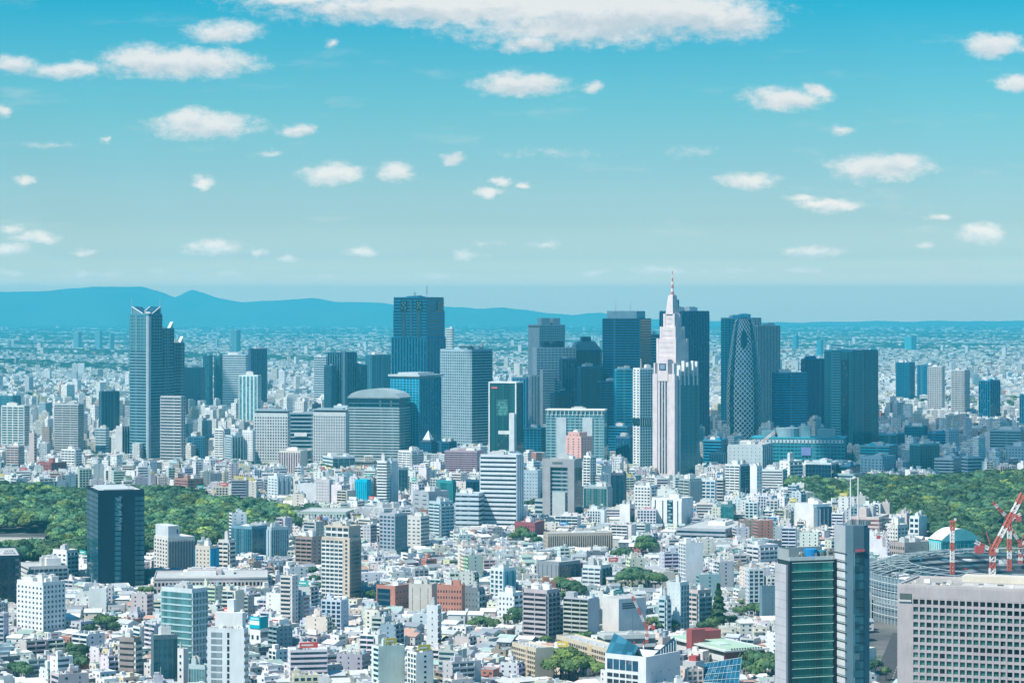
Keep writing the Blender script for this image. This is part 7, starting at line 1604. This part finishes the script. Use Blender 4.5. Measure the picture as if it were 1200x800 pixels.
ORD = ['', 'second ', 'third ', 'fourth ', 'fifth ', 'sixth ', 'seventh ', 'eighth ', 'ninth ', 'tenth ']
chosen = set()
for k in range(3):
    ids = [i for i, f in enumerate(FILL) if f['kind'] == k and f['vis'] > 6]; ids.sort(key=lambda i: -FILL[i]['vis']); chosen |= set(ids[:298])
labels_seen = {}; USED = set()
HX = np.array([((h['xl'] + h['xr']) / 2, min(h['vis'], 798) - 6) for h in HERO])
rest = Mesh()
nwin = 0
for i, f in sorted(enumerate(FILL), key=lambda t: -t[1]['vis']):
    if i not in chosen:
        if f['vis'] == 0 and f['y'] < 2200 and f['kind'] == 0: pass
        m, row, parts = building_parts(f, 1)
        for s_ in [m, row] + [p[1] for p in parts]: add_mesh(rest, s_, f['x'], f['y'], f['a'])
        if 'rows' in f:
            r1, fl, ph = f['rows']
            for k in range(fl):
                tmp = Mesh(); tmp.b = [tuple(list(b[:2]) + [b[2] + k * ph, b[3] + k * ph] + list(b[4:])) for b in r1.b]; add_mesh(rest, tmp, f['x'], f['y'], f['a'])
        continue
    m, row, parts = building_parts(f, 2)
    py = PY0 + (HC - f['h'] / 2) * F / f['y']
    d = (HX[:, 0] - f['px']) ** 2 + ((HX[:, 1] - py) * 1.6) ** 2
    desc = None
    feat = {0: ['two-storey', 'three-storey', 'low', 'one-storey'][0 if f['fl'] == 2 else 1 if f['fl'] == 3 else 3 if f['fl'] == 1 else 2], 1: 'mid-rise' if f['fl'] < 8 else 'tall', 2: 'mid-rise' if f['fl'] < 8 else 'tall'}[f['kind']]
    pn = [p[0] for p in parts]
    extra = ' with a roof billboard' if 'billboard' in pn else ' with a rooftop tank' if 'water_tank' in pn else (' with a rooftop aerial' if 'antenna' in pn else (' with a roof box' if 'roof_box' in pn and f['kind'] == 0 else ''))
    for hi in np.argsort(d)[:12]:
        h = HERO[hi]
        side = 'left of' if f['px'] < h['xl'] else ('right of' if f['px'] > h['xr'] else ('in front of' if f['y'] < h['Y'] else 'behind'))
        base = f"{PN[f['ci']]} {feat} {NLAB[f['kind']]}{extra}, $ {side} the {h['short']}"
        n = labels_seen.get(base, 0)
        if n == 0 or (hi == np.argsort(d)[11]): desc = base; break
    n = labels_seen.get(desc, 0); labels_seen[desc] = n + 1
    rk = ('just' if n == 0 else f"{ORD[min(n, 9)]}one" + ('' if n < 10 else ' further'))
    lab = desc.replace('$', rk)
    if len(lab.replace(',', '').split()) > 16: lab = lab.replace(extra, '')
    lab = ' '.join(lab.split()[:16])
    for o_ in ORD[1:]:
        if lab not in USED: break
        lab = re.sub(r', (just|\w+ one) ', ', ' + o_ + 'one ', lab)
    USED.add(lab)
    root = bpy.data.objects.new(NOUN[f['kind']], None); link(root, None, (f['x'], f['y'], 0)); root.rotation_euler = (0, 0, f['a'])
    tag(root, lab, CAT[f['kind']], GRP[f['kind']])
    big = f['vis'] > 330
    if 'rows' in f:
        r1, fl, ph = f['rows']
        if big and r1.b:
            me = r1.data('window_glazing')
            for k in range(fl): link(bpy.data.objects.new('window_glazing', me), root, (0, 0, k * ph)); nwin += 1
        else:
            for k in range(fl):
                for b in r1.b: m.b.append(tuple(list(b[:2]) + [b[2] + k * ph, b[3] + k * ph] + list(b[4:])))
    m.b += row.b
    m.obj('wall', root)
    for nm, pm in parts:
        if nm == 'roof' or f['vis'] > 60 or nm in ('stair_house',): pm.obj(nm, root)
        else: pm.obj(nm, root)
o = rest.obj('city_buildings', floor=False); tag(o, 'countless smaller pale buildings packed between the named ones', 'buildings', kind='stuff')
print('FILL', len(FILL), 'chosen', len(chosen), 'rows', nwin, 'rest boxes', len(rest.b))

# the streets between them
def roads():
    M, nt, b = mat('asphalt'); geo = N(nt, 'ShaderNodeNewGeometry')
    nt.links.new(ramp(nt, noise(nt, geo.outputs['Position'], .2, 4), [(.3, (.045, .047, .05)), (.7, (.075, .075, .078))]), b.inputs['Base Color']); b.inputs['Roughness'].default_value = .85
    def strip_(p0, p1, w):
        a, c = np.array(p0), np.array(p1); d = (c - a) / np.linalg.norm(c - a); n_ = np.array((-d[1], d[0])) * w / 2
        sheet('road', [a - n_, c - n_, c + n_, a + n_][::1], .008, M)
    strip_((wx(1010, 1300), 1300), (wx(1066, 1820), 1820), 24)
    strip_((wx(640, 1480), 1480), (wx(910, 1830), 1830), 18)
    W2 = mat('road_paint')[0]; W2.node_tree.nodes['Principled BSDF'].inputs['Base Color'].default_value = (.75, .75, .73, 1)
    a, c = np.array((wx(1010, 1300), 1300.)), np.array((wx(1066, 1820), 1820.)); d = (c - a) / np.linalg.norm(c - a); L = np.linalg.norm(c - a)
    V = []; k = 0
    while k < L: 
        p = a + d * k; q = a + d * (k + 6); nn = np.array((-d[1], d[0])) * .12; V += [(*(p - nn), .014), (*(q - nn), .014), (*(q + nn), .014), (*(p + nn), .014)]; k += 12
    V = np.array(V); me = make_mesh('road_marking', V, np.arange(len(V)), np.full(len(V) // 4, 4), np.zeros(len(V) // 4), None, mats=[W2]); tag(link(bpy.data.objects.new('road_marking', me)), kind='structure')
    Pg = mat('building_site_ground')[0]; Pg.node_tree.nodes['Principled BSDF'].inputs['Base Color'].default_value = (.42, .39, .34, 1)
    sheet('site_ground', [(wx(1035, 1350), 1350), (wx(1200, 1500), 1500), (wx(1200, 1700), 1700), (wx(1070, 1760), 1760)], .004, Pg)
    sheet('forecourt', [(wx(822, 1725), 1725), (wx(905, 1735), 1735), (wx(905, 1795), 1795), (wx(830, 1790), 1790)], .012, bpy.data.materials['pale_gravel'])
    cars = [((.75, .75, .74), 'white'), ((.05, .05, .06), 'black'), ((.4, .42, .44), 'silver'), ((.5, .06, .05), 'red'), ((.06, .12, .3), 'blue')]
    r = random.Random(8); k = 0
    for (p0, p1, n_, off) in (((wx(1010, 1300), 1330.), (wx(1066, 1820), 1700.), 16, 5), ((wx(1010, 1300), 1330.), (wx(1066, 1820), 1700.), 14, -5)):
        a, c = np.array(p0), np.array((wx(1066, 1820), 1820.)); a = np.array((wx(1010, 1300), 1300.)); d = (c - a) / np.linalg.norm(c - a); nn = np.array((-d[1], d[0])); t = 30
        for j in range(n_):
            t += r.uniform(8, 26); p = a + d * t + nn * off; cc, cn = r.choice(cars)
            m = Mesh(); prof = [(-2.1, .35), (-2.1, .85), (-1.3, .95), (-.8, 1.42), (.9, 1.42), (1.5, .95), (2.1, .8), (2.1, .35)]
            for s in (-.85, .85):
                pts = [(q[0], s, q[1]) for q in prof]; m.poly(pts if s < 0 else pts[::-1], cc)
            for q0, q1 in zip(prof, prof[1:] + prof[:1]): m.poly([(q0[0], .85, q0[1]), (q1[0], .85, q1[1]), (q1[0], -.85, q1[1]), (q0[0], -.85, q0[1])], cc)
            rt = bpy.data.objects.new('parked_car' if False else 'car', None); link(rt, None, (p[0], p[1], .01)); rt.rotation_euler = (0, 0, atan2(d[1], d[0]) + (0 if off < 0 else pi)); m.obj('body', rt)
            g = Mesh(); g.box(-.75, .85, -.87, -.855, .98, 1.34, G_K, GLASS); g.box(-.75, .85, .855, .87, .98, 1.34, G_K, GLASS); g.obj('window', rt)
            for (wx_, wy_) in ((-1.3, -.8), (1.3, -.8), (-1.3, .8), (1.3, .8)): w_ = Mesh(); w_.tube((wx_, wy_ - .09, .32), (wx_, wy_ + .09, .32), .31, (.02, .02, .02), 8); w_.obj('wheel', rt)
            tag(rt, f'small {cn} car on the road between the masted tower and the pinkish grid building', 'car', f'{cn} cars on the road right of the masted tower')
roads()

# mid-far belt: 3.4 to 6.5 km, whole quarters as one mass with windowed walls
def belt(name, y0, y1, cell, seed, hfun, label, windows=True, px0=-20, px1=1220):
    r = np.random.default_rng(seed); L = lots(y0, y1, px0, px1, cell, seed, dist=cell * 11)
    m = Mesh(); 
    for (X, Y, a, w) in L:
        if in_wood(X, Y, 12) or in_hero(X, Y, w * .5): continue
        h = hfun(r, X, Y); W, D = w * r.uniform(.6, .92), w * r.uniform(.6, .92)
        hm = hmax(X, Y, w * .5)
        if h > hm: h = hm
        if h < 3: continue
        c = pal[int(r.choice(len(pal), p=PW))][0]; rc = ROOFC[int(r.choice(len(ROOFC), p=RW))]
        m.box(-W / 2, W / 2, -D / 2, D / 2, 0, h, c, FACADE if windows else PAINT, rot=a, ox=X, oy=Y, top=PAINT)
        m.box(-W / 2 + .4, W / 2 - .4, -D / 2 + .4, D / 2 - .4, h + .01, h + .3, rc, PAINT, rot=a, ox=X, oy=Y)
        if r.random() < .6 and h > 8: q = r.uniform(.2, .4) * W; m.box(-q, q * .5, -q, q * .3, h + .31, h + r.uniform(2, 5), c, PAINT, rot=a, ox=X, oy=Y)
    o = m.obj(name, floor=False); tag(o, label, 'buildings', kind='stuff'); print(name, len(m.b))
def h1(r, X, Y):
    q = r.random(); v = .5 + .5 * sin(X / 210) * sin(Y / 260)
    return r.uniform(6, 12) if q > .42 + .25 * v else (r.uniform(14, 34) if q > .07 else r.uniform(35, 60))
def h2(r, X, Y):
    q = r.random(); v = .5 + .5 * sin(X / 500 + 1) * sin(Y / 700)
    return r.uniform(6, 11) if q > .18 + .22 * v else (r.uniform(12, 24) if q > .008 else r.uniform(32, 60))
def h3(r, X, Y):
    q = r.random(); v = .5 + .5 * sin(X / 900) * sin(Y / 1500)
    return r.uniform(6, 11) if q > .10 + .20 * v else (r.uniform(10, 20) if q > .004 else r.uniform(30, 55))
belt('city_buildings', 3460, 5400, 17, 51, h1, 'crowded pale buildings around and behind the towers')
belt('city_buildings', 5400, 9000, 24, 52, h2, 'crowded pale houses on the plain just behind the towers')
# the plain beyond: coarser with distance, houses as boxes, with groves between
def plain():
    r = np.random.default_rng(61); m = Mesh(); y = 9000.
    tx, ty, ts = [], [], []
    while y < 40500:
        cell = 24 + (y - 9000) * .0021; hw = (620 / F) * y
        n = int(2 * hw / cell); xs = np.linspace(-hw, hw, n) + r.uniform(-.4, .4, n) * cell
        for x in xs:
            yy = y + r.uniform(-.5, .5) * cell * 1.4; g = sin(x / 700 + 2 * sin(yy / 1900)) * sin(yy / 1100 + x / 1500) + .5 * sin(x / 230 + yy / 390)
            q = r.random()
            if g > .5 and q < .85 or q < .12:
                if q < .7: tx.append(x); ty.append(yy); ts.append(cell / 13)
                continue
            if q < .16: continue
            w = cell * r.uniform(.55, .95); h = h3(r, x, yy)
            if h > 30: w *= .7
            m.box(-w / 2, w / 2, -w / 2, w / 2 * r.uniform(.6, 1), 0, h, tuple(q * .8 for q in pal[int(r.choice(len(pal), p=PW))][0]), PAINT, rot=r.uniform(-.7, .7), ox=x, oy=yy, top=PAINT)
        y += cell * (1.25 + (y - 9000) / 12000)
    o = m.obj('distant_houses', floor=False); tag(o, 'pale carpet of houses covering the plain to the hills', 'houses', kind='stuff'); print('plain', len(m.b), len(tx))
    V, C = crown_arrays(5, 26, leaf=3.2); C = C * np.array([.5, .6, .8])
    o = merged_trees('distant_groves', np.array(tx), np.array(ty), np.array(ts), 3 + np.array(ts) * .8, stretch=.55, variants=[(V, C), (V[::-1] * np.array([1, -1, 1]), C)]); tag(o, 'dark groves scattered between the houses of the plain', 'groves', kind='stuff')
plain()
# small groves inside the middle belt
def groves():
    r = np.random.default_rng(71); X, Y, S = [], [], []
    for _ in range(5200):
        y = r.uniform(3500, 9000); x = wx(r.uniform(-10, 1210), y)
        if sin(x / 130 + sin(y / 210) * 2) * sin(y / 170 + x / 300) < .35 or in_hero(x, y, 8) or in_wood(x, y, 5): continue
        if hmax(x, y, 6) < 12: continue
        X.append(x); Y.append(y); S.append(r.uniform(.8, 1.6))
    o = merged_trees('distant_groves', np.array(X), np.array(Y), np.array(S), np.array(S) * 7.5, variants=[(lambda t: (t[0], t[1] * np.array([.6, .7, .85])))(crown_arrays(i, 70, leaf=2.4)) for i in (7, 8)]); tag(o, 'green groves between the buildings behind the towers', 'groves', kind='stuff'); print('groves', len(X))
groves()
# street and garden trees of the near quarters: single trees
def garden_trees():
    r = random.Random(12); n = 0; cnt = 0; fx = np.array([(f['x'], f['y'], max(f['W'], f['D']) * .62) for f in FILL])
    while n < 40 and cnt < 9000:
        cnt += 1; py = r.uniform(600, 800); Y = yb(py); px = r.uniform(0, 1040); x = wx(px, Y)
        if in_wood(x, Y, 10) or in_hero(x, Y, 4) or hmax(x, Y, 4) < 9: continue
        if np.any((fx[:, 0] - x) ** 2 + (fx[:, 1] - Y) ** 2 < (fx[:, 2] + 1.2) ** 2): continue
        tree(px, Y, r.uniform(.45, .8), 'small green street tree squeezed between pale buildings', 'street trees between the buildings'); n += 1
    print('garden trees', n)
garden_trees()
print('objects', len(bpy.data.objects))
